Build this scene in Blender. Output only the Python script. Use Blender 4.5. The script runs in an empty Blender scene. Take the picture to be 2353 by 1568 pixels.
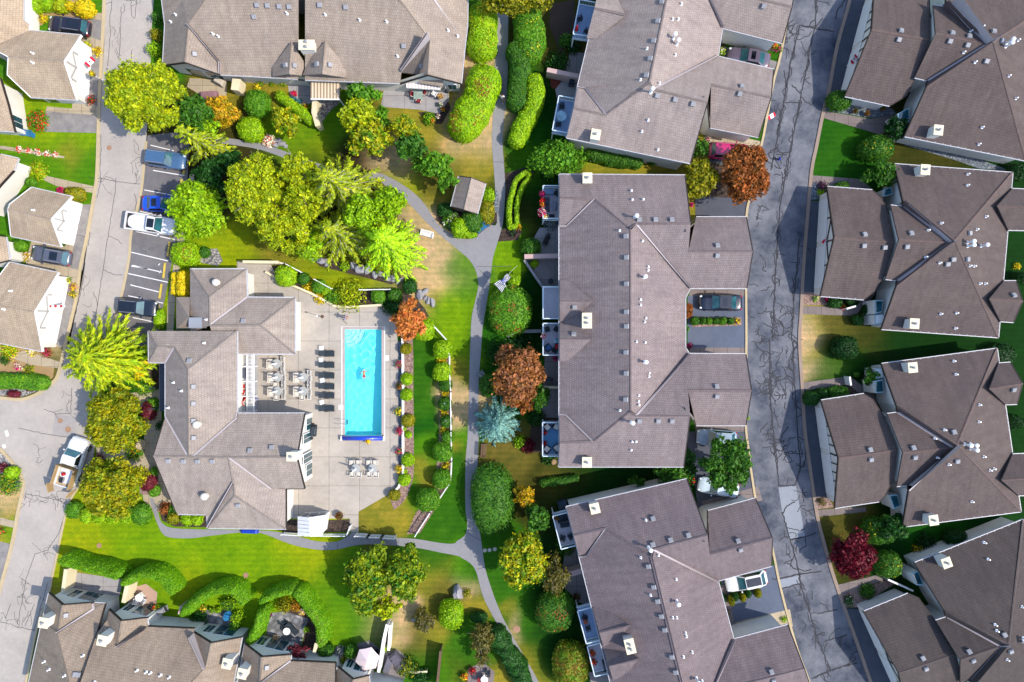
# Aerial view of a townhouse complex with a pool, built straight down from a drone camera.
import bpy, bmesh, math, random
import numpy as np
from mathutils import Vector, Matrix
from mathutils.geometry import tessellate_polygon
R = math.radians
rnd = random.Random(11)
rng = np.random.default_rng(11)
sc = bpy.context.scene
col = sc.collection
# survey grid: plan units measured on the photograph, 20.6 units per metre at ground, drone 76 m up
K, HC, CX, CY = 20.6, 76.0, 1176.5, 784.0
def P(x, y, z=0.0):
 s = (HC - z) / HC / K
 return Vector(((x - CX) * s, (CY - y) * s, z))
def lin(c):
 c = c / 255.0
 return c / 12.92 if c <= 0.04045 else ((c + 0.055) / 1.055) ** 2.4
def S(r, g, b, k=2.0):
 """albedo of a thing whose sunlit look is this sRGB triple"""
 return (min(lin(r) / k, .85), min(lin(g) / k, .85), min(lin(b) / k, .85), 1.0)
def sh(c, f):
 return (min(c[0] * f, .9), min(c[1] * f, .9), min(c[2] * f, .9), 1.0)
# ---------------------------------------------------------------- materials
MATS = {}
def newmat(name):
 m = bpy.data.materials.new(name)
 m.use_nodes = True
 nt = m.node_tree
 bs = nt.nodes['Principled BSDF']
 return m, nt, bs
def N(nt, t, **kw):
 n = nt.nodes.new(t)
 for k, v in kw.items():
  setattr(n, k, v)
 return n
def noise(nt, scale, detail=4, rough=.6, vec=None):
 n = N(nt, 'ShaderNodeTexNoise')
 n.inputs['Scale'].default_value = scale
 n.inputs['Detail'].default_value = detail
 n.inputs['Roughness'].default_value = rough
 if vec is not None:
  nt.links.new(vec, n.inputs['Vector'])
 return n
def ramp(nt, fac, stops):
 r = N(nt, 'ShaderNodeValToRGB')
 e = r.color_ramp.elements
 while len(e) < len(stops):
  e.new(.5)
 for i, (p, c) in enumerate(stops):
  e[i].position = p
  e[i].color = c
 nt.links.new(fac, r.inputs['Fac'])
 return r
def mixc(nt, fac, a, b, mode='MIX'):
 m = N(nt, 'ShaderNodeMix', data_type='RGBA', blend_type=mode)
 for s, v in ((m.inputs[0], fac), (m.inputs[6], a), (m.inputs[7], b)):
  if isinstance(v, (int, float)):
   s.default_value = v
  elif isinstance(v, tuple):
   s.default_value = v
  else:
   nt.links.new(v, s)
 return m.outputs[2]
def bump(nt, bs, h, strength, dist=.02):
 b = N(nt, 'ShaderNodeBump')
 b.inputs['Strength'].default_value = strength
 b.inputs['Distance'].default_value = dist
 nt.links.new(h, b.inputs['Height'])
 nt.links.new(b.outputs[0], bs.inputs['Normal'])
def plain(name, c, rough=.7, var=.12, scale=1.2, fine=9.0, metal=0.0, spec=.3):
 if name in MATS:
  return MATS[name]
 m, nt, bs = newmat(name)
 geo = N(nt, 'ShaderNodeNewGeometry')
 n1 = noise(nt, scale, 5, .65, geo.outputs['Position'])
 n2 = noise(nt, fine, 3, .6, geo.outputs['Position'])
 a = ramp(nt, n1.outputs[0], [(.3, sh(c, 1 - var)), (.7, sh(c, 1 + var))])
 b = ramp(nt, n2.outputs[0], [(.25, (1 - var, 1 - var, 1 - var, 1)), (.75, (1, 1, 1, 1))])
 nt.links.new(mixc(nt, 1.0, a.outputs[0], b.outputs[0], 'MULTIPLY'), bs.inputs['Base Color'])
 bs.inputs['Roughness'].default_value = rough
 bs.inputs['Metallic'].default_value = metal
 bs.inputs['Specular IOR Level'].default_value = spec
 MATS[name] = m
 return m
def paint(name, c, rough=.25):
 if name in MATS:
  return MATS[name]
 m, nt, bs = newmat(name)
 geo = N(nt, 'ShaderNodeNewGeometry')
 n1 = noise(nt, 3, 3, .6, geo.outputs['Position'])
 a = ramp(nt, n1.outputs[0], [(.3, sh(c, .92)), (.7, sh(c, 1.05))])
 nt.links.new(a.outputs[0], bs.inputs['Base Color'])
 bs.inputs['Roughness'].default_value = rough
 bs.inputs['Coat Weight'].default_value = .6
 bs.inputs['Coat Roughness'].default_value = .08
 MATS[name] = m
 return m
def glassmat(name, c):
 if name in MATS:
  return MATS[name]
 m, nt, bs = newmat(name)
 geo = N(nt, 'ShaderNodeNewGeometry')
 n1 = noise(nt, 1.4, 2, .5, geo.outputs['Position'])
 a = ramp(nt, n1.outputs[0], [(.35, sh(c, .7)), (.65, sh(c, 1.3))])
 nt.links.new(a.outputs[0], bs.inputs['Base Color'])
 bs.inputs['Roughness'].default_value = .06
 bs.inputs['Specular IOR Level'].default_value = .9
 MATS[name] = m
 return m
def surf(name, c, stain=.35, scale=.35, dark=None, rough=.9, joints=None, bmp=.25):
 """weathered concrete or asphalt, joints=(slab size) for scored slabs"""
 if name in MATS:
  return MATS[name]
 m, nt, bs = newmat(name)
 geo = N(nt, 'ShaderNodeNewGeometry')
 pos = geo.outputs['Position']
 dark = dark or sh(c, .55)
 n1 = noise(nt, scale, 8, .72, pos)
 n2 = noise(nt, 2.3, 6, .7, pos)
 n3 = noise(nt, 28, 3, .7, pos)
 f1 = ramp(nt, n1.outputs[0], [(.38, (0, 0, 0, 1)), (.68, (stain, stain, stain, 1))])
 f2 = ramp(nt, n2.outputs[0], [(.3, sh((1, 1, 1), .86)), (.72, (1, 1, 1, 1))])
 f3 = ramp(nt, n3.outputs[0], [(.3, sh((1, 1, 1), .82)), (.7, (1, 1, 1, 1))])
 base = mixc(nt, f1.outputs[0], c, dark)
 base = mixc(nt, 1.0, base, f2.outputs[0], 'MULTIPLY')
 base = mixc(nt, 1.0, base, f3.outputs[0], 'MULTIPLY')
 if joints:
  br = N(nt, 'ShaderNodeTexBrick')
  br.offset = 0.0
  br.inputs['Color1'].default_value = (1, 1, 1, 1)
  br.inputs['Color2'].default_value = (.9, .9, .9, 1)
  br.inputs['Mortar'].default_value = (.5, .48, .45, 1)
  br.inputs['Scale'].default_value = 1.0
  br.inputs['Mortar Size'].default_value = .03
  br.inputs['Mortar Smooth'].default_value = .3
  br.inputs['Brick Width'].default_value = joints
  br.inputs['Row Height'].default_value = joints * .95
  nt.links.new(pos, br.inputs['Vector'])
  base = mixc(nt, 1.0, base, br.outputs[0], 'MULTIPLY')
 nt.links.new(base, bs.inputs['Base Color'])
 bs.inputs['Roughness'].default_value = rough
 bs.inputs['Specular IOR Level'].default_value = .25
 bump(nt, bs, n3.outputs[0], bmp)
 MATS[name] = m
 return m
def speckle(name, c1, c2, c3, scale=7):
 """gravel, bark chips, river stones"""
 if name in MATS:
  return MATS[name]
 m, nt, bs = newmat(name)
 geo = N(nt, 'ShaderNodeNewGeometry')
 v = N(nt, 'ShaderNodeTexVoronoi')
 v.inputs['Scale'].default_value = scale
 nt.links.new(geo.outputs['Position'], v.inputs['Vector'])
 sep = N(nt, 'ShaderNodeSeparateColor')
 nt.links.new(v.outputs['Color'], sep.inputs[0])
 a = ramp(nt, sep.outputs[0], [(.1, c1), (.5, c2), (.9, c3)])
 d = ramp(nt, v.outputs['Distance'], [(.25, (1, 1, 1, 1)), (.6, (.45, .45, .45, 1))])
 nt.links.new(mixc(nt, 1.0, a.outputs[0], d.outputs[0], 'MULTIPLY'), bs.inputs['Base Color'])
 bs.inputs['Roughness'].default_value = .95
 bump(nt, bs, v.outputs['Distance'], -.6, .04)
 MATS[name] = m
 return m
def roofmat(name, c):
 if name in MATS:
  return MATS[name]
 m, nt, bs = newmat(name)
 uv = N(nt, 'ShaderNodeUVMap')
 geo = N(nt, 'ShaderNodeNewGeometry')
 br = N(nt, 'ShaderNodeTexBrick')
 br.offset = .5
 for k, v in (('Color1', sh(c, 1.06)), ('Color2', sh(c, .93)), ('Mortar', sh(c, .7))):
  br.inputs[k].default_value = v
 br.inputs['Scale'].default_value = 1.0
 br.inputs['Mortar Size'].default_value = .03
 br.inputs['Mortar Smooth'].default_value = .6
 br.inputs['Brick Width'].default_value = .22
 br.inputs['Row Height'].default_value = .27
 nt.links.new(uv.outputs[0], br.inputs['Vector'])
 n1 = noise(nt, .3, 6, .65, geo.outputs['Position'])
 n2 = noise(nt, 11, 4, .7, geo.outputs['Position'])
 n3 = noise(nt, 1.6, 5, .7, geo.outputs['Position'])
 mp = N(nt, 'ShaderNodeMapping')
 mp.inputs['Scale'].default_value = (1.6, .16, 1)
 nt.links.new(uv.outputs[0], mp.inputs[0])
 n4 = noise(nt, 1.0, 5, .7, mp.outputs[0])
 f4 = ramp(nt, n4.outputs[0], [(.3, (.84, .83, .82, 1)), (.6, (1.05, 1.05, 1.05, 1))])
 f1 = ramp(nt, n1.outputs[0], [(.3, (.84, .84, .86, 1)), (.7, (1.1, 1.09, 1.06, 1))])
 f2 = ramp(nt, n2.outputs[0], [(.3, (.76, .76, .77, 1)), (.7, (1.14, 1.14, 1.13, 1))])
 f3 = ramp(nt, n3.outputs[0], [(.3, (.88, .87, .87, 1)), (.7, (1.07, 1.07, 1.07, 1))])
 b = mixc(nt, 1.0, br.outputs[0], f1.outputs[0], 'MULTIPLY')
 b = mixc(nt, 1.0, b, f2.outputs[0], 'MULTIPLY')
 b = mixc(nt, 1.0, b, f3.outputs[0], 'MULTIPLY')
 b = mixc(nt, 1.0, b, f4.outputs[0], 'MULTIPLY')
 nt.links.new(b, bs.inputs['Base Color'])
 bs.inputs['Roughness'].default_value = .92
 bs.inputs['Specular IOR Level'].default_value = .2
 bump(nt, bs, br.outputs['Fac'], -.5, .03)
 MATS[name] = m
 return m
def leafmat(name, c, c2=None, k=1.05, trans=.35):
 """leaf clumps: each leaf its own tone, drifting between two leaf colours"""
 if name in MATS:
  return MATS[name]
 m, nt, bs = newmat(name)
 c2 = c2 or c
 a, b = S(*c, k=k), S(*c2, k=k)
 geo = N(nt, 'ShaderNodeNewGeometry')
 n1 = noise(nt, 1.5, 4, .7, geo.outputs['Position'])
 f = ramp(nt, n1.outputs[0], [(.4, (0, 0, 0, 1)), (.6, (1, 1, 1, 1))])
 base = mixc(nt, f.outputs[0], a, b)
 t = ramp(nt, geo.outputs['Random Per Island'], [(0, (.4, .46, .36, 1)), (.5, (.95, .95, .95, 1)), (1, (1.5, 1.42, 1.2, 1))])
 base = mixc(nt, 1.0, base, t.outputs[0], 'MULTIPLY')
 nt.links.new(base, bs.inputs['Base Color'])
 bs.inputs['Roughness'].default_value = .55
 bs.inputs['Specular IOR Level'].default_value = .25
 tr = N(nt, 'ShaderNodeBsdfTranslucent')
 nt.links.new(base, tr.inputs['Color'])
 mx = N(nt, 'ShaderNodeMixShader')
 mx.inputs[0].default_value = trans
 nt.links.new(bs.outputs[0], mx.inputs[1])
 nt.links.new(tr.outputs[0], mx.inputs[2])
 nt.links.new(mx.outputs[0], nt.nodes['Material Output'].inputs['Surface'])
 MATS[name] = m
 return m
def stripes(name, c1, c2, width, axis='X'):
 if name in MATS:
  return MATS[name]
 m, nt, bs = newmat(name)
 tc = N(nt, 'ShaderNodeTexCoord')
 w = N(nt, 'ShaderNodeTexWave', bands_direction=axis)
 w.inputs['Scale'].default_value = .314 / width
 nt.links.new(tc.outputs['Object'], w.inputs['Vector'])
 r = ramp(nt, w.outputs[0], [(.45, c1), (.55, c2)])
 nt.links.new(r.outputs[0], bs.inputs['Base Color'])
 bs.inputs['Roughness'].default_value = .7
 MATS[name] = m
 return m
# ---------------------------------------------------------------- mesh helpers
class MB:
 def __init__(s):
  s.v, s.f, s.m = [], [], []
 def add(s, vs, fs, mi=0):
  b = len(s.v)
  s.v += [tuple(v) for v in vs]
  s.f += [tuple(i + b for i in f) for f in fs]
  s.m += [mi] * len(fs)
 def box(s, cx, cy, z0, sx, sy, sz, rot=0.0, mi=0, taper=1.0):
  c, n = math.cos(rot), math.sin(rot)
  vs = []
  for z, k in ((z0, 1.0), (z0 + sz, taper)):
   for dx, dy in ((-1, -1), (1, -1), (1, 1), (-1, 1)):
    x, y = dx * sx / 2 * k, dy * sy / 2 * k
    vs.append((cx + x * c - y * n, cy + x * n + y * c, z))
  s.add(vs, [(3, 2, 1, 0), (4, 5, 6, 7), (0, 1, 5, 4), (1, 2, 6, 5), (2, 3, 7, 6), (3, 0, 4, 7)], mi)
 def prism(s, pts, z0, z1, mi=0):
  pts = [(p[0], p[1]) for p in pts]
  if area2(pts) < 0:
   pts = pts[::-1]
  n = len(pts)
  vs = [(p[0], p[1], z0) for p in pts] + [(p[0], p[1], z1) for p in pts]
  fs = [tuple(n + i for i in t) for t in tess(pts)] + [tuple(reversed(t)) for t in tess(pts)]
  fs += [(i, (i + 1) % n, n + (i + 1) % n, n + i) for i in range(n)]
  s.add(vs, fs, mi)
 def tube(s, pts, rs, seg=6, mi=0, caps=True):
  pts = [Vector(p) for p in pts]
  if not hasattr(rs, '__len__'):
   rs = [rs] * len(pts)
  vs = []
  for i, p in enumerate(pts):
   d = (pts[min(i + 1, len(pts) - 1)] - pts[max(i - 1, 0)]).normalized()
   a = d.orthogonal().normalized() if abs(d.z) > .95 else d.cross(Vector((0, 0, 1))).normalized()
   b = d.cross(a)
   for k in range(seg):
    t = 2 * math.pi * k / seg
    vs.append(p + (a * math.cos(t) + b * math.sin(t)) * rs[i])
  fs = []
  for i in range(len(pts) - 1):
   for k in range(seg):
    fs.append((i * seg + k, i * seg + (k + 1) % seg, (i + 1) * seg + (k + 1) % seg, (i + 1) * seg + k))
  if caps:
   fs.append(tuple(range(seg - 1, -1, -1)))
   fs.append(tuple((len(pts) - 1) * seg + k for k in range(seg)))
  s.add(vs, fs, mi)
 def lathe(s, cx, cy, prof, seg=12, mi=0):
  """prof: list of (radius, z) from bottom to top"""
  vs = []
  for r, z in prof:
   for k in range(seg):
    t = 2 * math.pi * k / seg
    vs.append((cx + r * math.cos(t), cy + r * math.sin(t), z))
  fs = []
  for i in range(len(prof) - 1):
   for k in range(seg):
    fs.append((i * seg + k, i * seg + (k + 1) % seg, (i + 1) * seg + (k + 1) % seg, (i + 1) * seg + k))
  fs.append(tuple(range(seg - 1, -1, -1)))
  fs.append(tuple((len(prof) - 1) * seg + k for k in range(seg)))
  s.add(vs, fs, mi)
 def build(s, name, mats, parent=None, loc=(0, 0, 0), smooth=False, rot=0.0):
  me = bpy.data.meshes.new(name)
  me.from_pydata(s.v, [], s.f)
  mats = mats if isinstance(mats, (list, tuple)) else [mats]
  for m in mats:
   me.materials.append(m)
  if len(mats) > 1:
   me.polygons.foreach_set('material_index', s.m)
  if smooth:
   me.polygons.foreach_set('use_smooth', [True] * len(s.f))
  me.update()
  o = bpy.data.objects.new(name, me)
  col.objects.link(o)
  o.location = loc
  o.rotation_euler = (0, 0, rot)
  if parent:
   o.parent = parent
  return o
def area2(p):
 return sum(p[i][0] * p[(i + 1) % len(p)][1] - p[(i + 1) % len(p)][0] * p[i][1] for i in range(len(p)))
def tess(pts):
 out = []
 for t in tessellate_polygon([[Vector((p[0], p[1], 0)) for p in pts]]):
  a, b, c = (Vector((pts[i][0], pts[i][1])) for i in t)
  cr = (b - a).cross(c - a)
  if abs(cr) < 1e-9:
   continue
  out.append(tuple(t) if cr > 0 else (t[0], t[2], t[1]))
 return out
def smoothline(pts, n=5, closed=False):
 """Catmull-Rom through the points"""
 out = []
 m = len(pts)
 rngi = range(m if closed else m - 1)
 for i in rngi:
  g = (lambda k: pts[k % m]) if closed else (lambda k: pts[max(0, min(m - 1, k))])
  p0, p1, p2, p3 = g(i - 1), g(i), g(i + 1), g(i + 2)
  for j in range(n):
   t = j / n
   out.append(tuple(.5 * (2 * p1[a] + (p2[a] - p0[a]) * t + (2 * p0[a] - 5 * p1[a] + 4 * p2[a] - p3[a]) * t * t
                                   + (3 * p1[a] - p0[a] - 3 * p2[a] + p3[a]) * t ** 3) for a in range(2)))
 if not closed:
  out.append(tuple(pts[-1]))
 return out
def tag(o, label=None, cat=None, group=None, kind=None):
 if label:
  o['label'] = label
 if cat:
  o['category'] = cat
 if group:
  o['group'] = group
 if kind:
  o['kind'] = kind
 return o
def empty(name, loc, label=None, cat=None, group=None, rot=0.0):
 o = bpy.data.objects.new(name, None)
 o.empty_display_size = .3
 col.objects.link(o)
 o.location = loc
 o.rotation_euler = (0, 0, rot)
 return tag(o, label, cat, group)
def dup(root, loc, rot=0.0, label=None, group=None):
 def cp(o, parent):
  c = o.copy()
  col.objects.link(c)
  c.parent = parent
  for ch in o.children:
   cp(ch, c)
  return c
 c = cp(root, None)
 c.location = loc
 c.rotation_euler = (0, 0, rot)
 if label:
  c['label'] = label
 if group:
  c['group'] = group
 return c
def T(c, r, *pts):
 """enlarged-tile readings -> plan units"""
 return [(588.25 * c + x / 4.0, 392.2 * r + y / 4.0) for x, y in pts]
# flat sheets of the setting
def sheet(name, pts, z, m, smooth=0, hole=None, kind='structure'):
 if smooth:
  pts = smoothline(pts, smooth, True)
 w = [P(x, y) for x, y in pts]
 mb = MB()
 if hole:
  h = [P(x, y) for x, y in hole]
  allp = w + h
  tri = tessellate_polygon([[Vector((p.x, p.y, 0)) for p in w], [Vector((p.x, p.y, 0)) for p in h]])
  fs = []
  for t in tri:
   a, b, c = (allp[i].to_2d() for i in t)
   fs.append(tuple(t) if (b - a).cross(c - a) > 0 else (t[0], t[2], t[1]))
  mb.add([(p.x, p.y, z) for p in allp], fs)
 else:
  mb.add([(p.x, p.y, z) for p in w], tess(w))
 o = mb.build(name, m)
 if kind:
  o['kind'] = kind
 return o
def ribbon(mb, pts, width, z, mi=0):
 """flat strip along world points"""
 pts = [Vector((p[0], p[1])) for p in pts]
 vs, fs = [], []
 for i, p in enumerate(pts):
  d = pts[min(i + 1, len(pts) - 1)] - pts[max(i - 1, 0)]
  if d.length < 1e-6:
   d = Vector((1, 0))
  d.normalize()
  n = Vector((-d.y, d.x)) * width / 2
  vs += [(p.x + n.x, p.y + n.y, z), (p.x - n.x, p.y - n.y, z)]
 for i in range(len(pts) - 1):
  fs.append((2 * i, 2 * i + 1, 2 * i + 3, 2 * i + 2))
 mb.add(vs, fs, mi)
def rail(mb, pts, w, z0, z1, mi=0):
 """solid strip (kerb, low wall, plank) along world points; z may be numbers"""
 pts = [Vector((p[0], p[1])) for p in pts]
 n = len(pts)
 vs = []
 for i, p in enumerate(pts):
  d = pts[min(i + 1, n - 1)] - pts[max(i - 1, 0)]
  d.normalize()
  q = Vector((-d.y, d.x)) * w / 2
  vs += [(p.x + q.x, p.y + q.y, z0), (p.x - q.x, p.y - q.y, z0), (p.x - q.x, p.y - q.y, z1), (p.x + q.x, p.y + q.y, z1)]
 fs = []
 for i in range(n - 1):
  a, b = 4 * i, 4 * i + 4
  for k in range(4):
   fs.append((a + k, a + (k + 1) % 4, b + (k + 1) % 4, b + k))
 fs += [(3, 2, 1, 0), tuple(4 * (n - 1) + k for k in range(4))]
 mb.add(vs, fs, mi)
# ---------------------------------------------------------------- palette
WHITE = plain('white_trim', S(238, 238, 236, 1.35), .5, .05)
STUCCO = plain('stucco_white', S(226, 222, 214, 1.35), .85, .05)
CREAM = plain('stucco_cream', S(236, 216, 178, 1.7), .85, .07)
TAUPE = plain('stucco_taupe', S(200, 186, 178), .85, .07)
DARKWOOD = plain('dark_timber', S(62, 52, 48), .7, .15)
GREYMET = plain('grey_metal', S(172, 172, 178, 1.9), .5, .08, metal=.0)
DKMET = plain('dark_metal', S(48, 50, 58), .45, .1)
GALV = plain('white_pipe', S(245, 245, 248, 1.3), .4, .04)
FLASH = plain('valley_flashing', S(206, 196, 200, 1.8), .55, .06)
TEAL = glassmat('window_glass', S(52, 110, 124, 3.0))
TINT = glassmat('tinted_glass', S(60, 128, 140, 3.2))
BLACKG = glassmat('dark_glass', S(24, 30, 42, 3.0))
TYRE = plain('tyre_rubber', S(36, 36, 38), .9, .1)
RIM = plain('wheel_alloy', S(170, 170, 174), .3, .05, metal=.6)
WOOD = plain('pale_wood', S(196, 160, 112), .75, .15)
BROWNW = plain('brown_wood', S(128, 100, 80), .8, .15)
DKFAB = plain('charcoal_fabric', S(40, 52, 62, 1.6), .8, .12)
WHITEP = plain('white_plastic', S(240, 240, 240, 1.4), .4, .04)
PALEP = plain('bone_plastic', S(226, 218, 206, 1.5), .5, .05)
REDP = plain('red_fabric', S(214, 30, 44), .7, .08)
BLUEP = plain('blue_fabric', S(28, 76, 200), .6, .08)
CYANP = plain('sky_blue_plastic', S(50, 140, 200), .5, .06)
SOIL = plain('soil', S(74, 56, 44), .95, .25)
BARK = plain('bark', S(122, 104, 86), .9, .25)
PALEBARK = plain('pale_bark', S(186, 176, 158, 1.7), .9, .15)
TERRA = plain('terracotta', S(168, 88, 62), .85, .1)
SKIN = plain('skin', S(214, 152, 118), .6, .05)
HAIR = plain('brown_hair', S(84, 60, 42), .8, .1)
STONE = plain('boulder_stone', S(178, 176, 182, 1.9), .9, .22, 1.5, 6)
CREAMTOP = plain('chimney_cap', S(246, 234, 202, 1.7), .8, .05)
KERBM = surf('kerb_concrete', S(236, 214, 172), .25)
KERBR = surf('kerb_concrete_aged', S(190, 168, 152), .3)
LEAF = dict(
 lime=leafmat('leaf_lime', (126, 172, 14), (148, 182, 18)),
 clip=leafmat('leaf_clipped', (92, 148, 12), (110, 158, 14)),
 lcon=leafmat('leaf_bright_lime', (172, 206, 14), (142, 190, 16), k=.95),
 yel=leafmat('leaf_yellow_green', (176, 184, 18), (126, 152, 16), k=1.02),
 gold=leafmat('leaf_gold', (226, 196, 24), (190, 180, 20)),
 grn=leafmat('leaf_green', (74, 130, 26), (98, 146, 28)),
 mid=leafmat('leaf_mid_green', (52, 102, 26), (72, 118, 28)),
 dk=leafmat('leaf_dark_green', (32, 80, 26), (42, 88, 26)),
 dim=leafmat('leaf_deep_green', (16, 58, 16), (26, 70, 18)),
 olive=leafmat('leaf_olive', (150, 142, 20), (112, 122, 18)),
 oran=leafmat('leaf_orange', (204, 154, 26), (166, 152, 22)),
 rust=leafmat('leaf_rust', (206, 120, 66), (196, 130, 58)),
 bron=leafmat('leaf_bronze', (164, 92, 42), (132, 84, 38)),
 cop=leafmat('leaf_copper', (156, 104, 50), (150, 96, 66)),
 red=leafmat('leaf_crimson', (112, 18, 38), (88, 14, 32)),
 wine=leafmat('leaf_wine', (120, 40, 56), (96, 34, 46)),
 spru=leafmat('leaf_blue_spruce', (98, 148, 144), (128, 172, 166)),
 mix=leafmat('leaf_maple_turning', (166, 158, 16), (104, 128, 14)),
 turn=leafmat('leaf_turning', (150, 164, 20), (48, 108, 20)),
 gg=leafmat('leaf_gold_green', (188, 178, 20), (84, 134, 20)),
 wil=leafmat('leaf_willow', (186, 192, 16), (134, 170, 14), k=1.0),
 hred=leafmat('leaf_photinia', (96, 138, 20), (130, 110, 34)),
 tan=leafmat('leaf_twiggy', (110, 100, 44), (88, 90, 34)),
 mag=leafmat('petal_magenta', (206, 24, 122), (190, 20, 90)),
 pred=leafmat('petal_red', (224, 34, 30), (214, 60, 60)),
 pwh=leafmat('petal_white', (240, 236, 226), (236, 220, 200)),
 pyel=leafmat('petal_yellow', (240, 204, 40), (220, 170, 40)),
 purp=leafmat('leaf_purple', (96, 50, 92), (76, 40, 60)),
 silv=leafmat('leaf_silver', (150, 150, 160), (120, 130, 140)),
)
# ---------------------------------------------------------------- foliage
def leafcloud(me_name, C, Nn, size, aspect, m, core=None, smooth=False):
 """one diamond-shaped leaf per point; core = (verts, faces) under them"""
 n = len(C)
 Nn = Nn / (np.linalg.norm(Nn, axis=1, keepdims=True) + 1e-9)
 t = rng.normal(size=(n, 3))
 t -= Nn * np.sum(t * Nn, axis=1, keepdims=True)
 t /= (np.linalg.norm(t, axis=1, keepdims=True) + 1e-9)
 return leafcloud_t(me_name, C, Nn, t, size, aspect, m, core)
def leafcloud_t(me_name, C, Nn, t, size, aspect, m, core=None):
 n = len(C)
 b = np.cross(Nn, t)
 s = (size * rng.uniform(.45, 1.45, size=(n, 1))) if np.isscalar(size) else size.reshape(-1, 1)
 V = np.stack([C + t * s, C + b * s * aspect, C - t * s, C - b * s * aspect], axis=1).reshape(-1, 3)
 nv, nf = 0, 0
 cv, cf = (core if core else (np.zeros((0, 3)), []))
 cv = np.asarray(cv, dtype=float).reshape(-1, 3)
 me = bpy.data.meshes.new(me_name)
 q = [f for f in cf]
 tot = len(cv) + len(V)
 me.vertices.add(tot)
 me.vertices.foreach_set('co', np.concatenate([cv, V]).astype(np.float32).ravel())
 li = [i for f in q for i in f]
 leafidx = (np.arange(n * 4) + len(cv)).astype(np.int32)
 loops = np.concatenate([np.array(li, dtype=np.int32), leafidx]) if li else leafidx
 me.loops.add(len(loops))
 me.loops.foreach_set('vertex_index', loops)
 starts, o = [], 0
 for f in q:
  starts.append(o)
  o += len(f)
 starts = np.concatenate([np.array(starts, dtype=np.int32), (np.arange(n) * 4 + o).astype(np.int32)])
 me.polygons.add(len(q) + n)
 me.polygons.foreach_set('loop_start', starts)
 me.materials.append(m)
 me.update(calc_edges=True)
 me.validate()
 return me
def link(name, me, parent=None, loc=(0, 0, 0)):
 o = bpy.data.objects.new(name, me)
 col.objects.link(o)
 o.location = loc
 if parent:
  o.parent = parent
 return o
def sphere_pts(n):
 v = rng.normal(size=(n, 3))
 return v / np.linalg.norm(v, axis=1, keepdims=True)
def wob(d, seed, amp):
 """smooth lumpiness over directions"""
 r = np.random.default_rng(seed)
 out = np.ones(len(d))
 for k in range(5):
  w = r.normal(size=3) * (2.0 + k * 1.3)
  out += amp / (1 + .5 * k) * np.sin(d @ w + r.uniform(0, 6.28))
 return out
def dome_core(rx, ry, h, seed, amp, pw=2.6, k=.93, nu=14, nv=7):
 vs, fs = [], []
 for j in range(nv + 1):
  a = math.pi / 2 * j / nv
  for i in range(nu):
   t = 2 * math.pi * i / nu
   vs.append((math.cos(t) * math.cos(a), math.sin(t) * math.cos(a), math.sin(a)))
 d = np.array(vs)
 p = dome_map(d, rx, ry, h, seed, amp, pw) * np.array([k, k, k])
 for j in range(nv):
  for i in range(nu):
   fs.append((j * nu + i, j * nu + (i + 1) % nu, (j + 1) * nu + (i + 1) % nu, (j + 1) * nu + i))
 return p, fs
def dome_map(d, rx, ry, h, seed, amp, pw=2.6):
 a = np.abs(d) + 1e-6
 s = (a[:, 0] ** pw + a[:, 1] ** pw + a[:, 2] ** pw) ** (-1 / pw)
 s = s * wob(d, seed, amp)
 zz = d[:, 2] * s
 # belly sits a third of the way up
 return np.stack([d[:, 0] * s * rx, d[:, 1] * s * ry, h * .32 + zz * np.where(zz > 0, h * .68, h * .32)], axis=1)
_seed = [100]
def shrub(x, y, rx, ry, h, pal, label, name='shrub', group=None, amp=.035, leaf=.11, dens=95, rot=0.0, pw=2.6, cat='shrub', spots=None):
 """clipped or rounded bush; x, y, rx, ry as seen from above in plan units"""
 zc = h * .5
 c = P(x, y, zc)
 s = (HC - zc) / HC / K
 rx, ry = rx * s, ry * s
 _seed[0] += 1
 sd = _seed[0]
 ar = 2 * math.pi * ((rx * ry + rx * h + ry * h) / 3)
 n = int(min(9000, max(60, ar * dens)))
 d = sphere_pts(n)
 d[:, 2] = np.where(d[:, 2] < -.3, -d[:, 2], d[:, 2])
 p = dome_map(d, rx, ry, h, sd, amp, pw) * rng.uniform(.95, 1.04, size=(n, 1))
 nn = d / np.array([rx, ry, h * .7]) + rng.normal(size=(n, 3)) * .45 / max(.4, min(rx, ry))
 core = dome_core(rx, ry, h, sd, amp, pw)
 me = leafcloud(name, p, nn, leaf, .55, LEAF[pal], core)
 o = link(name, me, None, (c.x, c.y, 0))
 o.rotation_euler = (0, 0, rot)
 if spots:
  pal2, k = spots
  me.materials.append(LEAF[pal2])
  top = rng.random(len(me.polygons)) < k
  cz = np.zeros(len(me.polygons) * 3, dtype=np.float32)
  me.polygons.foreach_get('center', cz)
  cz = cz.reshape(-1, 3)
  top &= (cz[:, 2] > h * .7) & (np.sin(cz[:, 0] * 3.1) + np.sin(cz[:, 1] * 2.7 + 1) > .1)
  top[:len(core[1])] = False
  me.polygons.foreach_set('material_index', top.astype(np.int32))
 return tag(o, label, cat, group)
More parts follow.
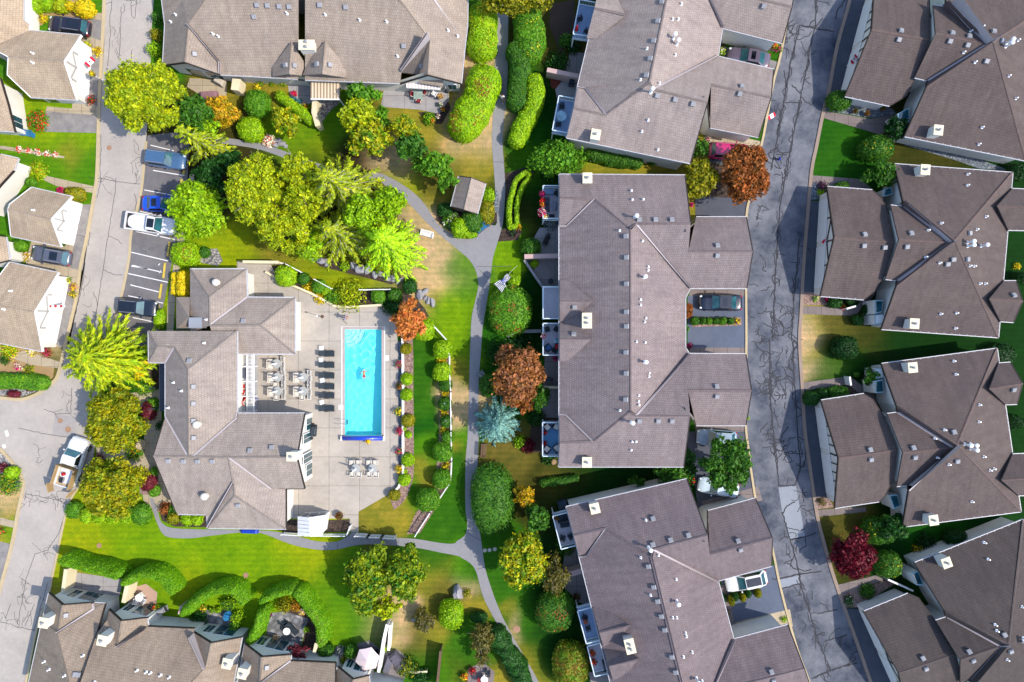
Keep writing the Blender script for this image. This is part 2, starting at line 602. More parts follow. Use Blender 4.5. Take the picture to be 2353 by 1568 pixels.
def hedge(pts, w, h, pal, label, name='hedge', group=None, leaf=.11, dens=85, cat='hedge', amp=.06, spots=None, pw=3.2):
 """clipped hedge along a line seen from above; w full width in plan units"""
 zc = h * .55
 pts = smoothline(pts, 5) if len(pts) > 2 else pts
 W = np.array([list(P(x, y, zc))[:2] for x, y in pts])
 s = (HC - zc) / HC / K
 hw = w * s / 2
 seg = np.linalg.norm(np.diff(W, axis=0), axis=1)
 L = np.concatenate([[0], np.cumsum(seg)])
 tot = L[-1]
 base = Vector((W[:, 0].mean(), W[:, 1].mean(), 0))
 _seed[0] += 1
 rs = np.random.default_rng(_seed[0])
 ph = rs.uniform(0, 6.28, 6)
 def at(u, v):
  """u along incl. rounded ends (-hw..tot+hw), v 0..pi across"""
  uu = np.clip(u, 0, tot)
  over = np.abs(u - uu) / hw
  k = np.sqrt(np.clip(1 - over ** 2, 0, 1)) * (1 + amp * np.sin(u * 1.7 + ph[0]) + amp * .6 * np.sin(u * 4.1 + ph[1]))
  x = np.interp(uu, L, W[:, 0])
  y = np.interp(uu, L, W[:, 1])
  e = .05
  tx = np.interp(np.clip(uu + e, 0, tot), L, W[:, 0]) - np.interp(np.clip(uu - e, 0, tot), L, W[:, 0])
  ty = np.interp(np.clip(uu + e, 0, tot), L, W[:, 1]) - np.interp(np.clip(uu - e, 0, tot), L, W[:, 1])
  ln = np.sqrt(tx ** 2 + ty ** 2) + 1e-9
  tx, ty = tx / ln, ty / ln
  cv, sv = np.cos(v), np.sin(v)
  q = (np.abs(cv) ** pw + np.abs(sv) ** pw) ** (-1 / pw)
  lat = cv * q * hw * k
  zz = sv * q * h * (1 + amp * .7 * np.sin(u * 2.3 + ph[2]) + amp * .5 * np.sin(u * 5.3 + v * 3 + ph[3])) * np.clip(k * 1.25, 0, 1)
  ux = (u - uu)
  return (np.stack([x + tx * ux - ty * lat, y + ty * ux + tx * lat, zz], axis=1),
    np.stack([-ty * cv + tx * np.sign(ux) * over, tx * cv + ty * np.sign(ux) * over, sv], axis=1))
 ar = (tot + 2 * hw) * (2 * hw + 2 * h)
 n = int(min(14000, ar * dens))
 u = rng.uniform(-hw, tot + hw, n)
 v = rng.uniform(0, math.pi, n)
 p, nn = at(u, v)
 p[:, :2] -= np.array([base.x, base.y])
 p += nn * rng.normal(0, .03, size=(n, 1))
 nn += rng.normal(size=(n, 3)) * .45
 nu, nv = max(8, int(tot / .35)), 8
 vs = []
 for i in range(nu + 1):
  uu = -hw + (tot + 2 * hw) * i / nu
  q, _ = at(np.full(nv + 1, uu), np.linspace(0, math.pi, nv + 1))
  q[:, :2] -= np.array([base.x, base.y])
  q *= np.array([1, 1, .96])
  vs.append(q)
 fs = [(i * (nv + 1) + k, (i + 1) * (nv + 1) + k, (i + 1) * (nv + 1) + k + 1, i * (nv + 1) + k + 1) for i in range(nu) for k in range(nv)]
 me = leafcloud(name, p, nn, leaf, .55, LEAF[pal], (np.concatenate(vs), fs))
 o = link(name, me, None, base)
 if spots:
  pal2, kk = spots
  me.materials.append(LEAF[pal2])
  sel = rng.random(len(me.polygons)) < kk
  cz = np.zeros(len(me.polygons) * 3, dtype=np.float32)
  me.polygons.foreach_get('center', cz)
  cz = cz.reshape(-1, 3)
  sel &= (cz[:, 2] > h * .8) & (np.sin(cz[:, 0] * 2.1) + np.sin(cz[:, 1] * 1.7) > .2)
  sel[:len(fs)] = False
  me.polygons.foreach_set('material_index', sel.astype(np.int32))
 return tag(o, label, cat, group)
def trunk(root, h, r, limbs, m, lean=(0, 0)):
 mb = MB()
 top = Vector((lean[0], lean[1], h * .72))
 mb.tube([(0, 0, -.05), (lean[0] * .4, lean[1] * .4, h * .35), top], [r, r * .7, r * .3], 8)
 for q in limbs:
  q = Vector(q)
  st = Vector((0, 0, 0)).lerp(top, rnd.uniform(.45, .85))
  midp = st.lerp(q, .5) + Vector((rnd.uniform(-.2, .2), rnd.uniform(-.2, .2), .2))
  mb.tube([st, midp, q], [r * .42, r * .24, r * .08], 5)
  for _ in range(2):
   q2 = q + Vector((rnd.uniform(-.8, .8), rnd.uniform(-.8, .8), rnd.uniform(-.1, .5)))
   mb.tube([midp, midp.lerp(q2, .6), q2], [r * .2, r * .12, r * .04], 4)
 return mb.build('trunk', m, root, smooth=True)
def tree(x, y, rx, ry, h, pal, label, name='tree', group=None, leaf=.2, dens=26, lobes=15, bark=None, low=.3, cat='tree', limbs=6, tight=1.0, flat=1.0):
 """broadleaf tree: leaf lobes spread through the crown, limbs showing between them"""
 zc = h * .62
 c = P(x, y, zc)
 s = (HC - zc) / HC / K
 rx, ry = rx * s, ry * s
 rz = h * (1 - low) / 2 * flat
 cz = h - rz
 root = empty(name, (c.x, c.y, 0), label, cat, group)
 L = []
 for i in range(lobes):
  # golden-angle spread over the upper crown
  t = i * 2.399963 + rnd.uniform(-.4, .4)
  f = math.sqrt((i + .5) / lobes)
  d = Vector((math.cos(t) * f, math.sin(t) * f, math.sqrt(max(0, 1 - f * f)) * rnd.uniform(.5, 1)))
  k = rnd.uniform(.66, .86)
  L.append((d.x * rx * k, d.y * ry * k, cz + d.z * rz * .62 - (.25 * rz if f > .8 else 0), rnd.uniform(.27, .42) * tight))
 Ps, Ns = [], []
 mr = (rx + ry) / 2
 La = np.array([l[:3] for l in L])
 for (lx, ly, lz, lr) in L:
  r3 = np.array([lr * rx, lr * ry, lr * max(rz, mr * .55)])
  n = int(4 * math.pi * (lr * mr) ** 2 * dens)
  d = sphere_pts(n)
  d[:, 2] = np.where(d[:, 2] < -.35, -d[:, 2], d[:, 2])
  _seed[0] += 1
  out = rng.uniform(.74, 1.1, size=(n, 1)) + (rng.random((n, 1)) < .16) * rng.uniform(0, .32, size=(n, 1))
  q = d * r3 * wob(d, _seed[0], .17)[:, None] * out + np.array([lx, ly, lz])
  Ps.append(q)
  Ns.append(d + rng.normal(size=(n, 3)) * .7)
 p, nn = np.concatenate(Ps), np.concatenate(Ns)
 # woody-leafy heart of every lobe, so that no ground shows straight through a clump
 cv, cf = [], []
 for (lx, ly, lz, lr) in L:
  v, f = dome_core(lr * rx * .68, lr * ry * .68, lr * max(rz, mr * .55) * 1.05, _seed[0], .1, 2.2, 1, 9, 4)
  o_ = len(cv)
  cv += (v + np.array([lx, ly, lz - lr * max(rz, mr * .55) * .6])).tolist()
  cf += [tuple(i + o_ for i in q) for q in f]
 me = leafcloud('crown', p, nn, leaf, .6, LEAF[pal], (cv, cf))
 link('crown', me, root)
 fk = 1.0 if bark is PALEBARK else .85
 ends = [(l[0] * fk, l[1] * fk, l[2] + l[3] * max(rz, mr * .55) * (1.0 if bark is PALEBARK else .2)) for l in rnd.sample(L, min(limbs, len(L)))]
 trunk(root, h, max(.09, h * .026), ends, bark or BARK)
 return root
def sprays(x, y, rx, ry, h, pal, label, name='conifer', group=None, levels=9, per=11, leaf=.16, asp=.3, droop=.25, bark=None, cat='tree', low=.12, side=7, top=.12, step=.34, limbs=False, fan=.34):
 """tree of long needled or drooping branches radiating from the stem"""
 zc = h * .5
 c = P(x, y, zc)
 s = (HC - zc) / HC / K
 rx, ry = rx * s, ry * s
 root = empty(name, (c.x, c.y, 0), label, cat, group)
 C, Tn, Nn = [], [], []
 mb = MB()
 mb.tube([(0, 0, -.05), (0, 0, h * .5), (0, 0, h * .96)], [max(.12, h * .025), h * .014, .02], 8)
 for lv in range(levels):
  f = lv / (levels - 1)
  z0 = h * (low + (1 - low) * f * .96)
  rad = (1 - f) ** .8 * (1 - top) + top
  nb = max(5, int(per * (.45 + .55 * rad)))
  for k in range(nb):
   a = 2 * math.pi * (k + rnd.uniform(-.35, .35)) / nb + lv * .9
   ln = rad * rnd.uniform(.72, 1.06)
   dx, dy = math.cos(a) * rx * ln, math.sin(a) * ry * ln
   L = math.hypot(dx, dy)
   ux, uy = dx / L, dy / L
   nseg = max(3, int(L / step))
   for i in range(nseg):
    t = (i + .6) / nseg
    zz = z0 + L * (.22 * t - (droop + .2) * t * t)
    w = (1 - t * .6) * fan * min(1.6, L * .32)
    for j in range(side):
     o = rnd.uniform(-1, 1)
     fw = rnd.uniform(-.5, .5) * step
     px = ux * (L * t + fw) - uy * o * w
     py = uy * (L * t + fw) + ux * o * w
     C.append((px, py, zz - abs(o) * w * .25 + rnd.uniform(-.05, .09)))
     sx, sy = ux - uy * o * 1.1, uy + ux * o * 1.1
     Tn.append((sx, sy, -.25 - droop * t + rnd.uniform(-.25, .25)))
     Nn.append((-ux * .25 + rnd.gauss(0, .3), -uy * .25 + rnd.gauss(0, .3), 1))
   if limbs or k % 3 == 0:
    mb.tube([(0, 0, z0), (ux * L * .5, uy * L * .5, z0 + L * .06), (ux * L * .86, uy * L * .86, z0 + L * (.19 - (droop + .2) * .74))],
      [.05, .03, .01], 4)
 C, Tn, Nn = np.array(C), np.array(Tn), np.array(Nn)
 Tn /= np.linalg.norm(Tn, axis=1, keepdims=True)
 Nn -= Tn * np.sum(Nn * Tn, axis=1, keepdims=True)
 Nn /= np.linalg.norm(Nn, axis=1, keepdims=True)
 me = leafcloud_t('crown', C, Nn, Tn, leaf * rng.uniform(.7, 1.35, size=len(C)), asp, LEAF[pal])
 link('crown', me, root)
 mb.build('trunk', bark or BARK, root, smooth=True)
 return root
def plant(x, y, r, h, pal, label, name='flowering_plant', group=None, pal2=None, k=.5, leaf=.1, dens=130, cat='plant', z=0.0):
 """loose little plant or flower clump"""
 c = P(x, y, z + h * .5)
 r = r / K
 n = int(max(40, min(1500, 4 * r * r * dens + 30)))
 d = sphere_pts(n)
 d[:, 2] = np.abs(d[:, 2])
 p = d * np.array([r, r, h]) * rng.uniform(.35, 1.08, size=(n, 1))
 p[:, 2] = np.maximum(p[:, 2], .02)
 me = leafcloud(name, p, d + rng.normal(size=(n, 3)) * .7, leaf, .6, LEAF[pal])
 if pal2:
  me.materials.append(LEAF[pal2])
  me.polygons.foreach_set('material_index', ((rng.random(n) < k) & (p[:, 2] > h * .25)).astype(np.int32))
 o = link(name, me, None, (c.x, c.y, z))
 return tag(o, label, cat, group)
def boulder(x, y, r, label, el=1.3, rot=0.0, group='garden boulders', hk=.75):
 bm = bmesh.new()
 bmesh.ops.create_icosphere(bm, subdivisions=3, radius=1)
 sd = rnd.randrange(9999)
 d = np.array([v.co[:] for v in bm.verts])
 r1 = np.random.default_rng(sd)
 k = wob(d, sd, .07)
 for _ in range(9):           # flat cleavage faces
  nrm = r1.normal(size=3)
  nrm /= np.linalg.norm(nrm)
  dd = (d * k[:, None]) @ nrm
  lim = r1.uniform(.62, .85)
  k = np.where(dd > lim, k * lim / np.maximum(dd, 1e-6), k)
 for v, kk in zip(bm.verts, k):
  v.co *= kk
 me = bpy.data.meshes.new('boulder')
 bm.to_mesh(me)
 bm.free()
 me.materials.append(STONE)
 rr = r / K
 o = link('boulder', me, None, P(x, y) + Vector((0, 0, rr * .25)))
 o.scale = (rr * el, rr / el * 1.1, rr * hk)
 o.rotation_euler = (0, 0, rot)
 return tag(o, label, 'rock', group)
# ---------------------------------------------------------------- houses
GUT = plain('gutter_grey_white', S(206, 206, 212, 1.6), .5, .15, 3)
def roofc(key):
 tones = dict(  # west roofs lighter, east darker: an overall brightness fall-off put into the colour
  L=(212, 190, 164), T=(190, 174, 160), C=(192, 178, 168), S=(182, 164, 146),
  M=(164, 150, 151), B2=(188, 173, 168), B4=(146, 132, 136), R=(118, 105, 103), R4=(99, 90, 89), G=(196, 180, 170))
 return roofmat('shingles_' + key.lower(), S(*tones[key], k=2.0))
VENT_ME = {}
def vent_mesh(kind):
 if kind in VENT_ME:
  return VENT_ME[kind]
 mb = MB()
 if kind == 'vent':
  mb.box(0, 0, -.1, .42, .42, .22)
  mb.box(0, 0, .12, .5, .5, .14, taper=.8)
  m = GREYMET
 elif kind == 'vent_pipe':
  mb.lathe(0, 0, [(.14, -.1), (.14, .04), (.075, .08), (.075, .38), (.06, .38)], 8)
  m = GALV
 elif kind == 'flue':
  mb.lathe(0, 0, [(.2, -.1), (.16, .05), (.1, .1), (.1, .95), (.21, .97), (.21, 1.12), (.05, 1.24)], 10)
  m = GALV
 elif kind == 'turbine_vent':
  mb.lathe(0, 0, [(.3, -.15), (.3, .1), (.22, .15), (.34, .3), (.4, .5), (.3, .68), (.1, .76)], 14)
  m = plain('turbine_metal', S(226, 220, 206, 1.6), .4, .06)
 o = mb.build(kind, m)
 VENT_ME[kind] = o.data
 bpy.data.objects.remove(o)
 return VENT_ME[kind]
def offset_poly(pts, d):
 """pts CCW world xy; positive d shrinks"""
 n = len(pts)
 out = []
 for i in range(n):
  a, b, c = Vector(pts[i - 1]), Vector(pts[i]), Vector(pts[(i + 1) % n])
  e1, e2 = (b - a), (c - b)
  if e1.length < 1e-4 or e2.length < 1e-4:
   out.append(b)
   continue
  e1.normalize()
  e2.normalize()
  n1, n2 = Vector((-e1.y, e1.x)), Vector((-e2.y, e2.x))
  m = n1 + n2
  if m.length < .2:
   out.append(b + n1 * d)
   continue
  m.normalize()
  k = min(2.2, 1 / max(.25, m.dot(n1)))
  out.append(b + m * d * k)
 return out
class House:
 def __init__(s, name, label, cat, verts, faces, outlines, key, wall=None, inset=.38, group=None, snap='', rake=None):
  s.rakem = rake or DARKWOOD
  tk = verts.split()
  s.V = {}
  for i in range(0, len(tk), 4):
   s.V[tk[i]] = P(float(tk[i + 1]), float(tk[i + 2]), float(tk[i + 3]))
  for sn in snap.split():                       # "b:ac" puts b in the vertical plane through a and c
   b, ac = sn.split(':')
   A, C, B = s.V[ac[0]], s.V[ac[1]], s.V[b]
   d = (C - A).to_2d().normalized()
   q = A.to_2d() + d * (B - A).to_2d().dot(d)
   s.V[b] = Vector((q.x, q.y, B.z))
  s.faces = [f for f in faces.split()]
  s.outl = outlines.split()
  pts = [s.V[c] for c in s.outl[0]]
  s.loc = Vector((sum(p.x for p in pts) / len(pts), sum(p.y for p in pts) / len(pts), 0))
  s.root = empty(name, s.loc, label, cat, group)
  s.wallm = wall or STUCCO
  s.inset = inset
  s.build_roof(roofc(key))
  s.build_walls()
  s.trim()
 def build_roof(s, m):
  vs, keys = [], []
  tris, face_n, face_id = [], [], []
  s.planes = []
  for fi, f in enumerate(s.faces):
   p = [s.V[c] for c in f]
   t2 = tess([(q.x, q.y) for q in p])
   nrm = Vector((0, 0, 0))
   for i in range(len(p)):
    a, b = p[i], p[(i + 1) % len(p)]
    nrm += Vector(((a.y - b.y) * (a.z + b.z), (a.z - b.z) * (a.x + b.x), (a.x - b.x) * (a.y + b.y)))
   if nrm.length < 1e-6:
    nrm = Vector((0, 0, 1))
   nrm.normalize()
   if nrm.z < 0:
    nrm = -nrm
   s.planes.append((p, nrm, [tuple(p[i] for i in t) for t in t2]))
   base = len(vs)
   vs += [q - s.loc for q in p]
   keys += list(f)
   for t in t2:
    tris.append(tuple(base + i for i in t))
    face_n.append(nrm)
    face_id.append(fi)
  # underside and edge band
  n = len(vs)
  th = .2
  ec = {}
  for t in tris:
   for i in range(3):
    e = (t[i], t[(i + 1) % 3])
    ec[e] = (keys[e[0]], keys[e[1]])
  kk = set(ec.values())
  border = [e for e, k in ec.items() if (k[1], k[0]) not in kk]
  allv = [tuple(v) for v in vs] + [(v.x, v.y, v.z - th) for v in vs]
  fs = list(tris) + [(t[2] + n, t[1] + n, t[0] + n) for t in tris] + [(a, a + n, b + n, b) for a, b in border]
  me = bpy.data.meshes.new('roof')
  me.from_pydata(allv, [], fs)
  me.materials.append(m)
  uvl = me.uv_layers.new(name='UVMap')
  nl = []
  for pi, poly in enumerate(me.polygons):
   top = pi < len(tris)
   nr = face_n[pi] if top else poly.normal.copy()
   u = Vector((0, 0, 1)).cross(nr)
   u = u.normalized() if u.length > .02 else Vector((1, 0, 0))
   w = nr.cross(u)
   for li in poly.loop_indices:
    q = Vector(allv[me.loops[li].vertex_index]) + s.loc
    uvl.data[li].uv = (q.dot(u), q.dot(w))
    nl.append(nr[:])
  me.polygons.foreach_set('use_smooth', [True] * len(me.polygons))
  me.normals_split_custom_set(nl)
  s.roof = bpy.data.objects.new('roof', me)
  col.objects.link(s.roof)
  s.roof.parent = s.root
  # caps on hips and ridges, metal in the valleys
  edge = {}
  for fi, f in enumerate(s.faces):
   for i in range(len(f)):
    e = tuple(sorted((f[i], f[(i + 1) % len(f)])))
    edge.setdefault(e, []).append(fi)
  for e, l in edge.items():
   cap, val = MB(), MB()
   if len(l) != 2:
    continue
   n1, n2 = s.planes[l[0]][1], s.planes[l[1]][1]
   if n1.dot(n2) > .992:
    continue
   a, b = s.V[e[0]] - s.loc, s.V[e[1]] - s.loc
   c2 = sum((q for q in s.planes[l[1]][0]), Vector()) / len(s.planes[l[1]][0]) - s.loc
   mb, w, up = (cap, .12, .05) if (c2 - a).dot(n1) < 0 else (val, .085, .035)
   d = (b - a).normalized()
   sd = d.cross(Vector((0, 0, 1)))
   if sd.length < .1:
    continue
   sd.normalize()
   if mb is cap:
    u = Vector((0, 0, up))
    vs2 = [a - sd * w + u * -.9, a + u, a + sd * w + u * -.9, b - sd * w + u * -.9, b + u, b + sd * w + u * -.9]
    # follow both slopes
    for k, (base, sg) in enumerate(((a, -1), (a, 0), (a, 1), (b, -1), (b, 0), (b, 1))):
     if sg:
      q = base + sd * w * sg
      z1 = min(s.plane_z(l[0], q), s.plane_z(l[1], q))
      vs2[k] = Vector((q.x, q.y, z1 + .03))
    mb.add(vs2, [(0, 3, 4, 1), (1, 4, 5, 2)])
   else:
    vs2 = []
    for base, sg in ((a, -1), (a, 0), (a, 1), (b, -1), (b, 0), (b, 1)):
     q = base + sd * w * sg
     z1 = max(s.plane_z(l[0], q), s.plane_z(l[1], q)) if sg else base.z
     vs2.append(Vector((q.x, q.y, z1 + up)))
    mb.add(vs2, [(0, 3, 4, 1), (1, 4, 5, 2)])
   if cap.f:
    cap.build('ridge_cap', sub_tone(m), s.roof)
   if val.f:
    val.build('valley_flashing', FLASH, s.roof)
 def plane_z(s, fi, q):
  p, nr, _ = s.planes[fi]
  c = p[0] - s.loc
  return c.z - ((q.x - c.x) * nr.x + (q.y - c.y) * nr.y) / nr.z
 def z_at(s, wx, wy):
  best = None
  for p, nr, ts in s.planes:
   for a, b, c in ts:
    d1 = (b.x - a.x) * (wy - a.y) - (b.y - a.y) * (wx - a.x)
    d2 = (c.x - b.x) * (wy - b.y) - (c.y - b.y) * (wx - b.x)
    d3 = (a.x - c.x) * (wy - c.y) - (a.y - c.y) * (wx - c.x)
    if d1 >= -1e-4 and d2 >= -1e-4 and d3 >= -1e-4:
     nn = (b - a).cross(c - a)
     if abs(nn.z) < 1e-6:
      continue
     z = a.z - ((wx - a.x) * nn.x + (wy - a.y) * nn.y) / nn.z
     if best is None or z > best[0]:
      best = (z, nr)
  return best
 def on_roof(s, x, y):
  z = 4.5
  r = None
  for _ in range(6):
   p = P(x, y, z)
   q = s.z_at(p.x, p.y)
   if q is None:
    break
   r = q
   z = q[0]
  return P(x, y, z), (r[1] if r else Vector((0, 0, 1)))
 def put(s, kind, pts, rot=0.0):
  me = vent_mesh(kind)
  for x, y in pts:
   p, nr = s.on_roof(x, y)
   o = bpy.data.objects.new(kind, me)
   col.objects.link(o)
   o.parent = s.roof
   o.location = p - s.loc
   if kind == 'vent':
    o.rotation_mode = 'QUATERNION'
    o.rotation_quaternion = Vector((0, 0, 1)).rotation_difference(nr) @ Matrix.Rotation(rot, 3, 'Z').to_quaternion()
   else:
    o.rotation_euler = (0, 0, rnd.uniform(0, 3))
 def chimney(s, x, y, w=.85, d=.95, up=1.25, rot=0.0, flues=1):
  """x, y: seen centre of the chimney top"""
  z = 6.0
  for _ in range(6):
   p = P(x, y, z)
   q = s.z_at(p.x, p.y)
   zr = q[0] if q else 4.0
   z = zr + up
  p = P(x, y, z) - s.loc
  mb = MB()
  mb.box(p.x, p.y, 0 if not q else zr - .8, w, d, z - .12 - (0 if not q else zr - .8), rot)
  o = mb.build('chimney', STUCCO, s.root)
  c = MB()
  c.box(p.x, p.y, z - .12, w + .14, d + .14, .12, rot)
  c.build('chimney_cap', CREAMTOP, o)
  for i in range(flues):
   f = MB()
   off = (i - (flues - 1) / 2) * .5
   f.lathe(p.x - math.sin(rot) * off, p.y + math.cos(rot) * off, [(.11, z), (.11, z + .22), (.15, z + .23), (.15, z + .3), (.05, z + .36)], 10)
   f.build('flue', GREYMET, o)
 def build_walls(s):
  mb = MB()
  s.walls = {}
  for ol in s.outl:
   pts = [s.V[c] for c in ol]
   names = list(ol)
   if area2([(p.x, p.y) for p in pts]) < 0:
    pts.reverse()
    names.reverse()
   ins = offset_poly([(p.x, p.y) for p in pts], s.inset)
   n = len(pts)
   base = [(q.x - s.loc.x, q.y - s.loc.y, -.05) for q in ins]
   # stop just under the roof skin
   top = [(q.x - s.loc.x, q.y - s.loc.y, p.z - .16) for q, p in zip(ins, pts)]
   mb.add(base + top, [(i, (i + 1) % n, n + (i + 1) % n, n + i) for i in range(n)])
   for nm, q in zip(names, ins):
    s.walls[nm] = q
  s.wall = mb.build('wall', s.wallm, s.root)
 def panel(s, name, e, tz, m, off=.06, th=.05, parent=None, at_edge=False):
  """flat piece on the wall between outline corners e[0], e[1]; tz = [(fraction, height)...]"""
  if at_edge:
   A, B = s.V[e[0]].to_2d(), s.V[e[1]].to_2d()
  else:
   A, B = Vector(s.walls[e[0]]), Vector(s.walls[e[1]])
  d = (B - A)
  n = Vector((d.y, -d.x)).normalized()
  c = s.loc.to_2d()
  if n.dot((A + B) / 2 - c) < 0:
   n = -n
  l = s.loc.to_2d()
  f, b = [], []
  for t, z in tz:
   q = A + d * t - l
   f.append((q.x + n.x * off, q.y + n.y * off, z))
   b.append((q.x + n.x * (off - th), q.y + n.y * (off - th), z))
  k = len(tz)
  mb = MB()
  mb.add(f + b, [tuple(range(k)), tuple(range(2 * k - 1, k - 1, -1))] + [(i, k + i, k + (i + 1) % k, (i + 1) % k) for i in range(k)])
  return mb.build(name, m, parent or s.root)
 def window(s, e, t0, t1, z0, z1, m=None, off=.05, panes=2):
  L = (Vector(s.walls[e[1]]) - Vector(s.walls[e[0]])).length
  fr = .07 / L
  w = s.panel('window', e, [(t0 - fr, z0 - .07), (t1 + fr, z0 - .07), (t1 + fr, z1 + .07), (t0 - fr, z1 + .07)], WHITE, off, .06)
  for i in range(panes):
   a = t0 + (t1 - t0) * i / panes + fr * .4
   b = t0 + (t1 - t0) * (i + 1) / panes - fr * .4
   s.panel('pane', e, [(a, z0), (b, z0), (b, z1), (a, z1)], m or TEAL, off + .02, .03, w)
 def board(s, e, a, b, w=.14, m=None, off=.1, name='timber_board'):
  """narrow board from (t,z) to (t,z) on a wall"""
  L = (Vector(s.walls[e[1]]) - Vector(s.walls[e[0]])).length
  dx, dz = (b[0] - a[0]) * L, b[1] - a[1]
  q = math.hypot(dx, dz)
  nx, nz = -dz / q * w / 2 / L, dx / q * w / 2
  s.panel(name, e, [(a[0] + nx, a[1] + nz), (a[0] - nx, a[1] - nz), (b[0] - nx, b[1] - nz), (b[0] + nx, b[1] + nz)], m or DARKWOOD, off, .05)
 def trim(s):
  for ol in s.outl:
   pts = [s.V[c] for c in ol]
   if area2([(p.x, p.y) for p in pts]) < 0:
    pts.reverse()
   for i in range(len(pts)):
    g, rk = MB(), MB()
    a, b = pts[i], pts[(i + 1) % len(pts)]
    d = (b - a).to_2d()
    if d.length < .5:
     continue
    n = Vector((d.y, -d.x)).normalized()
    mid = (a + b) / 2
    if s.z_at(mid.x + n.x * .3, mid.y + n.y * .3):
     continue
    if abs(a.z - b.z) < .3:
     z = (a.z + b.z) / 2
     p = [(q.x + n.x * .04 - s.loc.x, q.y + n.y * .04 - s.loc.y) for q in (a, b)]
     rail(g, p, .075, z - .14, z + .015)
     k = int(d.length / .8)
     for j in range(1, k):
      t = j / k
      q = a.lerp(b, t)
      g.box(q.x - n.x * .02 - s.loc.x, q.y - n.y * .02 - s.loc.y, z, .05, .16, .035, math.atan2(d.y, d.x))
    else:
     vs = []
     for q in (a, b):
      for o, zz in ((-.03, -.26), (.06, -.26), (.06, .03), (-.03, .03)):
       vs.append((q.x + n.x * o - s.loc.x, q.y + n.y * o - s.loc.y, q.z + zz))
     rk.add(vs, [(0, 1, 5, 4), (1, 2, 6, 5), (2, 3, 7, 6), (3, 0, 4, 7), (3, 2, 1, 0), (4, 5, 6, 7)])
    if g.f:
     g.build('gutter', GUT, s.root)
    if rk.f:
     rk.build('rake_board', s.rakem, s.root)
def sub_tone(m):
 nm = m.name + '_cap'
 if nm in MATS:
  return MATS[nm]
 key = {'shingles_l': (190, 170, 150), 'shingles_t': (158, 142, 130), 'shingles_c': (160, 148, 140), 'shingles_s': (158, 142, 128), 'shingles_m': (136, 120, 122),
           'shingles_b2': (150, 136, 132), 'shingles_b4': (122, 110, 116), 'shingles_r': (122, 102, 98), 'shingles_r4': (104, 92, 90), 'shingles_g': (178, 162, 150)}[m.name]
 return plain(nm, S(*key), .9, .2, 2.5, 7)
def garage_front(h, e, pk, brace='x', top=2.05, m=None):
 """white garage doors, band and half-timbered gable on the street end; e = eave corners, pk = ridge height"""
 h.panel('garage_door', e, [(.06, .05), (.47, .05), (.47, top - .1), (.06, top - .1)], WHITEP, .05)
 h.panel('garage_door', e, [(.53, .05), (.94, .05), (.94, top - .1), (.53, top - .1)], WHITEP, .05)
 h.panel('band_board', e, [(.0, top), (1, top), (1, top + .26), (0, top + .26)], WHITE, .09)
 z0 = top + .3
 h.board(e, (.5, z0), (.5, pk - .4), .14, m)
 if brace == 'x':
  h.board(e, (.5, z0 + .2), (.26, z0 + .95), .14, m)
  h.board(e, (.5, z0 + .2), (.74, z0 + .95), .14, m)
  h.board(e, (.27, z0), (.27, z0 + .9), .14, m)
  h.board(e, (.73, z0), (.73, z0 + .9), .14, m)
 else:
  for t in (.14, .23, .32, .41, .59, .68, .77, .86):
   hh = (pk - z0 - .25) * (1 - abs(t - .5) * 2) + .05
   h.board(e, (t, z0), (t, z0 + max(.2, hh)), .1)
RH = []   # right-hand street houses etc, kept for later details
# east street -----------------------------------------------------------
r2 = House('townhouse', 'dark roofed duplex with a pink and white flag on its half-timbered garage gable', 'house',
 'a 1901 429 2.6 b 1922 546 5.0 c 1886 681 2.6 d 1985 689 2.6 e 2012 668 2.9 f 2034 629 3.65 g 2055 557 5.0 h 2042 492 3.45 i 2027 456 3.0 j 2004 437 2.6 '
 'k 2056 377 3.0 l 2327 397 3.0 m 2193 554 6.6 n 2076 463 4.6 o 2075 475 4.0 p 2047 472 4.0 q 2065 551 6.0 r 2180 558 6.0 s 2035 642 4.0 t 2061 645 4.0 u 2061 657 4.6 v 2026 757 3.0 w 2294 776 3.0 '
 'A 2292 473 4.8 B 2326 434 3.3 C 2372 436 3.3 D 2372 478 4.8 E 2372 530 3.3 F 2317 529 3.3 G 2274 687 4.9 H 2307 646 3.3 I 2335 646 3.3 J 2350 693 4.8 X 2329 741 3.3 Y 2299 739 3.3',
 'abghij bcdefg klmn nmro porq qrts trmu umwv lwm ABCD ADEF GHIJ GJXY', 'abcdefghij klwvutsqpon CDEFB IJXYH', 'R', snap='b:ac q:ps', group='east street duplexes')
r3 = House('townhouse', 'dark roofed duplex with plain vertical battens in its pale garage gable', 'house',
 'a 1887 920 2.6 b 1931 1053 5.0 c 1919 1168 2.6 d 2020 1153 2.6 e 2034 1139 2.9 f 2054 1099 3.65 g 2062 1034 5.0 h 2034 963 3.5 i 2006 918 2.9 j 1985 905 2.6 '
 'k 2026 836 3.0 l 2291 801 3.0 m 2199 1024 6.6 n 2062 935 4.6 o 2062 948 4.0 p 2039 951 4.0 q 2072 1041 6.0 r 2190 1030 6.0 s 2061 1118 4.0 t 2087 1115 4.0 u 2089 1128 4.6 v 2075 1211 3.0 w 2346 1176 3.0 '
 'A 2274 894 4.9 B 2295 835 3.3 C 2322 833 3.3 D 2350 881 4.8 E 2337 929 3.3 F 2310 930 3.3 G 2302 1104 4.9 H 2327 1044 3.3 I 2372 1042 3.3 J 2372 1099 4.9 X 2372 1138 3.3 Y 2340 1139 3.3',
 'abghij bcdefg klmn nmro porq qrts trmu umwv lwm ABCD ADEF GHIJ GJXY', 'abcdefghij klwvutsqpon BCDEF IJXYH', 'R', snap='b:ac q:ps', group='east street duplexes')
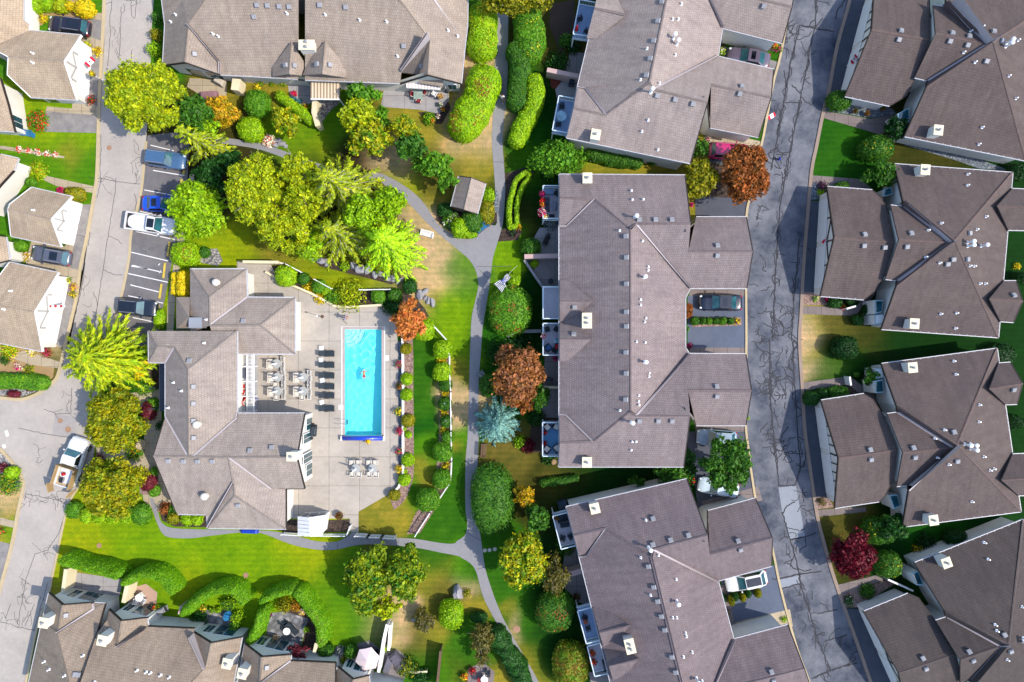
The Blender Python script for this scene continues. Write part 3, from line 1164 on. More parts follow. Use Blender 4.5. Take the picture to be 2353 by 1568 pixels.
r1 = House('townhouse', 'dark roofed duplex with a round shrub and stone bed by its garage corner', 'house',
 'a 2011 -37 2.6 b 2004 69 5.0 c 1942 222 2.6 d 2044 244 2.6 e 2082 221 2.9 f 2102 182 3.65 g 2137 92 5.0 h 2137 40 3.6 i 2135 -5 2.9 j 2113 -15 2.6 '
 'k 2181 -78 3.0 l 2460 -20 3.0 m 2281 97 6.6 n 2175 5 4.6 o 2172 17 4.0 p 2145 12 4.0 q 2151 77 6.0 r 2266 102 6.0 s 2102 179 4.0 t 2131 186 4.0 u 2130 200 4.6 v 2079 314 3.0 w 2358 370 3.0',
 'abghij bcdefg klmn nmro porq qrts trmu umwv lwm', 'abcdefghij klwvutsqpon', 'R', snap='b:ac q:ps', group='east street duplexes')
r4 = House('townhouse', 'darkest roofed duplex beyond the crimson maple, its white side wall climbing with a vine', 'house',
 'a 1985 1405 2.6 b 2066 1546 5.0 c 2088 1637 2.6 d 2189 1596 2.6 e 2215 1580 2.9 f 2225 1560 3.6 g 2192 1504 5.0 h 2147 1424 3.5 i 2110 1374 2.9 j 2086 1364 2.6 '
 'k 2102 1293 3.0 l 2351 1194 3.0 m 2318 1482 6.6 n 2172 1405 4.6 o 2175 1418 4.0 p 2150 1426 4.0 q 2207 1518 6.0 r 2299 1486 6.0 s 2207 1570 4.0 t 2232 1562 4.0 u 2240 1575 4.6 v 2264 1656 3.0 w 2513 1557 3.0',
 'abghij bcdefg klmn nmro porq qrts trmu umwv lwm', 'abcdefghij klwvutsqpon', 'R4', snap='b:ac q:ps', group='east street duplexes')
for h, br in ((r1, 'v'), (r2, 'x'), (r3, 'v'), (r4, 'x')):
 garage_front(h, 'ac', 5.0, brace=br)
 h.panel('clerestory_panel', 'ps', [(.04, 3.0), (.96, 3.0), (.96, 3.75), (.5, 5.6), (.04, 3.75)], plain('clerestory_taupe', S(214, 200, 194, 1.4), .8, .05) if h is r2 else plain('clerestory_cream', S(244, 226, 190, 1.3), .8, .05), .06)
r1.put('vent', T(3, 0, (1220, 290), (1200, 367), (1690, 310), (1670, 380), (1845, 340), (1832, 415), (2070, 297), (2145, 380), (2005, 565)), -.2)
r1.put('vent_pipe', T(3, 0, (1970, 250), (1860, 293), (1795, 487), (1900, 577), (1965, 1175), (1935, 1330), (2295, 375), (2210, 703), (2275, 910)))
r1.put('flue', T(3, 0, (2190, 400), (2180, 432)))
r1.chimney(2157, 299, rot=-.1)
r2.put('vent', T(3, 1, (885, 592), (880, 690), (1070, 705), (1312, 582), (1275, 697), (1648, 858), (1700, 815), (1845, 577), (1825, 817), (2255, 1152)), .1)
r2.put('vent_pipe', T(3, 1, (1470, 550), (1447, 795), (1590, 485), (1830, 137), (1833, 36), (1575, 850), (1585, 1318), (1730, 1310), (1720, 1450), (1915, 543), (2000, 425), (1852, 877), (1893, 880), (1945, 1040), (1993, 1040)))
r2.put('flue', T(3, 1, (1832, 662), (1832, 697), (1955, 695)))
r2.chimney(2102, 744, rot=-.06)
r2.chimney(2127, 390, up=1.3, rot=-.06)
r3.put('vent', T(3, 2, (937, 1000), (943, 1083), (1333, 983), (1347, 1063), (1705, 838), (1735, 1098), (2252, 440)), .15)
r3.put('vent_pipe', T(3, 2, (1705, 183), (1725, 305), (1620, 815), (1530, 893), (1555, 1070), (1660, 1132), (1935, 740), (1940, 585), (1980, 1060), (2037, 1185), (2073, 1172), (1870, 1473)))
r3.put('flue', T(3, 2, (1857, 945), (1860, 988), (1805, 945)))
r3.chimney(2098, 845, rot=.1)
r3.chimney(2146, 1196, up=1.3, rot=.14)
r4.put('vent', T(3, 3, (1420, 1345), (1447, 1435), (1845, 1285), (1880, 1360), (2170, 1130), (2225, 1275)), .4)
r4.put('vent_pipe', T(3, 3, (1985, 280), (2020, 433), (2085, 1035), (2100, 1090), (2330, 870), (2195, 1355)))
r4.put('flue', T(3, 3, (2340, 1160), (2345, 1190)))
r4.chimney(2176, 1294, rot=.35)
# middle row ------------------------------------------------------------
m3 = House('townhouse', 'long mauve roofed fourplex with white railed west balconies and two blue driveways', 'house',
 'a 1285 401 4.6 b 1574 403 4.6 c 1587 514 7.8 d 1462 515 7.8 e 1448 527 7.8 f 1366 458 6.15 g 1286 454 6.15 h 1302 521 4.75 i 1285 521 4.6 j 1285 953 4.6 x 1300 953 4.75 '
 'k 1584 813 3.9 y 1575 800 3.8 m 1575 684 3.8 n 1586 663 3.9 o 1582 578 6.1 p 1730 578 6.1 q 1716 663 3.9 r 1715 499 3.6 s 1600 499 3.6 '
 'A 1284 1073 4.6 B 1571 1073 4.6 C 1586 956 7.8 D 1462 956 7.8 E 1448 945 7.8 F 1363 1015 6.15 G 1286 1018 6.15 O 1581 898 6.1 W 1727 899 6.1 Q 1714 814 3.9 R 1714 978 3.6 S 1600 978 3.6 '
 '1 1286 644 4.7 2 1306 644 4.9 3 1362 692 6.6 4 1286 691 6.6 5 1316 738 4.95 6 1286 739 4.7 7 1286 742 4.7 8 1316 743 4.95 9 1360 778 6.6 0 1286 779 6.6 v 1307 830 4.9 w 1286 830 4.7',
 'abcdefg gfhi feEFxjih dnmykDEe dcopqn oprs AGFEDCB GFxj DkQWOC OWRS 1234 4356 7890 09vw', 'abcsrpqnmykQWRSCBAji', 'M', inset=.4)
m3.put('vent', T(2, 1, (1050, 605), (1055, 800), (1055, 1042), (1055, 1300), (1055, 1432), (1168, 458), (1318, 458), (1468, 458), (1887, 695), (1885, 777), (575, 1248), (567, 1512)))
m3.put('vent', T(2, 2, (1050, 103), (1052, 295), (1048, 535), (1170, 727), (1343, 727), (1470, 727), (1880, 420), (1882, 500)))
m3.put('vent_pipe', T(2, 1, (1097, 187), (1105, 270), (1205, 267), (990, 553), (1200, 648), (1252, 885), (1250, 917), (1182, 1185), (1182, 1235), (1230, 1357), (1220, 1392)))
m3.put('vent_pipe', T(2, 2, (1145, 5), (1225, 12), (1260, 293), (1258, 325), (1165, 497), (1163, 552), (1167, 587), (993, 637), (1105, 922), (1140, 922), (1095, 1000)))
m3.put('flue', T(2, 1, (1130, 432), (1210, 982)))
m3.put('flue', T(2, 2, (1215, 190), (1095, 742)))
m3.chimney(1350, 409, up=1.0)
m3.chimney(1349, 737, 0.85, 1.45, up=1.2, flues=2)
m3.chimney(1349, 1063, up=1.0)
b2 = House('townhouse', 'tilted pale roofed fourplex at the top with a flowered driveway strip and mauve car', 'house',
 'a 1302 317 4.6 b 1586 376 4.6 c 1626 235 7.8 d 1501 205 7.8 e 1493 189 7.8 f 1392 264 6.15 g 1318 249 6.15 h 1345 204 4.75 i 1327 200 4.6 j 1565 -170 7.8 k 1420 -190 4.6 '
 'l 1366 19 6.6 m 1437 35 6.6 n 1368 89 4.95 o 1348 88 4.7 p 1400 -42 4.95 q 1381 -46 4.7 s 1575 -120 7.8 t 1660 65 3.9 u 1650 130 3.9 v 1797 100 3.9 w 1820 15 6.1 x 1690 -15 6.1 y 1700 -90 7.8 '
 'A 1634 195 6.1 B 1772 224 6.1 C 1778 160 3.9 D 1743 316 3.6 E 1632 294 3.6 F 1835 -60 3.6 G 1720 -90 3.6',
 'abcdefg gfhi fejkih lmno lmpq edutsj stvwxy dcABCu ABDE xwFG', 'abcEDBCutvwFGjki', 'B2', inset=.4)
b2.put('vent', T(2, 0, (1380, 22), (1343, 198), (1305, 380), (1272, 543), (1238, 697), (1335, 878), (1500, 914), (1663, 954), (2110, 800), (2092, 860), (2313, 55)), -.2)
b2.put('vent_pipe', T(2, 0, (1240, 452), (1180, 738), (1475, 182), (1525, 184), (1500, 510), (1355, 770), (1250, 1108), (1193, 1212), (1340, 1380), (1555, 43)))
b2.put('flue', T(2, 0, (1480, 355), (1275, 850), (1510, 410)))
b2.chimney(1369, 309, up=1.1, rot=-.18)
b2.panel('garage_wall_panel', 'tv', [(.05, .1), (.97, .1), (.97, 3.2), (.05, 3.2)], STUCCO, .03)
b4 = House('townhouse', 'tilted mauve roofed fourplex at the bottom beside the white car driveway', 'house',
 'a 1301 1165 4.6 b 1578 1101 4.6 c 1626 1230 7.8 d 1501 1263 7.8 e 1496 1279 7.8 f 1391 1215 6.15 g 1318 1230 6.15 h 1348 1276 4.75 i 1331 1280 4.6 j 1580 1630 7.8 k 1420 1640 4.6 '
 'l 1377 1454 6.6 m 1447 1438 6.6 n 1385 1392 4.95 o 1361 1397 4.7 p 1416 1479 4.95 q 1387 1487 4.7 1 1399 1531 6.6 2 1468 1514 6.6 3 1416 1482 4.95 4 1388 1490 4.7 5 1431 1560 4.95 6 1409 1565 4.7 '
 's 1606 1660 7.8 t 1686 1469 3.9 u 1650 1335 3.9 v 1810 1436 3.9 w 1848 1536 6.1 x 1700 1575 6.1 A 1631 1272 6.1 B 1775 1237 6.1 C 1773 1301 3.9 D 1736 1145 3.6 E 1627 1174 3.6 F 1870 1600 3.6 G 1720 1645 3.6',
 'abcdefg gfhi fejkih lmno lmpq 1234 1256 dutsje dcABCu ABDE tvwxs xwFG', 'abcEDBCutvwFGsjki', 'B4', inset=.4)
b4.put('vent', T(2, 3, (1295, 65), (1293, 305), (1457, 262), (1620, 218), (2077, 270), (2097, 342), (1257, 497), (1305, 687), (1341, 817), (1375, 955), (1407, 1080), (1472, 1328), (1508, 1468)), .25)
b4.put('vent', T(3, 3, (30, 1472), (48, 1545)), .25)
b4.put('vent_pipe', T(2, 3, (1230, 75), (1183, 418), (1345, 395), (1507, 617), (1273, 762), (1475, 968), (1512, 968), (1593, 1110), (1600, 1140), (1653, 1285), (1573, 1328), (1745, 1550)))
b4.put('flue', T(2, 3, (1257, 325), (1510, 817), (1692, 1527)))
b4.chimney(1367, 1169, up=1.0, rot=.24)
b4.chimney(1448, 1486, .85, 1.4, up=1.2, rot=.24, flues=2)
b4.panel('wall_panel', 'ab', [(.03, .2), (.36, .2), (.36, 4.0), (.03, 4.0)], STUCCO, .02)
# top row ---------------------------------------------------------------
t1 = House('townhouse', 'long taupe roofed row along the top edge with a striped patio awning', 'house',
 'a 374 150 3.0 b 425 142 5.2 c 507 172 3.0 d 507 145 3.4 e 432 56 5.4 f 379 57 3.0 g 420 0 4.6 h 472 0 6.4 i 368 -30 3.0 z 425 -55 5.0 N 510 -55 7.0 1 685 182 3.0 2 685 -55 7.0 '
 '3 701 184 3.5 4 701 -55 7.5 j 919 192 3.5 k 922 166 3.8 l 988 92 5.9 m 918 0 6.9 M 880 -55 7.5 o 983 172 5.6 p 1060 192 3.5 q 1069 100 3.5 r 998 0 5.8 y 955 -55 6.6 t 1074 60 3.5 u 1076 -50 3.5 v 1010 -50 6.5 '
 'A 669 97 5.0 B 664 170 5.0 C 625 154 3.6 D 627 176 3.4 E 702 147 3.8 F 694 174 3.5 G 747 95 5.5 H 740 170 5.5 I 705 145 4.1 J 696 173 3.9 K 798 157 4.0 L 795 179 3.8 P 963 172 3.3 Q 963 191 2.9 R 1018 200 2.9 S 1018 181 3.3',
 'fabeg fgzi gzNhe bcde edc12Nh 34Mmlkj mlopqryM rqtuv ABDC ABFE GHJI GHLK PQRS kloP', 'abc13jopqtuMNzif', 'T', inset=.4, snap='b:ac')  # slot left open between the roof halves to show the step's shade strip
t1.put('vent', [(591, 12), (615, 13), (642, 15), (665, 16), (735, 12), (795, 17), (928, 106), (970, 152), (658, 151), (675, 151), (730, 149), (757, 150)])
t1.put('vent', T(0, 0, (2338, 155), (1785, 500)))
t1.put('vent_pipe', [(660, 32), (748, 35), (827, 47), (889, 51), (914, 130), (1030, 71), (1052, 84)])
t1.put('vent_pipe', T(0, 0, (1620, 140), (1575, 205), (2010, 340), (1960, 315)))
t1.chimney(704, 103, 1.5, .9, up=1.0, flues=2)
for e, l in (('ac', ((.25, .55, .3, 2.1), (.62, .9, .6, 2.1))), ('13', ((.66, .72, .3, 2.2), (.8, .98, .2, 2.2))), ('3j', ((.05, .3, .2, 2.3), (.4, .5, .8, 2.1))), ('jp', ((.35, .75, .2, 2.1), (.8, .95, .9, 2.1)))):
 for a, b, z0, z1 in l:
  t1.window(e, a, b, z0, z1, panes=3 if b - a > .2 else 2)
# bottom row ------------------------------------------------------------
s1 = House('townhouse', 'brown roofed corner house at the bottom left beside the road with a road-side chimney', 'house',
 'a 112 1363 3.0 b 145 1385 5.0 c 217 1385 3.2 C 216 1399 3.5 d 242 1387 3.2 e 222 1456 4.9 f 132 1454 5.4 g 166 1590 6.4 h 60 1595 3.0 i 97 1426 3.0 j 178 1590 6.3 k 110 1645 3.0',
 'abfi ifgh bcCf Cdejgf cdC', 'abcdejghi', 'S', snap='b:ac', group='bottom row houses')
s2 = House('townhouse', 'brown roofed house at the bottom with two north gables between the arc hedges', 'house',
 'A 250 1401 3.4 B 280 1419 5.2 C 340 1420 3.4 D 339 1440 3.7 E 446 1445 3.1 F 446 1454 3.4 G 472 1534 5.5 H 486 1466 5.2 I 556 1465 3.1 J 530 1605 3.1 L 269 1486 5.5 e 222 1456 5.1 K 246 1424 3.9 N 170 1612 7.2 M 400 1612 7.2',
 'ABLK BCDL eKLDEFGMN FHG HIJMG', 'ABCDEFHIJMNeK', 'S', snap='B:AC H:FI', group='bottom row houses')
s3 = House('townhouse', 'brown roofed house at the bottom edge behind the slate patio with red chairs', 'house',
 'A 562 1480 3.4 B 603 1505 5.2 C 669 1505 3.4 D 668 1519 3.7 E 771 1524 3.1 L 596 1572 5.5 N 540 1606 3.2 M 770 1640 6.5 O 600 1650 7.0', 'ABLN BCDL DEMOL LON', 'ABCDEMON', 'S', snap='B:AC', group='bottom row houses')
s4 = House('townhouse', 'brown roofed house at the bottom edge under the pale patio parasol', 'house',
 'A 776 1533 3.3 B 814 1551 5.0 C 848 1553 3.5 D 850 1575 3.7 E 930 1588 3.2 L 800 1606 5.4 M 900 1660 6.5 O 790 1660 6.5 N 768 1560 3.5', 'ABLN BCDL DEMOL', 'ABCDEMON', 'S', snap='B:AC', group='bottom row houses')
s1.put('vent_pipe', [(192, 1506), (103, 1520), (114, 1538), (150, 1552)])
s1.put('vent', [(151, 1414), (174, 1550), (182, 1551)])
s2.put('vent_pipe', [(316, 1540), (337, 1544), (347, 1546), (370, 1551), (390, 1556), (218, 1567)])
s3.put('vent', [(612, 1534)])
s1.chimney(99, 1432, up=1.5, rot=-.15)
s2.chimney(234, 1473, up=1.5, rot=-.2)
s2.chimney(521, 1526, up=1.5, rot=-.2)
s3.chimney(556, 1549, up=1.5, rot=-.2)
for h, e, l in ((s1, 'ac', ((.22, .4, .5, 2.2), (.48, .86, .3, 2.3))), (s2, 'AC', ((.08, .28, .5, 2.2), (.4, .9, .2, 2.4))), (s2, 'FI', ((.12, .3, .6, 2.2), (.36, .82, .2, 2.4))),
    (s3, 'AC', ((.1, .28, .5, 2.2), (.34, .8, .2, 2.4), (.84, .98, .8, 2.2))), (s4, 'AC', ((.1, .32, .6, 2.2), (.4, .9, .2, 2.4)))):
 for a, b, z0, z1 in l:
  h.window(e, a, b, z0, z1, panes=2)
# west street -----------------------------------------------------------
l1 = House('townhouse', 'sandy roofed house at the upper left with hanging flower baskets by its garage', 'house',
 'a 66 70 2.6 b 186 81 2.6 c 156 142 5.0 d 176 230 2.6 e 71 224 2.6 f 17 172 4.0 g 19 131 5.0 h -20 110 4.6 i -60 -60 6.0 j 55 -60 3.0 k 54 47 3.0 l 67 57 3.0 m -60 120 6.0',
 'abcgh cdefg ijklahm', 'lkjimhgfedcba', 'L', snap='c:bd', rake=WHITE, group='west street houses')
l2 = House('townhouse', 'small sandy roofed garage house beside the dark grey SUV', 'house',
 'a 72 431 2.6 b 165 452 2.6 c 132 507 5.0 d 140 567 2.6 e 25 543 2.6 f 18 482 4.9 g 22 470 4.4', 'abcfg cdef', 'abcdefg', 'L', snap='c:bd', rake=WHITE, group='west street houses')
l3 = House('townhouse', 'sandy roofed house with red and white bunting on its garage wall', 'house',
 'a 22 603 2.6 b 134 627 2.6 c 81 717 5.0 d 97 808 2.6 e -20 785 2.6 f -60 690 5.0 g 0 632 3.2', 'gabcf cdef', 'abcdefg', 'L', snap='c:bd', rake=WHITE, group='west street houses')
l4 = House('townhouse', 'sandy roof corner above the teal bench and flower bed at the left edge', 'house',
 'a -60 150 5.0 b 0 180 3.8 c 18 240 3.2 d 34 304 2.7 e -60 296 3.0', 'abcde', 'abcde', 'L', group='west street houses')
l5 = House('townhouse', 'sandy roof sliver beside the round flower bed at the left edge', 'house',
 'a -60 342 4.0 b 0 354 3.0 c 44 365 2.7 d 31 392 2.9 e 0 426 3.4 f -60 500 4.0', 'abcdef', 'abcdef', 'L', group='west street houses')
l6 = House('townhouse', 'sandy roof end at the left edge behind the orange flower border', 'house',
 'a -60 536 4.0 b 14 545 2.8 c 22 598 2.8 d -60 618 4.2', 'abcd', 'abcd', 'L', group='west street houses')
for h, e in ((l1, 'bd'), (l2, 'bd'), (l3, 'bd')):
 garage_front(h, e, 5.0, 'x', 2.05, plain('pale_batten', S(206, 204, 206), .7, .08))
l1.put('vent_pipe', T(0, 0, (305, 495), (305, 580)))
l2.put('vent_pipe', T(0, 1, (312, 367),))
l3.put('vent_pipe', T(0, 1, (105, 1108), (40, 1275)))
l4.window('cd', .3, .85, .8, 2.2)
l1.window('ed', .1, .35, .3, 2.0, BLACKG)
# clubhouse -------------------------------------------------------------
cl = House('clubhouse', 'L-shaped pool clubhouse with hipped taupe roofs and a glazed east gable', 'clubhouse',
 'A 437 618 2.9 B 567 618 2.9 C 569 683 2.9 D 481 682 4.3 E 679 684 2.9 F 679 814 2.9 G 500 814 2.9 H 482 748 4.3 I 598 747 4.3 J 437 765 2.9 '
 'M 341 761 4.3 N 545 761 4.3 O 545 950 4.3 Q 432 849 6.3 R 432 1048 6.3 S 362 795 5.1 U 401 799 5.1 V 342 833 4.3 W 380 834 4.3 X 380 957 4.3 Y 352 1049 6.3 '
 'a 404 1176 3.6 b 409 1182 3.6 c 476 1183 3.6 d 477 1214 3.6 e 657 1216 3.6 f 657 1124 3.9 g 700 1123 4.3 h 682 1051 6.1 i 700 950 4.3 k 539 1139 5.6 l 525 1051 6.2 m 443 1049 6.3 n 624 1123 4.3 o 537 1109 5.8 p 545 961 4.3',
 'ABD BCHD CEIH EFI FGHI ADHJ MNQUS MSV SUWV UQRXW NOpmRQ XRY pml Oihlp YabcdolmR dko dek efnlok lhgn', 'MNOihgfedcbaYXWV', 'C', inset=.4)
cl2 = offset_poly([(cl.V[c].x, cl.V[c].y) for c in 'JGFECBA'], .35)
mb = MB()
q = [(p.x - cl.loc.x, p.y - cl.loc.y) for p in cl2]
mb.add([(x, y, -.05) for x, y in q] + [(x, y, 2.74) for x, y in q], [(i, (i + 1) % 7, 7 + (i + 1) % 7, 7 + i) for i in range(7)])
mb.build('wall', STUCCO, cl.root)
mb = MB()
for a, b in (('A', 'B'), ('B', 'C'), ('C', 'E'), ('E', 'F'), ('F', 'G')):
 a, b = cl.V[a], cl.V[b]
 rail(mb, [(a.x - cl.loc.x, a.y - cl.loc.y), (b.x - cl.loc.x, b.y - cl.loc.y)], .12, 2.76, 2.92)
mb.build('gutter', GUT, cl.root)
cl.put('vent', T(0, 2, (1745, 185), (1778, 417), (1778, 572), (1778, 730), (1780, 888), (1552, 1094), (1690, 1098), (1820, 1098), (1957, 1098), (2302, 1008)))
cl.put('vent', [(560, 739), (625, 1029), (548, 1160)])
cl.put('vent_pipe', T(0, 2, (1600, 380), (1675, 457), (1552, 612), (1880, 18)))
cl.put('turbine_vent', [(500, 650), (456, 975), (474, 1139)])
cl.put('vent_pipe', [(475, 735)])
cl.chimney(670, 1050, .9, .8, up=1.4)
for a, b, z0, z1 in ((.06, .24, .4, 2.4), (.28, .42, .4, 3.4), (.58, .72, .4, 3.4), (.76, .94, .4, 2.4)):
 cl.window('ig', a, b, z0, z1, TEAL, panes=2)
mb = MB()
a = P(405, 683, 2.7); b = P(437, 683, 2.7); c = P(437, 757, 2.7); d = P(405, 757, 2.7); r1_ = P(434, 728, 3.7)
mb.add([p - cl.loc for p in (a, b, c, d, r1_)], [(1, 0, 4), (0, 3, 4), (3, 2, 4), (2, 1, 4)])
mb.build('porch_roof', roofc('C'), cl.root)
mb = MB()
mb.prism([(P(x, y, 3.6) - cl.loc)[:2] for x, y in ((435, 730), (468, 730), (468, 754), (435, 754))], 2.8, 3.75)
mb.build('porch_skylight', plain('skylight_blue_grey', S(166, 172, 182, 1.9), .3, .05), cl.root)
mb = MB()
mb.prism([(P(x, y, 2.6) - cl.loc)[:2] for x, y in ((367, 836), (381, 836), (381, 945), (367, 945))], 2.55, 2.7)
for yy in (845, 890, 936):
 p = P(370, yy) - cl.loc
 mb.box(p.x, p.y, 0, .12, .12, 2.6)
mb.build('walkway_canopy', plain('canopy_slate', S(74, 80, 96), .6, .1), cl.root)
# glazed entry bays of the east street
def bay(h, px, z=2.5, m=TEAL):
 w = [P(x, y, z) - h.loc for x, y in px]
 mb = MB(); mb.prism([(p.x, p.y) for p in w], 0, z)
 b = mb.build('bay', STUCCO, h.root)
 c = sum(w, Vector()) / len(w)
 mb = MB(); mb.prism([(p.x, p.y) for p in w], z, z + .06)
 mb.build('bay_frame', plain('bay_frame_pale', S(150, 190, 200, 1.5), .5, .06), b)
 q = [c + (p - c) * .82 for p in w]
 mb = MB(); mb.prism([(p.x, p.y) for p in q], z + .06, z + .09)
 mb.build('bay_glazing', m, b)
bay(r2, [(2009, 690), (2029, 690), (2026, 718), (2009, 722)])
bay(r2, [(2010, 724), (2026, 721), (2034, 728), (2030, 745), (2010, 746)], 2.3, WHITE)
bay(r2, [(2028, 437), (2046, 430), (2052, 446), (2030, 452)])
bay(r3, [(2008, 876), (2028, 872), (2030, 902), (2012, 904)])
bay(r3, [(2012, 848), (2026, 846), (2030, 868), (2012, 872)], 2.3, WHITE)
bay(r3, [(2043, 1138), (2062, 1136), (2068, 1164), (2054, 1170)])
bay(r1, [(2062, 262), (2088, 248), (2090, 272), (2066, 282)])
bay(r1, [(2066, 284), (2090, 275), (2084, 300), (2068, 302)], 2.3, WHITE)
bay(r4, [(2092, 1318), (2108, 1312), (2122, 1345), (2106, 1345)])
# ---------------------------------------------------------------- ground
POOL = (792.5, 757.5, 877, 1002)
GT = dict(Y=(158, 176, 12), L=(122, 166, 8), G=(80, 140, 14), M=(56, 114, 14), D=(28, 94, 10), Q=(16, 62, 10), T=(212, 184, 134), O=(156, 148, 46), B=(112, 106, 42), E=(70, 72, 22), W=(48, 42, 26))  # darker greens on the east side hold a light fall-off in the tint
GP = '''100 330 60 L,150 355 30 O,190 380 30 G,60 300 40 Y,60 380 60 G,690 330 60 L,640 300 30 L,740 300 45 G,720 345 35 Y,545 200 40 O,650 205 45 O,560 260 40 E,
1000 330 40 O,955 290 40 O,1080 380 45 O,1100 150 25 T,1115 290 30 T,1060 330 40 T,900 370 35 T,985 430 40 O,930 440 30 Y,1010 400 40 E,970 400 30 W,960 510 42 T,1000 590 46 T,945 645 46 T,975 560 36 T,1010 640 40 T,
1040 700 45 L,1060 610 30 G,990 690 25 O,1065 660 25 G,1050 770 45 L,1060 850 30 O,1060 930 30 T,1055 1000 30 G,1050 1080 30 M,1060 1180 45 M,1000 1220 40 M,1040 1030 20 O,970 800 30 M,970 860 30 M,968 920 25 M,965 970 25 D,965 1040 25 G,970 1090 20 O,960 1130 30 G,
860 1190 40 O,920 1170 22 O,840 1210 25 B,500 560 60 Y,440 560 40 L,560 600 40 Y,640 600 40 O,700 610 40 Y,780 625 40 Y,870 640 40 Y,
200 1240 60 Y,300 1240 60 L,430 1250 60 L,560 1260 60 L,700 1280 60 Y,800 1290 40 G,850 1270 30 B,640 1320 60 L,780 1380 60 G,760 1450 60 L,830 1450 50 G,160 1340 30 O,130 1290 25 Y,250 1345 40 G,440 1320 30 Y,
990 1330 40 O,1030 1360 40 B,890 1430 36 T,905 1390 25 T,1070 1340 22 T,1090 1400 20 O,950 1480 40 B,1000 1450 30 O,1020 1520 50 G,950 1530 40 M,1080 1480 40 M,1060 1540 40 E,985 1290 40 M,1060 1300 30 G,
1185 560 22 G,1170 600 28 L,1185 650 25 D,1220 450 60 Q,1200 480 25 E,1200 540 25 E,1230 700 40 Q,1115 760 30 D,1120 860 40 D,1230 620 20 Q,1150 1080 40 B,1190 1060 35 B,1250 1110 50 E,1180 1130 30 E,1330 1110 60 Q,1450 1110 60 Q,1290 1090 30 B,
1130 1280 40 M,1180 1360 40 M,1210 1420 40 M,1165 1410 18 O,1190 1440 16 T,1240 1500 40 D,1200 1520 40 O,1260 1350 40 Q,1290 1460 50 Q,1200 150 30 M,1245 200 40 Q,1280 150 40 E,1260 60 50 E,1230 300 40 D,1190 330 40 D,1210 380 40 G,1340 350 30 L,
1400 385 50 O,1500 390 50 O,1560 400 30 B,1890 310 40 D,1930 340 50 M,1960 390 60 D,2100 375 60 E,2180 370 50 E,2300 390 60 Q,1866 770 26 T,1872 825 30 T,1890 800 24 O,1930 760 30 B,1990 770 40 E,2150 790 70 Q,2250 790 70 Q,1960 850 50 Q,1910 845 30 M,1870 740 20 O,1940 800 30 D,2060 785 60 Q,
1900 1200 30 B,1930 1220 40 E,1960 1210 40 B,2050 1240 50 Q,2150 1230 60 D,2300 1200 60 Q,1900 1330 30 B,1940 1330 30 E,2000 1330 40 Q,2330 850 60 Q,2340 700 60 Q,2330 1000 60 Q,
20 810 40 T,60 850 30 B,20 1140 40 T,10 1180 40 O,60 20 60 G,150 20 40 G,30 1220 20 L,0 1130 30 T,350 60 30 M,360 130 30 G,
480 330 60 E,440 400 60 W,470 440 50 W,520 470 50 W,620 400 80 W,760 420 90 W,850 500 60 W,680 520 80 W,800 560 50 W,880 590 50 E'''.replace('\n', '').split(',')
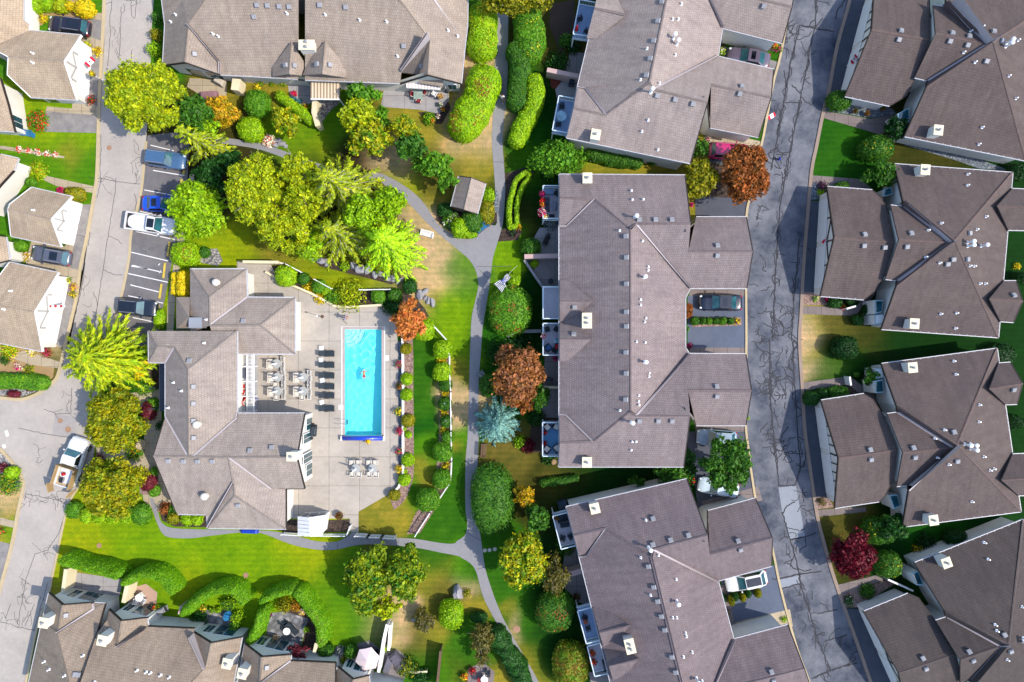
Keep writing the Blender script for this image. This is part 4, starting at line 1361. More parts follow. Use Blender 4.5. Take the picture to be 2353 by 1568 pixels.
def build_ground():
 fx = np.linspace(-62, 62, 250)
 fy = np.linspace(-44, 44, 178)
 xs = np.concatenate([[-420, -160, -90, -70], fx, [70, 90, 160, 420]])
 ys = np.concatenate([[-420, -160, -90, -60], fy, [60, 90, 160, 420]])
 X, Y = np.meshgrid(xs, ys)
 px, py = X * K + CX, CY - Y * K
 num = np.zeros(X.shape + (3,))
 den = np.full(X.shape, 1e-5)
 num += np.array(S(*GT['M'])[:3]) * 1e-5
 jx = 14 * np.sin(px * .031 + 1.3 * np.sin(py * .023)) + 8 * np.sin(py * .071 + px * .02)
 jy = 14 * np.sin(py * .037 + 1.1 * np.sin(px * .027)) + 8 * np.sin(px * .067 + py * .03)
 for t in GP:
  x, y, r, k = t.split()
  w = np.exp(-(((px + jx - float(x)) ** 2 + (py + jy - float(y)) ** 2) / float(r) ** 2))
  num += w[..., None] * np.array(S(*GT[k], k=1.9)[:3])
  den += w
 colr = num / den[..., None]
 nx, ny = len(xs), len(ys)
 x0, x1 = P(POOL[0] - 6, 0).x, P(POOL[2] + 6, 0).x
 y1, y0 = P(0, POOL[1] - 6).y, P(0, POOL[3] + 6).y
 fs = []
 for j in range(ny - 1):
  for i in range(nx - 1):
   if xs[i + 1] > x0 and xs[i] < x1 and ys[j + 1] > y0 and ys[j] < y1:
    continue
   a = j * nx + i
   fs.append((a, a + 1, a + nx + 1, a + nx))
 me = bpy.data.meshes.new('ground')
 me.from_pydata(np.stack([X, Y, np.zeros_like(X)], axis=-1).reshape(-1, 3).tolist(), [], fs)
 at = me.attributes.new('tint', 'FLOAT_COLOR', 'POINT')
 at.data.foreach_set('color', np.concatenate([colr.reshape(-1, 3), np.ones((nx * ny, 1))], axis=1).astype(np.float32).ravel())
 m, nt, bs = newmat('turf')
 a = N(nt, 'ShaderNodeAttribute', attribute_name='tint')
 geo = N(nt, 'ShaderNodeNewGeometry')
 pos = geo.outputs['Position']
 n0 = noise(nt, .28, 6, .7, pos)
 n1 = noise(nt, 1.1, 6, .75, pos)
 n2 = noise(nt, 9, 4, .75, pos)
 n3 = noise(nt, 26, 2, .7, pos)
 n4 = noise(nt, .7, 9, .78, pos)
 f4 = ramp(nt, n4.outputs[0], [(.5, (1, 1, 1, 1)), (.68, (1.4, 1.16, 1.5, 1))])
 f0 = ramp(nt, n0.outputs[0], [(.35, (.78, .86, .85, 1)), (.65, (1.2, 1.1, 1.05, 1))])
 f1 = ramp(nt, n1.outputs[0], [(.32, (.72, .8, .8, 1)), (.55, (1, 1, 1, 1)), (.72, (1.3, 1.14, 1.3, 1))])
 f2 = ramp(nt, n2.outputs[0], [(.3, (.6, .66, .6, 1)), (.52, (1, 1, 1, 1)), (.72, (1.4, 1.3, 1.35, 1))])
 f3 = ramp(nt, n3.outputs[0], [(.3, (.66, .7, .66, 1)), (.7, (1.3, 1.25, 1.25, 1))])
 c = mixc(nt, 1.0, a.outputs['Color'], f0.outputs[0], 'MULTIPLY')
 for f in (f1, f2, f3, f4):
  c = mixc(nt, 1.0, c, f.outputs[0], 'MULTIPLY')
 # mower passes
 w = N(nt, 'ShaderNodeTexWave', bands_direction='Y')
 w.inputs['Scale'].default_value = .5
 w.inputs['Distortion'].default_value = 1.5
 w.inputs['Detail Scale'].default_value = .3
 nt.links.new(pos, w.inputs['Vector'])
 fw = ramp(nt, w.outputs[0], [(.3, (.93, .94, .93, 1)), (.7, (1.05, 1.04, 1.05, 1))])
 c = mixc(nt, 1.0, c, fw.outputs[0], 'MULTIPLY')
 nt.links.new(c, bs.inputs['Base Color'])
 bs.inputs['Roughness'].default_value = .95
 bs.inputs['Specular IOR Level'].default_value = .1
 bump(nt, bs, n2.outputs[0], .6, .06)
 me.materials.append(m)
 o = link('ground', me)
 o['kind'] = 'structure'
build_ground()
ROADL = surf('road_concrete', S(220, 210, 200, 2.0), .6, .3, S(184, 176, 170, 2.0))
ROADR = surf('road_asphalt_blue_grey', S(152, 154, 164, 2.0), 1.0, .2, S(56, 68, 90, 2.0))  # asphalt grey, made darker and bluer to carry the eastward light fall-off
PATHM = surf('path_asphalt', S(176, 174, 178, 2.0), .4, .5, S(150, 152, 160))
LOT = surf('lot_asphalt', S(150, 146, 148, 2.0), .7, .35, S(112, 110, 116))
DECK = surf('pool_concrete', S(232, 220, 206, 2.0), .75, .3, S(194, 186, 176), joints=3.4)
DRIVE = surf('driveway_asphalt', S(104, 108, 122, 2.0), .6, .5, S(84, 90, 106))
DRIVEB = surf('driveway_blue_grey', S(118, 128, 150, 2.0), .6, .5, S(98, 110, 134))
DRIVEL = surf('driveway_grey', S(186, 180, 176, 2.0), .9, .6, S(140, 136, 136))
WALK = surf('walk_concrete', S(226, 208, 178, 2.0), .35, .5, joints=1.5)
WALKR = surf('walk_concrete_grey', S(164, 150, 148, 2.0), .35, .5, joints=1.5)
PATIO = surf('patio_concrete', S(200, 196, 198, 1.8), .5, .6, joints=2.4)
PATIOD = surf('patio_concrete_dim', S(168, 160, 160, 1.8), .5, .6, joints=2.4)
GRAVEL = speckle('bed_bark_chips', S(222, 188, 172), S(196, 160, 148), S(168, 132, 120), 9)
RIVER = speckle('bed_river_stone', S(226, 220, 214, 1.9), S(188, 184, 184), S(140, 140, 146), 5)
BLUEST = speckle('bed_blue_stone', S(150, 164, 180), S(112, 128, 146), S(180, 186, 196), 6)
MULCH = speckle('bed_mulch', S(116, 92, 76), S(86, 66, 54), S(60, 46, 40), 9)
SANDY = surf('bed_sandy_soil', S(206, 172, 122), .5, .8, S(176, 140, 96))
SLATE = speckle('slate_paving', S(176, 176, 182), S(146, 148, 156), S(200, 198, 200), 1.6)
DIRT = surf('packed_soil', S(86, 68, 58, 2.0), .6, .6, S(60, 50, 42))
# roads -----------------------------------------------------------------
LW = [(244, -120), (243, 0), (236, 150), (231, 250), (227, 392), (221, 442), (204, 542), (188, 617), (180, 680), (166, 742), (150, 810), (137, 862)]
LC = [(137, 862), (125, 879), (107, 894), (82, 909), (50, 918), (0, 914), (-60, 908)]
LD = [(-60, 1026), (0, 1031), (15, 1044), (30, 1061), (43, 1079), (54, 1099), (57, 1117), (52, 1146), (45, 1176), (30, 1255), (0, 1366), (-40, 1500), (-60, 1620)]
LE = [(40, 1620), (58, 1568), (85, 1440), (112, 1361), (120, 1321), (150, 1180), (160, 1150), (185, 1110), (205, 1078), (215, 1050), (222, 1000), (226, 940), (240, 860), (262, 740), (277, 687), (285, 655), (297, 592), (302, 532), (322, 455), (330, 392), (336, 325), (345, 180), (349, 62), (353, 0), (356, -120)]
sheet('road', LW + LC[1:] + LD + LE, .012, ROADL)
RL = [(1850, -120), (1820, 15), (1809, 58), (1795, 130), (1777, 200), (1757, 310), (1740, 380), (1726, 450), (1717, 500), (1716, 620), (1717, 784), (1715, 960), (1722, 1034), (1730, 1096), (1743, 1166), (1775, 1255), (1792, 1336), (1815, 1426), (1837, 1501), (1862, 1568), (1900, 1680)]
RR = [(1975, -120), (1949, 0), (1920, 105), (1900, 212), (1887, 262), (1872, 337), (1861, 392), (1852, 492), (1842, 617), (1837, 717), (1833, 784), (1839, 884), (1845, 984), (1855, 1059), (1872, 1176), (1887, 1239), (1912, 1326), (1945, 1421), (1972, 1496), (1997, 1568), (2040, 1680)]
sheet('road', smoothline(RL, 4) + smoothline(RR, 4)[::-1], .012, ROADR)
def kerb(px, m, w=.26, h=.11, sm=4):
 mb = MB()
 rail(mb, [P(x, y) for x, y in smoothline(px, sm)], w, -.02, h)
 o = mb.build('kerb', m)
 o['kind'] = 'structure'
for px in (LW[:-1] + LC, LD):
 kerb([(x - 3, y) for x, y in px], KERBM, .34)
kerb([(x + 2, y) for x, y in LE[:9]], KERBM, .2)
kerb([(x - 2.5, y) for x, y in RL], KERBM, .24)
kerb([(x + 3.5, y) for x, y in RR], KERBR, .36)
mb = MB()
rail(mb, [P(x, y) for x, y in smoothline(LE[13:21], 3)], .3, 0, .034)
o = mb.build('gutter_strip', KERBM); o['kind'] = 'structure'
# parking bays
lot = sheet('parking_lot', [(339, 312), (437, 300), (430, 430), (412, 520), (398, 590), (386, 650), (372, 720), (362, 790), (300, 800), (262, 745), (277, 687), (285, 655), (297, 592), (303, 532), (323, 455), (331, 392)], .018, LOT)
mk = MB()
for a, b in (((346, 334), (400, 347)), ((352, 392), (424, 404)), ((332, 437), (412, 452)), ((322, 486), (404, 505)), ((312, 532), (402, 551)), ((302, 580), (386, 600)), ((304, 610), (372, 626)), ((295, 629), (386, 649)), ((300, 655), (368, 672)), ((295, 680), (375, 697)), ((305, 730), (362, 742))):
 ribbon(mk, [P(*a), P(*b)], .1, .023)
for a, b in (((302, 612), (340, 618)), ((364, 610), (368, 606)), ((366, 628), (370, 622))):
 ribbon(mk, [P(*a), P(*b)], .09, .023)
# lane marks on the left road
for a, b in (((14, 990), (18, 1003)), ((8, 1022), (11, 1030))):
 ribbon(mk, [P(*a), P(*b)], .35, .02)
o = mk.build('parking_marking', plain('road_paint', S(240, 238, 240, 1.5), .7, .12)); o['kind'] = 'structure'
ws = None
for i, (a, b) in enumerate((((424, 392), (422, 402)), ((418, 412), (415, 438)), ((391, 556), (386, 590)), ((380, 604), (376, 640)), ((372, 652), (367, 687)), ((365, 700), (359, 735)), ((356, 750), (354, 762)), ((395, 528), (392, 545)))):
 pa, pb = P(*a), P(*b)
 mb = MB()
 d = (pb - pa)
 mb.box(0, 0, .02, d.length, .2, .13, taper=.9)
 o = mb.build('wheel_stop', plain('yellow_paint', S(236, 208, 92, 1.8), .7, .12), None, (pa + pb) / 2, rot=math.atan2(d.y, d.x))
 tag(o, 'yellow concrete wheel stop ' + ('below the blue grey car under the drooping tree', 'in the shaded bay above the blue sedan', 'beside the round clipped bush', 'in the bay with the white bay markings', 'in the bay above the black sport utility car', 'at the nose of the black sport utility car', 'half hidden by the lime tree below the black car', 'at the nose of the white pickup')[i], 'wheel stop', 'wheel stops of the parking bays')
# walks -----------------------------------------------------------------
sheet('path', smoothline([(1151, -120), (1141, 0), (1140, 50), (1138, 130), (1137, 212), (1130, 312), (1135, 392), (1138, 440), (1142, 512), (1128, 517), (1125, 519), (1088, 546), (1063, 549), (1025, 532), (998, 504), (978, 472), (943, 437), (888, 404), (858, 397), (800, 396), (720, 372), (660, 350), (600, 330), (540, 320), (480, 312), (440, 300)], 3) +
      smoothline([(440, 312), (480, 326), (540, 334), (600, 345), (660, 366), (720, 388), (800, 412), (863, 411), (885, 427), (938, 467), (978, 509), (1013, 542), (1050, 572), (1078, 597), (1093, 622), (1098, 644), (1099, 660), (1092, 692), (1084, 729), (1081, 784), (1079, 850), (1077, 934), (1074, 1009), (1070, 1059), (1069, 1121), (1070, 1176), (1074, 1205), (1068, 1231), (1045, 1249), (1053, 1276), (1080, 1294), (1095, 1316), (1110, 1371), (1138, 1426), (1173, 1486), (1211, 1568), (1250, 1660)], 3) +
      smoothline([(1276, 1655), (1238, 1568), (1200, 1500), (1175, 1456), (1153, 1414), (1133, 1364), (1115, 1306), (1107, 1251), (1102, 1221), (1090, 1184), (1086, 1150), (1093, 1109), (1098, 1059), (1100, 1009), (1100, 884), (1107, 784), (1109, 754), (1115, 717), (1123, 667), (1128, 629), (1133, 592), (1145, 552), (1153, 524), (1157, 500), (1161, 440), (1159, 392), (1155, 312), (1165, 212), (1167, 120), (1168, 50), (1169, 0), (1178, -120)], 3), .022, PATHM)
sheet('path', smoothline([(1075, 1240), (1045, 1249), (1013, 1248), (958, 1239), (913, 1236), (838, 1233), (813, 1222), (800, 1232), (773, 1245), (728, 1244), (688, 1234), (640, 1223), (588, 1219), (477, 1217), (400, 1214), (375, 1204), (366, 1189), (362, 1170), (352, 1145)], 3) +
      smoothline([(343, 1145), (352, 1176), (360, 1199), (372, 1224), (390, 1235), (437, 1237), (487, 1231), (550, 1224), (588, 1224), (613, 1229), (650, 1244), (688, 1256), (738, 1264), (778, 1262), (813, 1254), (850, 1251), (913, 1254), (963, 1260), (1013, 1270), (1053, 1278), (1085, 1290)], 3), .026, PATHM)
sj = MB()
for a, b in (((1094, 613), (1175, 612)), ((1101, 620), (1128, 646)), ((1075, 1226), (1106, 1243)), ((1095, 1308), (1116, 1304)), ((775, 1245), (776, 1263)), ((1135, 372), (1160, 374)), ((1159, 1470), (1163, 1490)), ((993, 510), (1005, 500))):
 ribbon(sj, [P(*a), P(*b)], .05, .03)
o = sj.build('path_joint', plain('joint_dark', S(104, 104, 108), .95)); o['kind'] = 'structure'
for nm, pts, z, m in (
 ('pavement', [(430, 440), (436, 400), (448, 400), (438, 470), (430, 520), (416, 590), (402, 700), (398, 780), (382, 780), (386, 690), (402, 590), (412, 520)], .03, WALK),
 ('pavement', [(290, 905), (370, 895), (372, 985), (352, 1048), (404, 1176), (352, 1176), (330, 1150), (318, 1080), (250, 1056), (222, 1056), (222, 1026), (330, 1020), (335, 970), (310, 915)], .02, WALK),
 ('driveway', [(105, 255), (226, 266), (224, 306), (102, 303)], .016, DRIVEL), ('driveway', [(208, 125), (235, 130), (229, 250), (204, 232)], .016, DRIVEL),
 ('pavement', [(108, 245), (228, 255), (227, 266), (105, 256)], .02, WALK), ('driveway', [(190, 40), (238, 48), (237, 95), (190, 80)], .016, DRIVEL), ('driveway', [(112, 40), (192, 40), (190, 82), (112, 74)], .018, WALK),
 ('pavement', [(100, 403), (222, 430), (219, 445), (130, 428), (96, 412)], .02, WALK), ('driveway', [(190, 470), (212, 470), (190, 622), (158, 620)], .016, DRIVEL), ('driveway', [(72, 555), (160, 568), (164, 612), (60, 600)], .018, WALK),
 ('pavement', [(60, 592), (186, 622), (182, 641), (60, 610)], .02, WALK), ('driveway', [(158, 648), (182, 680), (160, 770), (140, 800), (128, 790)], .016, DRIVEL),
 ('pavement', [(26, 812), (60, 806), (138, 832), (132, 846), (70, 838), (24, 822)], .02, WALK), ('flower_bed', [(0, 818), (24, 822), (125, 845), (122, 868), (105, 880), (0, 862)], .014, SANDY),
 ('pavement', [(-20, 334), (10, 336), (150, 360), (146, 364), (0, 343), (-20, 342)], .02, WALK), ('flower_bed', [(-30, 900), (20, 895), (60, 890), (100, 872), (106, 880), (88, 898), (52, 912), (-30, 908)], .014, RIVER),
 ('flower_bed', [(-30, 1036), (0, 1040), (20, 1056), (38, 1078), (45, 1100), (46, 1118), (20, 1126), (-30, 1116)], .014, RIVER),
 ('flower_bed', [(-40, 0), (200, 0), (222, 30), (200, 44), (110, 36), (96, 60), (50, 40)], .014, SANDY),
 ('pavement', [(-10, 1187), (40, 1199), (36, 1214), (-10, 1204)], .02, WALK), ('driveway', [(-40, 1236), (24, 1250), (-5, 1370), (-40, 1440)], .016, DRIVEL),
 ('driveway', [(1949, -20), (2000, -20), (1985, 60), (1955, 150), (1950, 212), (1902, 212), (1920, 125)], .016, DRIVE), ('driveway', [(1859, 462), (1905, 462), (1890, 672), (1845, 672)], .016, DRIVE),
 ('driveway', [(1845, 930), (1895, 930), (1925, 1140), (1872, 1143)], .016, DRIVE), ('driveway', [(1939, 1399), (1985, 1399), (2090, 1640), (2030, 1640)], .016, DRIVE),
 ('flower_bed', [(1893, 232), (1960, 232), (2050, 250), (2060, 262), (2000, 272), (1888, 252)], .014, BLUEST), ('pavement', [(1888, 254), (2000, 274), (2060, 262), (2080, 290), (2020, 310), (1990, 300), (1886, 270)], .02, WALKR),
 ('flower_bed', [(1860, 422), (1884, 420), (1884, 458), (1859, 460)], .014, BLUEST), ('pavement', [(1863, 403), (1978, 412), (2005, 435), (1980, 434), (1860, 420)], .02, WALKR),
 ('flower_bed', [(1843, 667), (1880, 672), (1960, 690), (1970, 700), (1842, 702)], .014, GRAVEL), ('pavement', [(1840, 704), (1950, 706), (2000, 668), (2012, 676), (1970, 720), (1955, 726), (1840, 722)], .02, WALKR),
 ('pavement', [(1842, 880), (1953, 865), (2015, 912), (2020, 928), (2000, 922), (1948, 884), (1844, 898)], .02, WALKR), ('flower_bed', [(1844, 900), (1950, 886), (1985, 908), (1846, 930)], .014, MULCH),
 ('flower_bed', [(1872, 1144), (1898, 1138), (1918, 1166), (1878, 1170)], .014, GRAVEL), ('pavement', [(1878, 1172), (1990, 1164), (1990, 1176), (1880, 1188)], .02, WALKR),
 ('pavement', [(1922, 1345), (2030, 1318), (2040, 1330), (1930, 1368)], .02, WALKR), ('flower_bed', [(1930, 1368), (2040, 1332), (2060, 1340), (1968, 1396), (1940, 1396)], .014, GRAVEL),
 ('flower_bed', [(2070, 320), (2110, 325), (2210, 352), (2320, 392), (2250, 388), (2200, 370), (2080, 334)], .014, BLUEST),
 # middle driveways
 ('driveway', [(1598, 452), (1716, 456), (1716, 498), (1598, 498)], .016, DRIVE), ('pavement', [(1584, 664), (1716, 664), (1716, 680), (1584, 680)], .02, WALKR), ('driveway', [(1580, 680), (1716, 680), (1716, 800), (1580, 800)], .016, DRIVEB),
 ('pavement', [(1584, 799), (1716, 799), (1716, 815), (1584, 815)], .02, WALKR), ('flower_bed', [(1590, 728), (1704, 730), (1704, 748), (1590, 752)], .022, GRAVEL),
 ('pavement', [(1598, 978), (1716, 978), (1717, 992), (1598, 992)], .02, WALKR), ('driveway', [(1580, 992), (1718, 992), (1732, 1090), (1742, 1150), (1604, 1176), (1598, 1120), (1580, 1080)], .016, DRIVE),
 ('pavement', [(1612, 1152), (1742, 1118), (1752, 1150), (1620, 1176)], .02, WALKR), ('driveway', [(1655, 1330), (1780, 1298), (1815, 1425), (1690, 1455)], .016, DRIVEB), ('pavement', [(1655, 1345), (1670, 1345), (1692, 1450), (1676, 1456)], .02, WALKR),
 ('pavement', [(1690, 1430), (1815, 1400), (1822, 1440), (1690, 1460)], .02, WALK), ('driveway', [(1655, 105), (1795, 145), (1778, 175), (1650, 140)], .016, DRIVEL), ('flower_bed', [(1645, 70), (1668, 75), (1795, 105), (1792, 122), (1665, 100), (1664, 130), (1648, 128)], .022, MULCH),
 ('pavement', [(1625, 300), (1640, 300), (1750, 326), (1745, 340), (1630, 326)], .02, WALK), ('driveway', [(1628, 326), (1752, 340), (1738, 400), (1630, 372)], .016, DRIVE), ('flower_bed', [(1590, 370), (1640, 376), (1742, 400), (1722, 470), (1596, 470)], .014, MULCH),
 # patios and beds
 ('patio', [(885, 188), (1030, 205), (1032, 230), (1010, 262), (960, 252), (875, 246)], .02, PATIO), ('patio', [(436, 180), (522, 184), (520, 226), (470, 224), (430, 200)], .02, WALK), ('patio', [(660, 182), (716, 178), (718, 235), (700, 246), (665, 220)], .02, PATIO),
 ('flower_bed', [(716, 232), (786, 232), (756, 258), (735, 290), (726, 270)], .014, RIVER), ('flower_bed', [(960, 258), (1012, 258), (1030, 232), (1036, 250), (1015, 286), (985, 284)], .014, MULCH),
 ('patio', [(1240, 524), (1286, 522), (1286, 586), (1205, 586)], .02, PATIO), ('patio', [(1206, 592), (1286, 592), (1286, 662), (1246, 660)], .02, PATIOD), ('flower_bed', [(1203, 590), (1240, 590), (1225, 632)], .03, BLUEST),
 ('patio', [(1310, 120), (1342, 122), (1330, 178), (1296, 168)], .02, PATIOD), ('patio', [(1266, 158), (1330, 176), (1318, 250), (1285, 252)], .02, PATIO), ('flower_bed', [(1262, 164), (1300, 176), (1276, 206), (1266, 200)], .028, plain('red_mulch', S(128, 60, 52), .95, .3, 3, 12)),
 ('flower_bed', [(1266, 10), (1320, 0), (1320, 60), (1290, 130), (1262, 60)], .014, DIRT), ('patio', [(1252, 818), (1284, 818), (1284, 960), (1244, 960)], .02, PATIOD), ('flower_bed', [(1225, 900), (1284, 890), (1284, 1040), (1215, 1040), (1222, 960)], .016, DIRT),
 ('patio', [(1300, 1240), (1336, 1240), (1350, 1320), (1292, 1322)], .02, PATIOD), ('patio', [(1294, 1324), (1352, 1318), (1368, 1398), (1330, 1384), (1294, 1350)], .028, PATIOD), ('patio', [(1352, 1545), (1400, 1545), (1410, 1580), (1360, 1580)], .02, PATIOD),
 ('patio', [(148, 1312), (166, 1314), (285, 1332), (272, 1378), (142, 1368)], .02, PATIO), ('patio', [(304, 1350), (336, 1342), (362, 1362), (358, 1400), (290, 1400)], .02, plain('pink_paver', S(214, 178, 158), .9, .1)),
 ('patio', [(462, 1396), (500, 1410), (516, 1400), (545, 1410), (545, 1450), (480, 1450)], .02, SLATE), ('patio', [(620, 1410), (652, 1405), (708, 1422), (690, 1490), (608, 1480)], .02, SLATE), ('flower_bed', [(640, 1395), (700, 1405), (730, 1420), (730, 1500), (692, 1495), (706, 1425), (650, 1406)], .014, MULCH),
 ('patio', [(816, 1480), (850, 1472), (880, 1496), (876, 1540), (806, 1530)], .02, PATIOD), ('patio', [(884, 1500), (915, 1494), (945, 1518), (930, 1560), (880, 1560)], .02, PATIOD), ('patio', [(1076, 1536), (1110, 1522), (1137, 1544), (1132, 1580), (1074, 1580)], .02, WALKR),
 ('flower_bed', [(1160, 400), (1205, 385), (1228, 395), (1218, 420), (1196, 440), (1190, 520), (1165, 530)], .014, MULCH), ('flower_bed', [(1128, 540), (1160, 525), (1200, 530), (1190, 552), (1140, 556)], .014, MULCH),
 ('flower_bed', [(1140, 432), (1146, 450), (1144, 490), (1134, 488)], .03, BLUEST), ('flower_bed', [(1000, 505), (1010, 475), (1060, 485), (1135, 440), (1146, 480), (1140, 510), (1105, 538), (1060, 545), (1030, 530)], .014, MULCH),
 ('flower_bed', [(440, 572), (500, 572), (512, 600), (500, 612), (462, 604)], .014, RIVER), ('flower_bed', [(696, 572), (740, 592), (850, 622), (910, 648), (900, 654), (830, 636), (735, 612)], .014, MULCH),
):
 sheet(nm, pts, z, m)
# concrete apron round the pool, with the basin cut out
hole = [(POOL[0], POOL[1]), (POOL[2], POOL[1]), (POOL[2], POOL[3]), (POOL[0], POOL[3])]
sheet('pool_deck', [(545, 600), (620, 604), (640, 640), (680, 664), (718, 679), (760, 701), (773, 705), (813, 708), (875, 704), (898, 713), (910, 742), (914, 784), (915, 1105), (908, 1122), (893, 1136), (824, 1176), (824, 1222), (804, 1222), (804, 1192), (655, 1192), (655, 1120), (600, 1110), (545, 940)], .034, DECK, 0, hole)
sheet('flower_bed', smoothline([(914, 730), (926, 745), (926, 800), (926, 1080), (915, 1120), (895, 1142)], 3) + smoothline([(905, 1172), (930, 1150), (948, 1105), (951, 1060), (950, 900), (949, 784), (940, 745), (928, 726)], 3), .03, GRAVEL)
sheet('flower_bed', [(914, 784), (925, 784), (925, 1090), (915, 1090)], .036, BLUEST)
sheet('flower_bed', [(1010, 780), (1035, 812), (1036, 1100), (1000, 1170), (965, 1225), (935, 1228), (955, 1180), (1000, 1120), (1004, 1060), (1008, 1020), (1012, 900), (1010, 880), (1012, 830)], .014, GRAVEL)
sheet('flower_bed', smoothline([(610, 608), (690, 624), (726, 644), (780, 664), (900, 666), (960, 690), (990, 745), (940, 745), (900, 712), (870, 700), (813, 704), (770, 701), (718, 674), (640, 642)], 3), .012, MULCH)
sheet('flower_bed', [(365, 1172), (480, 1182), (476, 1212), (400, 1210), (372, 1196)], .014, MULCH)
sheet('flower_bed', [(640, 1195), (806, 1195), (806, 1222), (650, 1226)], .014, MULCH)
sheet('flower_bed', [(335, 840), (372, 840), (372, 892), (338, 892)], .014, MULCH)
sheet('flower_bed', [(338, 912), (370, 912), (370, 970), (340, 970)], .014, MULCH)
sheet('flower_bed', [(318, 1082), (362, 1086), (368, 1136), (322, 1136)], .03, GRAVEL)
# patched slab with two covers, tar lines
for pts in ([(186, 90), (240, 96), (230, 262), (165, 250), (180, 150)], [(60, 598), (130, 610), (192, 470), (214, 470), (190, 640), (160, 790), (120, 800), (110, 660)], [(200, 30), (240, 30), (240, 96), (188, 90)]):
 sheet('pavement', pts, .012, WALK)
sheet('road_patch', T(0, 2, (505, 670), (708, 700), (690, 890), (482, 860)), .017, surf('patch_slab', S(204, 196, 192), .3))
sheet('road_patch', T(3, 2, (95, 1345), (255, 1325), (300, 1568)) + T(3, 3, (340, 230), (205, 255), (130, 0)), .017, surf('patch_slab_blue', S(176, 184, 196), .2))
sheet('road_patch', T(3, 3, (105, 625), (280, 585), (300, 655), (130, 705)), .017, surf('patch_slab_blue', S(176, 184, 196), .2))
def cracks(main, spots, z, seed, density=1.0, w=.07):
 mb = MB()
 r = random.Random(seed)
 def walk(p, a, n, step, curl, ww):
  pts = [p]
  for _ in range(n):
   a += r.gauss(0, curl)
   p = (p[0] + math.cos(a) * step, p[1] + math.sin(a) * step)
   pts.append(p)
  mb2 = [P(*q) for q in smoothline(pts, 2)]
  ribbon(mb, mb2, ww * r.uniform(.7, 1.2), z + r.uniform(0, .003))
 for ln in main:
  pts = []
  for (x0, y0), (x1, y1) in zip(ln[:-1], ln[1:]):
   k = max(2, int(math.hypot(x1 - x0, y1 - y0) / 5))
   pts += [(x0 + (x1 - x0) * i / k + r.gauss(0, .6), y0 + (y1 - y0) * i / k + r.gauss(0, .6)) for i in range(k)]
  pts.append(ln[-1])
  ribbon(mb, [P(*q) for q in pts], w * 1.25, z)
  for off in ((-2.2, 2.6) if density > 1 else ()):
   o1, k1 = off, []
   for q in pts:
    o1 += r.gauss(-.25 * (o1 - off) , 1.5)
    k1.append((q[0] + o1, q[1] + r.gauss(0, .5)))
   for a in range(0, len(k1) - 4, 9):
    if r.random() < .62:
     ribbon(mb, [P(*q) for q in smoothline(k1[a:a + r.randint(5, 11)], 2)], w * .8, z + .001)
  for q in pts:
   if r.random() < .12 * density:
    walk(q, r.choice((1.57, -1.57, 1.57, -1.57, 0, math.pi)) + r.gauss(0, .5), r.randint(7, 20), 2.4, .32, w)
 for x, y, rx, ry, n in spots:
  for _ in range(max(4, int(n * .42))):
   p = (x + r.uniform(-rx, rx), y + r.uniform(-ry, ry))
   walk(p, r.choice((0, 1.57, 1.57, 3.14, 4.71, 4.71)) + r.gauss(0, .25), r.randint(5, 16), 2.2, .3, w * .85)
 o = mb.build('road_crack_seal', plain('tar_seal', S(66, 66, 74, 2.2), .8, .2))
 o['kind'] = 'structure'
cracks([T(3, 0, (440, 0), (437, 230), (390, 430), (330, 740), (270, 1050), (200, 1400), (175, 1568)), T(3, 0, (290, 235), (230, 480), (150, 900), (80, 1300), (25, 1568)), T(3, 0, (700, 0), (680, 50), (640, 90), (620, 180)), T(3, 0, (300, 235), (590, 290)),
  T(3, 1, (170, 0), (110, 330), (80, 750), (60, 1100), (40, 1568)), T(3, 1, (285, 620), (265, 900), (240, 1150), (215, 1568)), T(3, 2, (15, 0), (20, 500), (60, 1000), (100, 1320)), T(3, 2, (225, 0), (250, 500), (275, 900), (300, 1150), (250, 1320)),
  T(3, 2, (95, 1330), (250, 1325)), T(3, 3, (130, 0), (200, 250), (260, 450), (310, 700), (380, 920), (450, 1150), (570, 1450)), T(3, 3, (205, 255), (345, 225), (440, 190)), T(3, 3, (105, 615), (290, 570), (490, 545)), T(3, 3, (130, 705), (300, 655)), T(3, 3, (460, 940), (560, 910), (640, 900)),
  T(3, 3, (520, 1190), (725, 1130)), T(3, 3, (405, 1530), (570, 1455), (825, 1385)), T(3, 3, (90, 1345), (300, 1568))],
       [(1812, 85, 9, 30, 60), (1790, 250, 8, 26, 18), (1790, 350, 14, 30, 16), (1815, 400, 20, 14, 16), (1745, 490, 10, 22, 20), (1755, 640, 14, 40, 14), (1795, 745, 26, 30, 60), (1738, 760, 12, 40, 26), (1790, 830, 28, 50, 60), (1785, 900, 30, 25, 46), (1800, 1030, 22, 26, 60), (1775, 980, 14, 30, 22), (1845, 1160, 10, 30, 22), (1825, 1260, 18, 30, 24), (1850, 1390, 16, 40, 26), (1880, 1470, 18, 30, 14), (1755, 860, 12, 60, 24)], .021, 3, 1.1, .11)
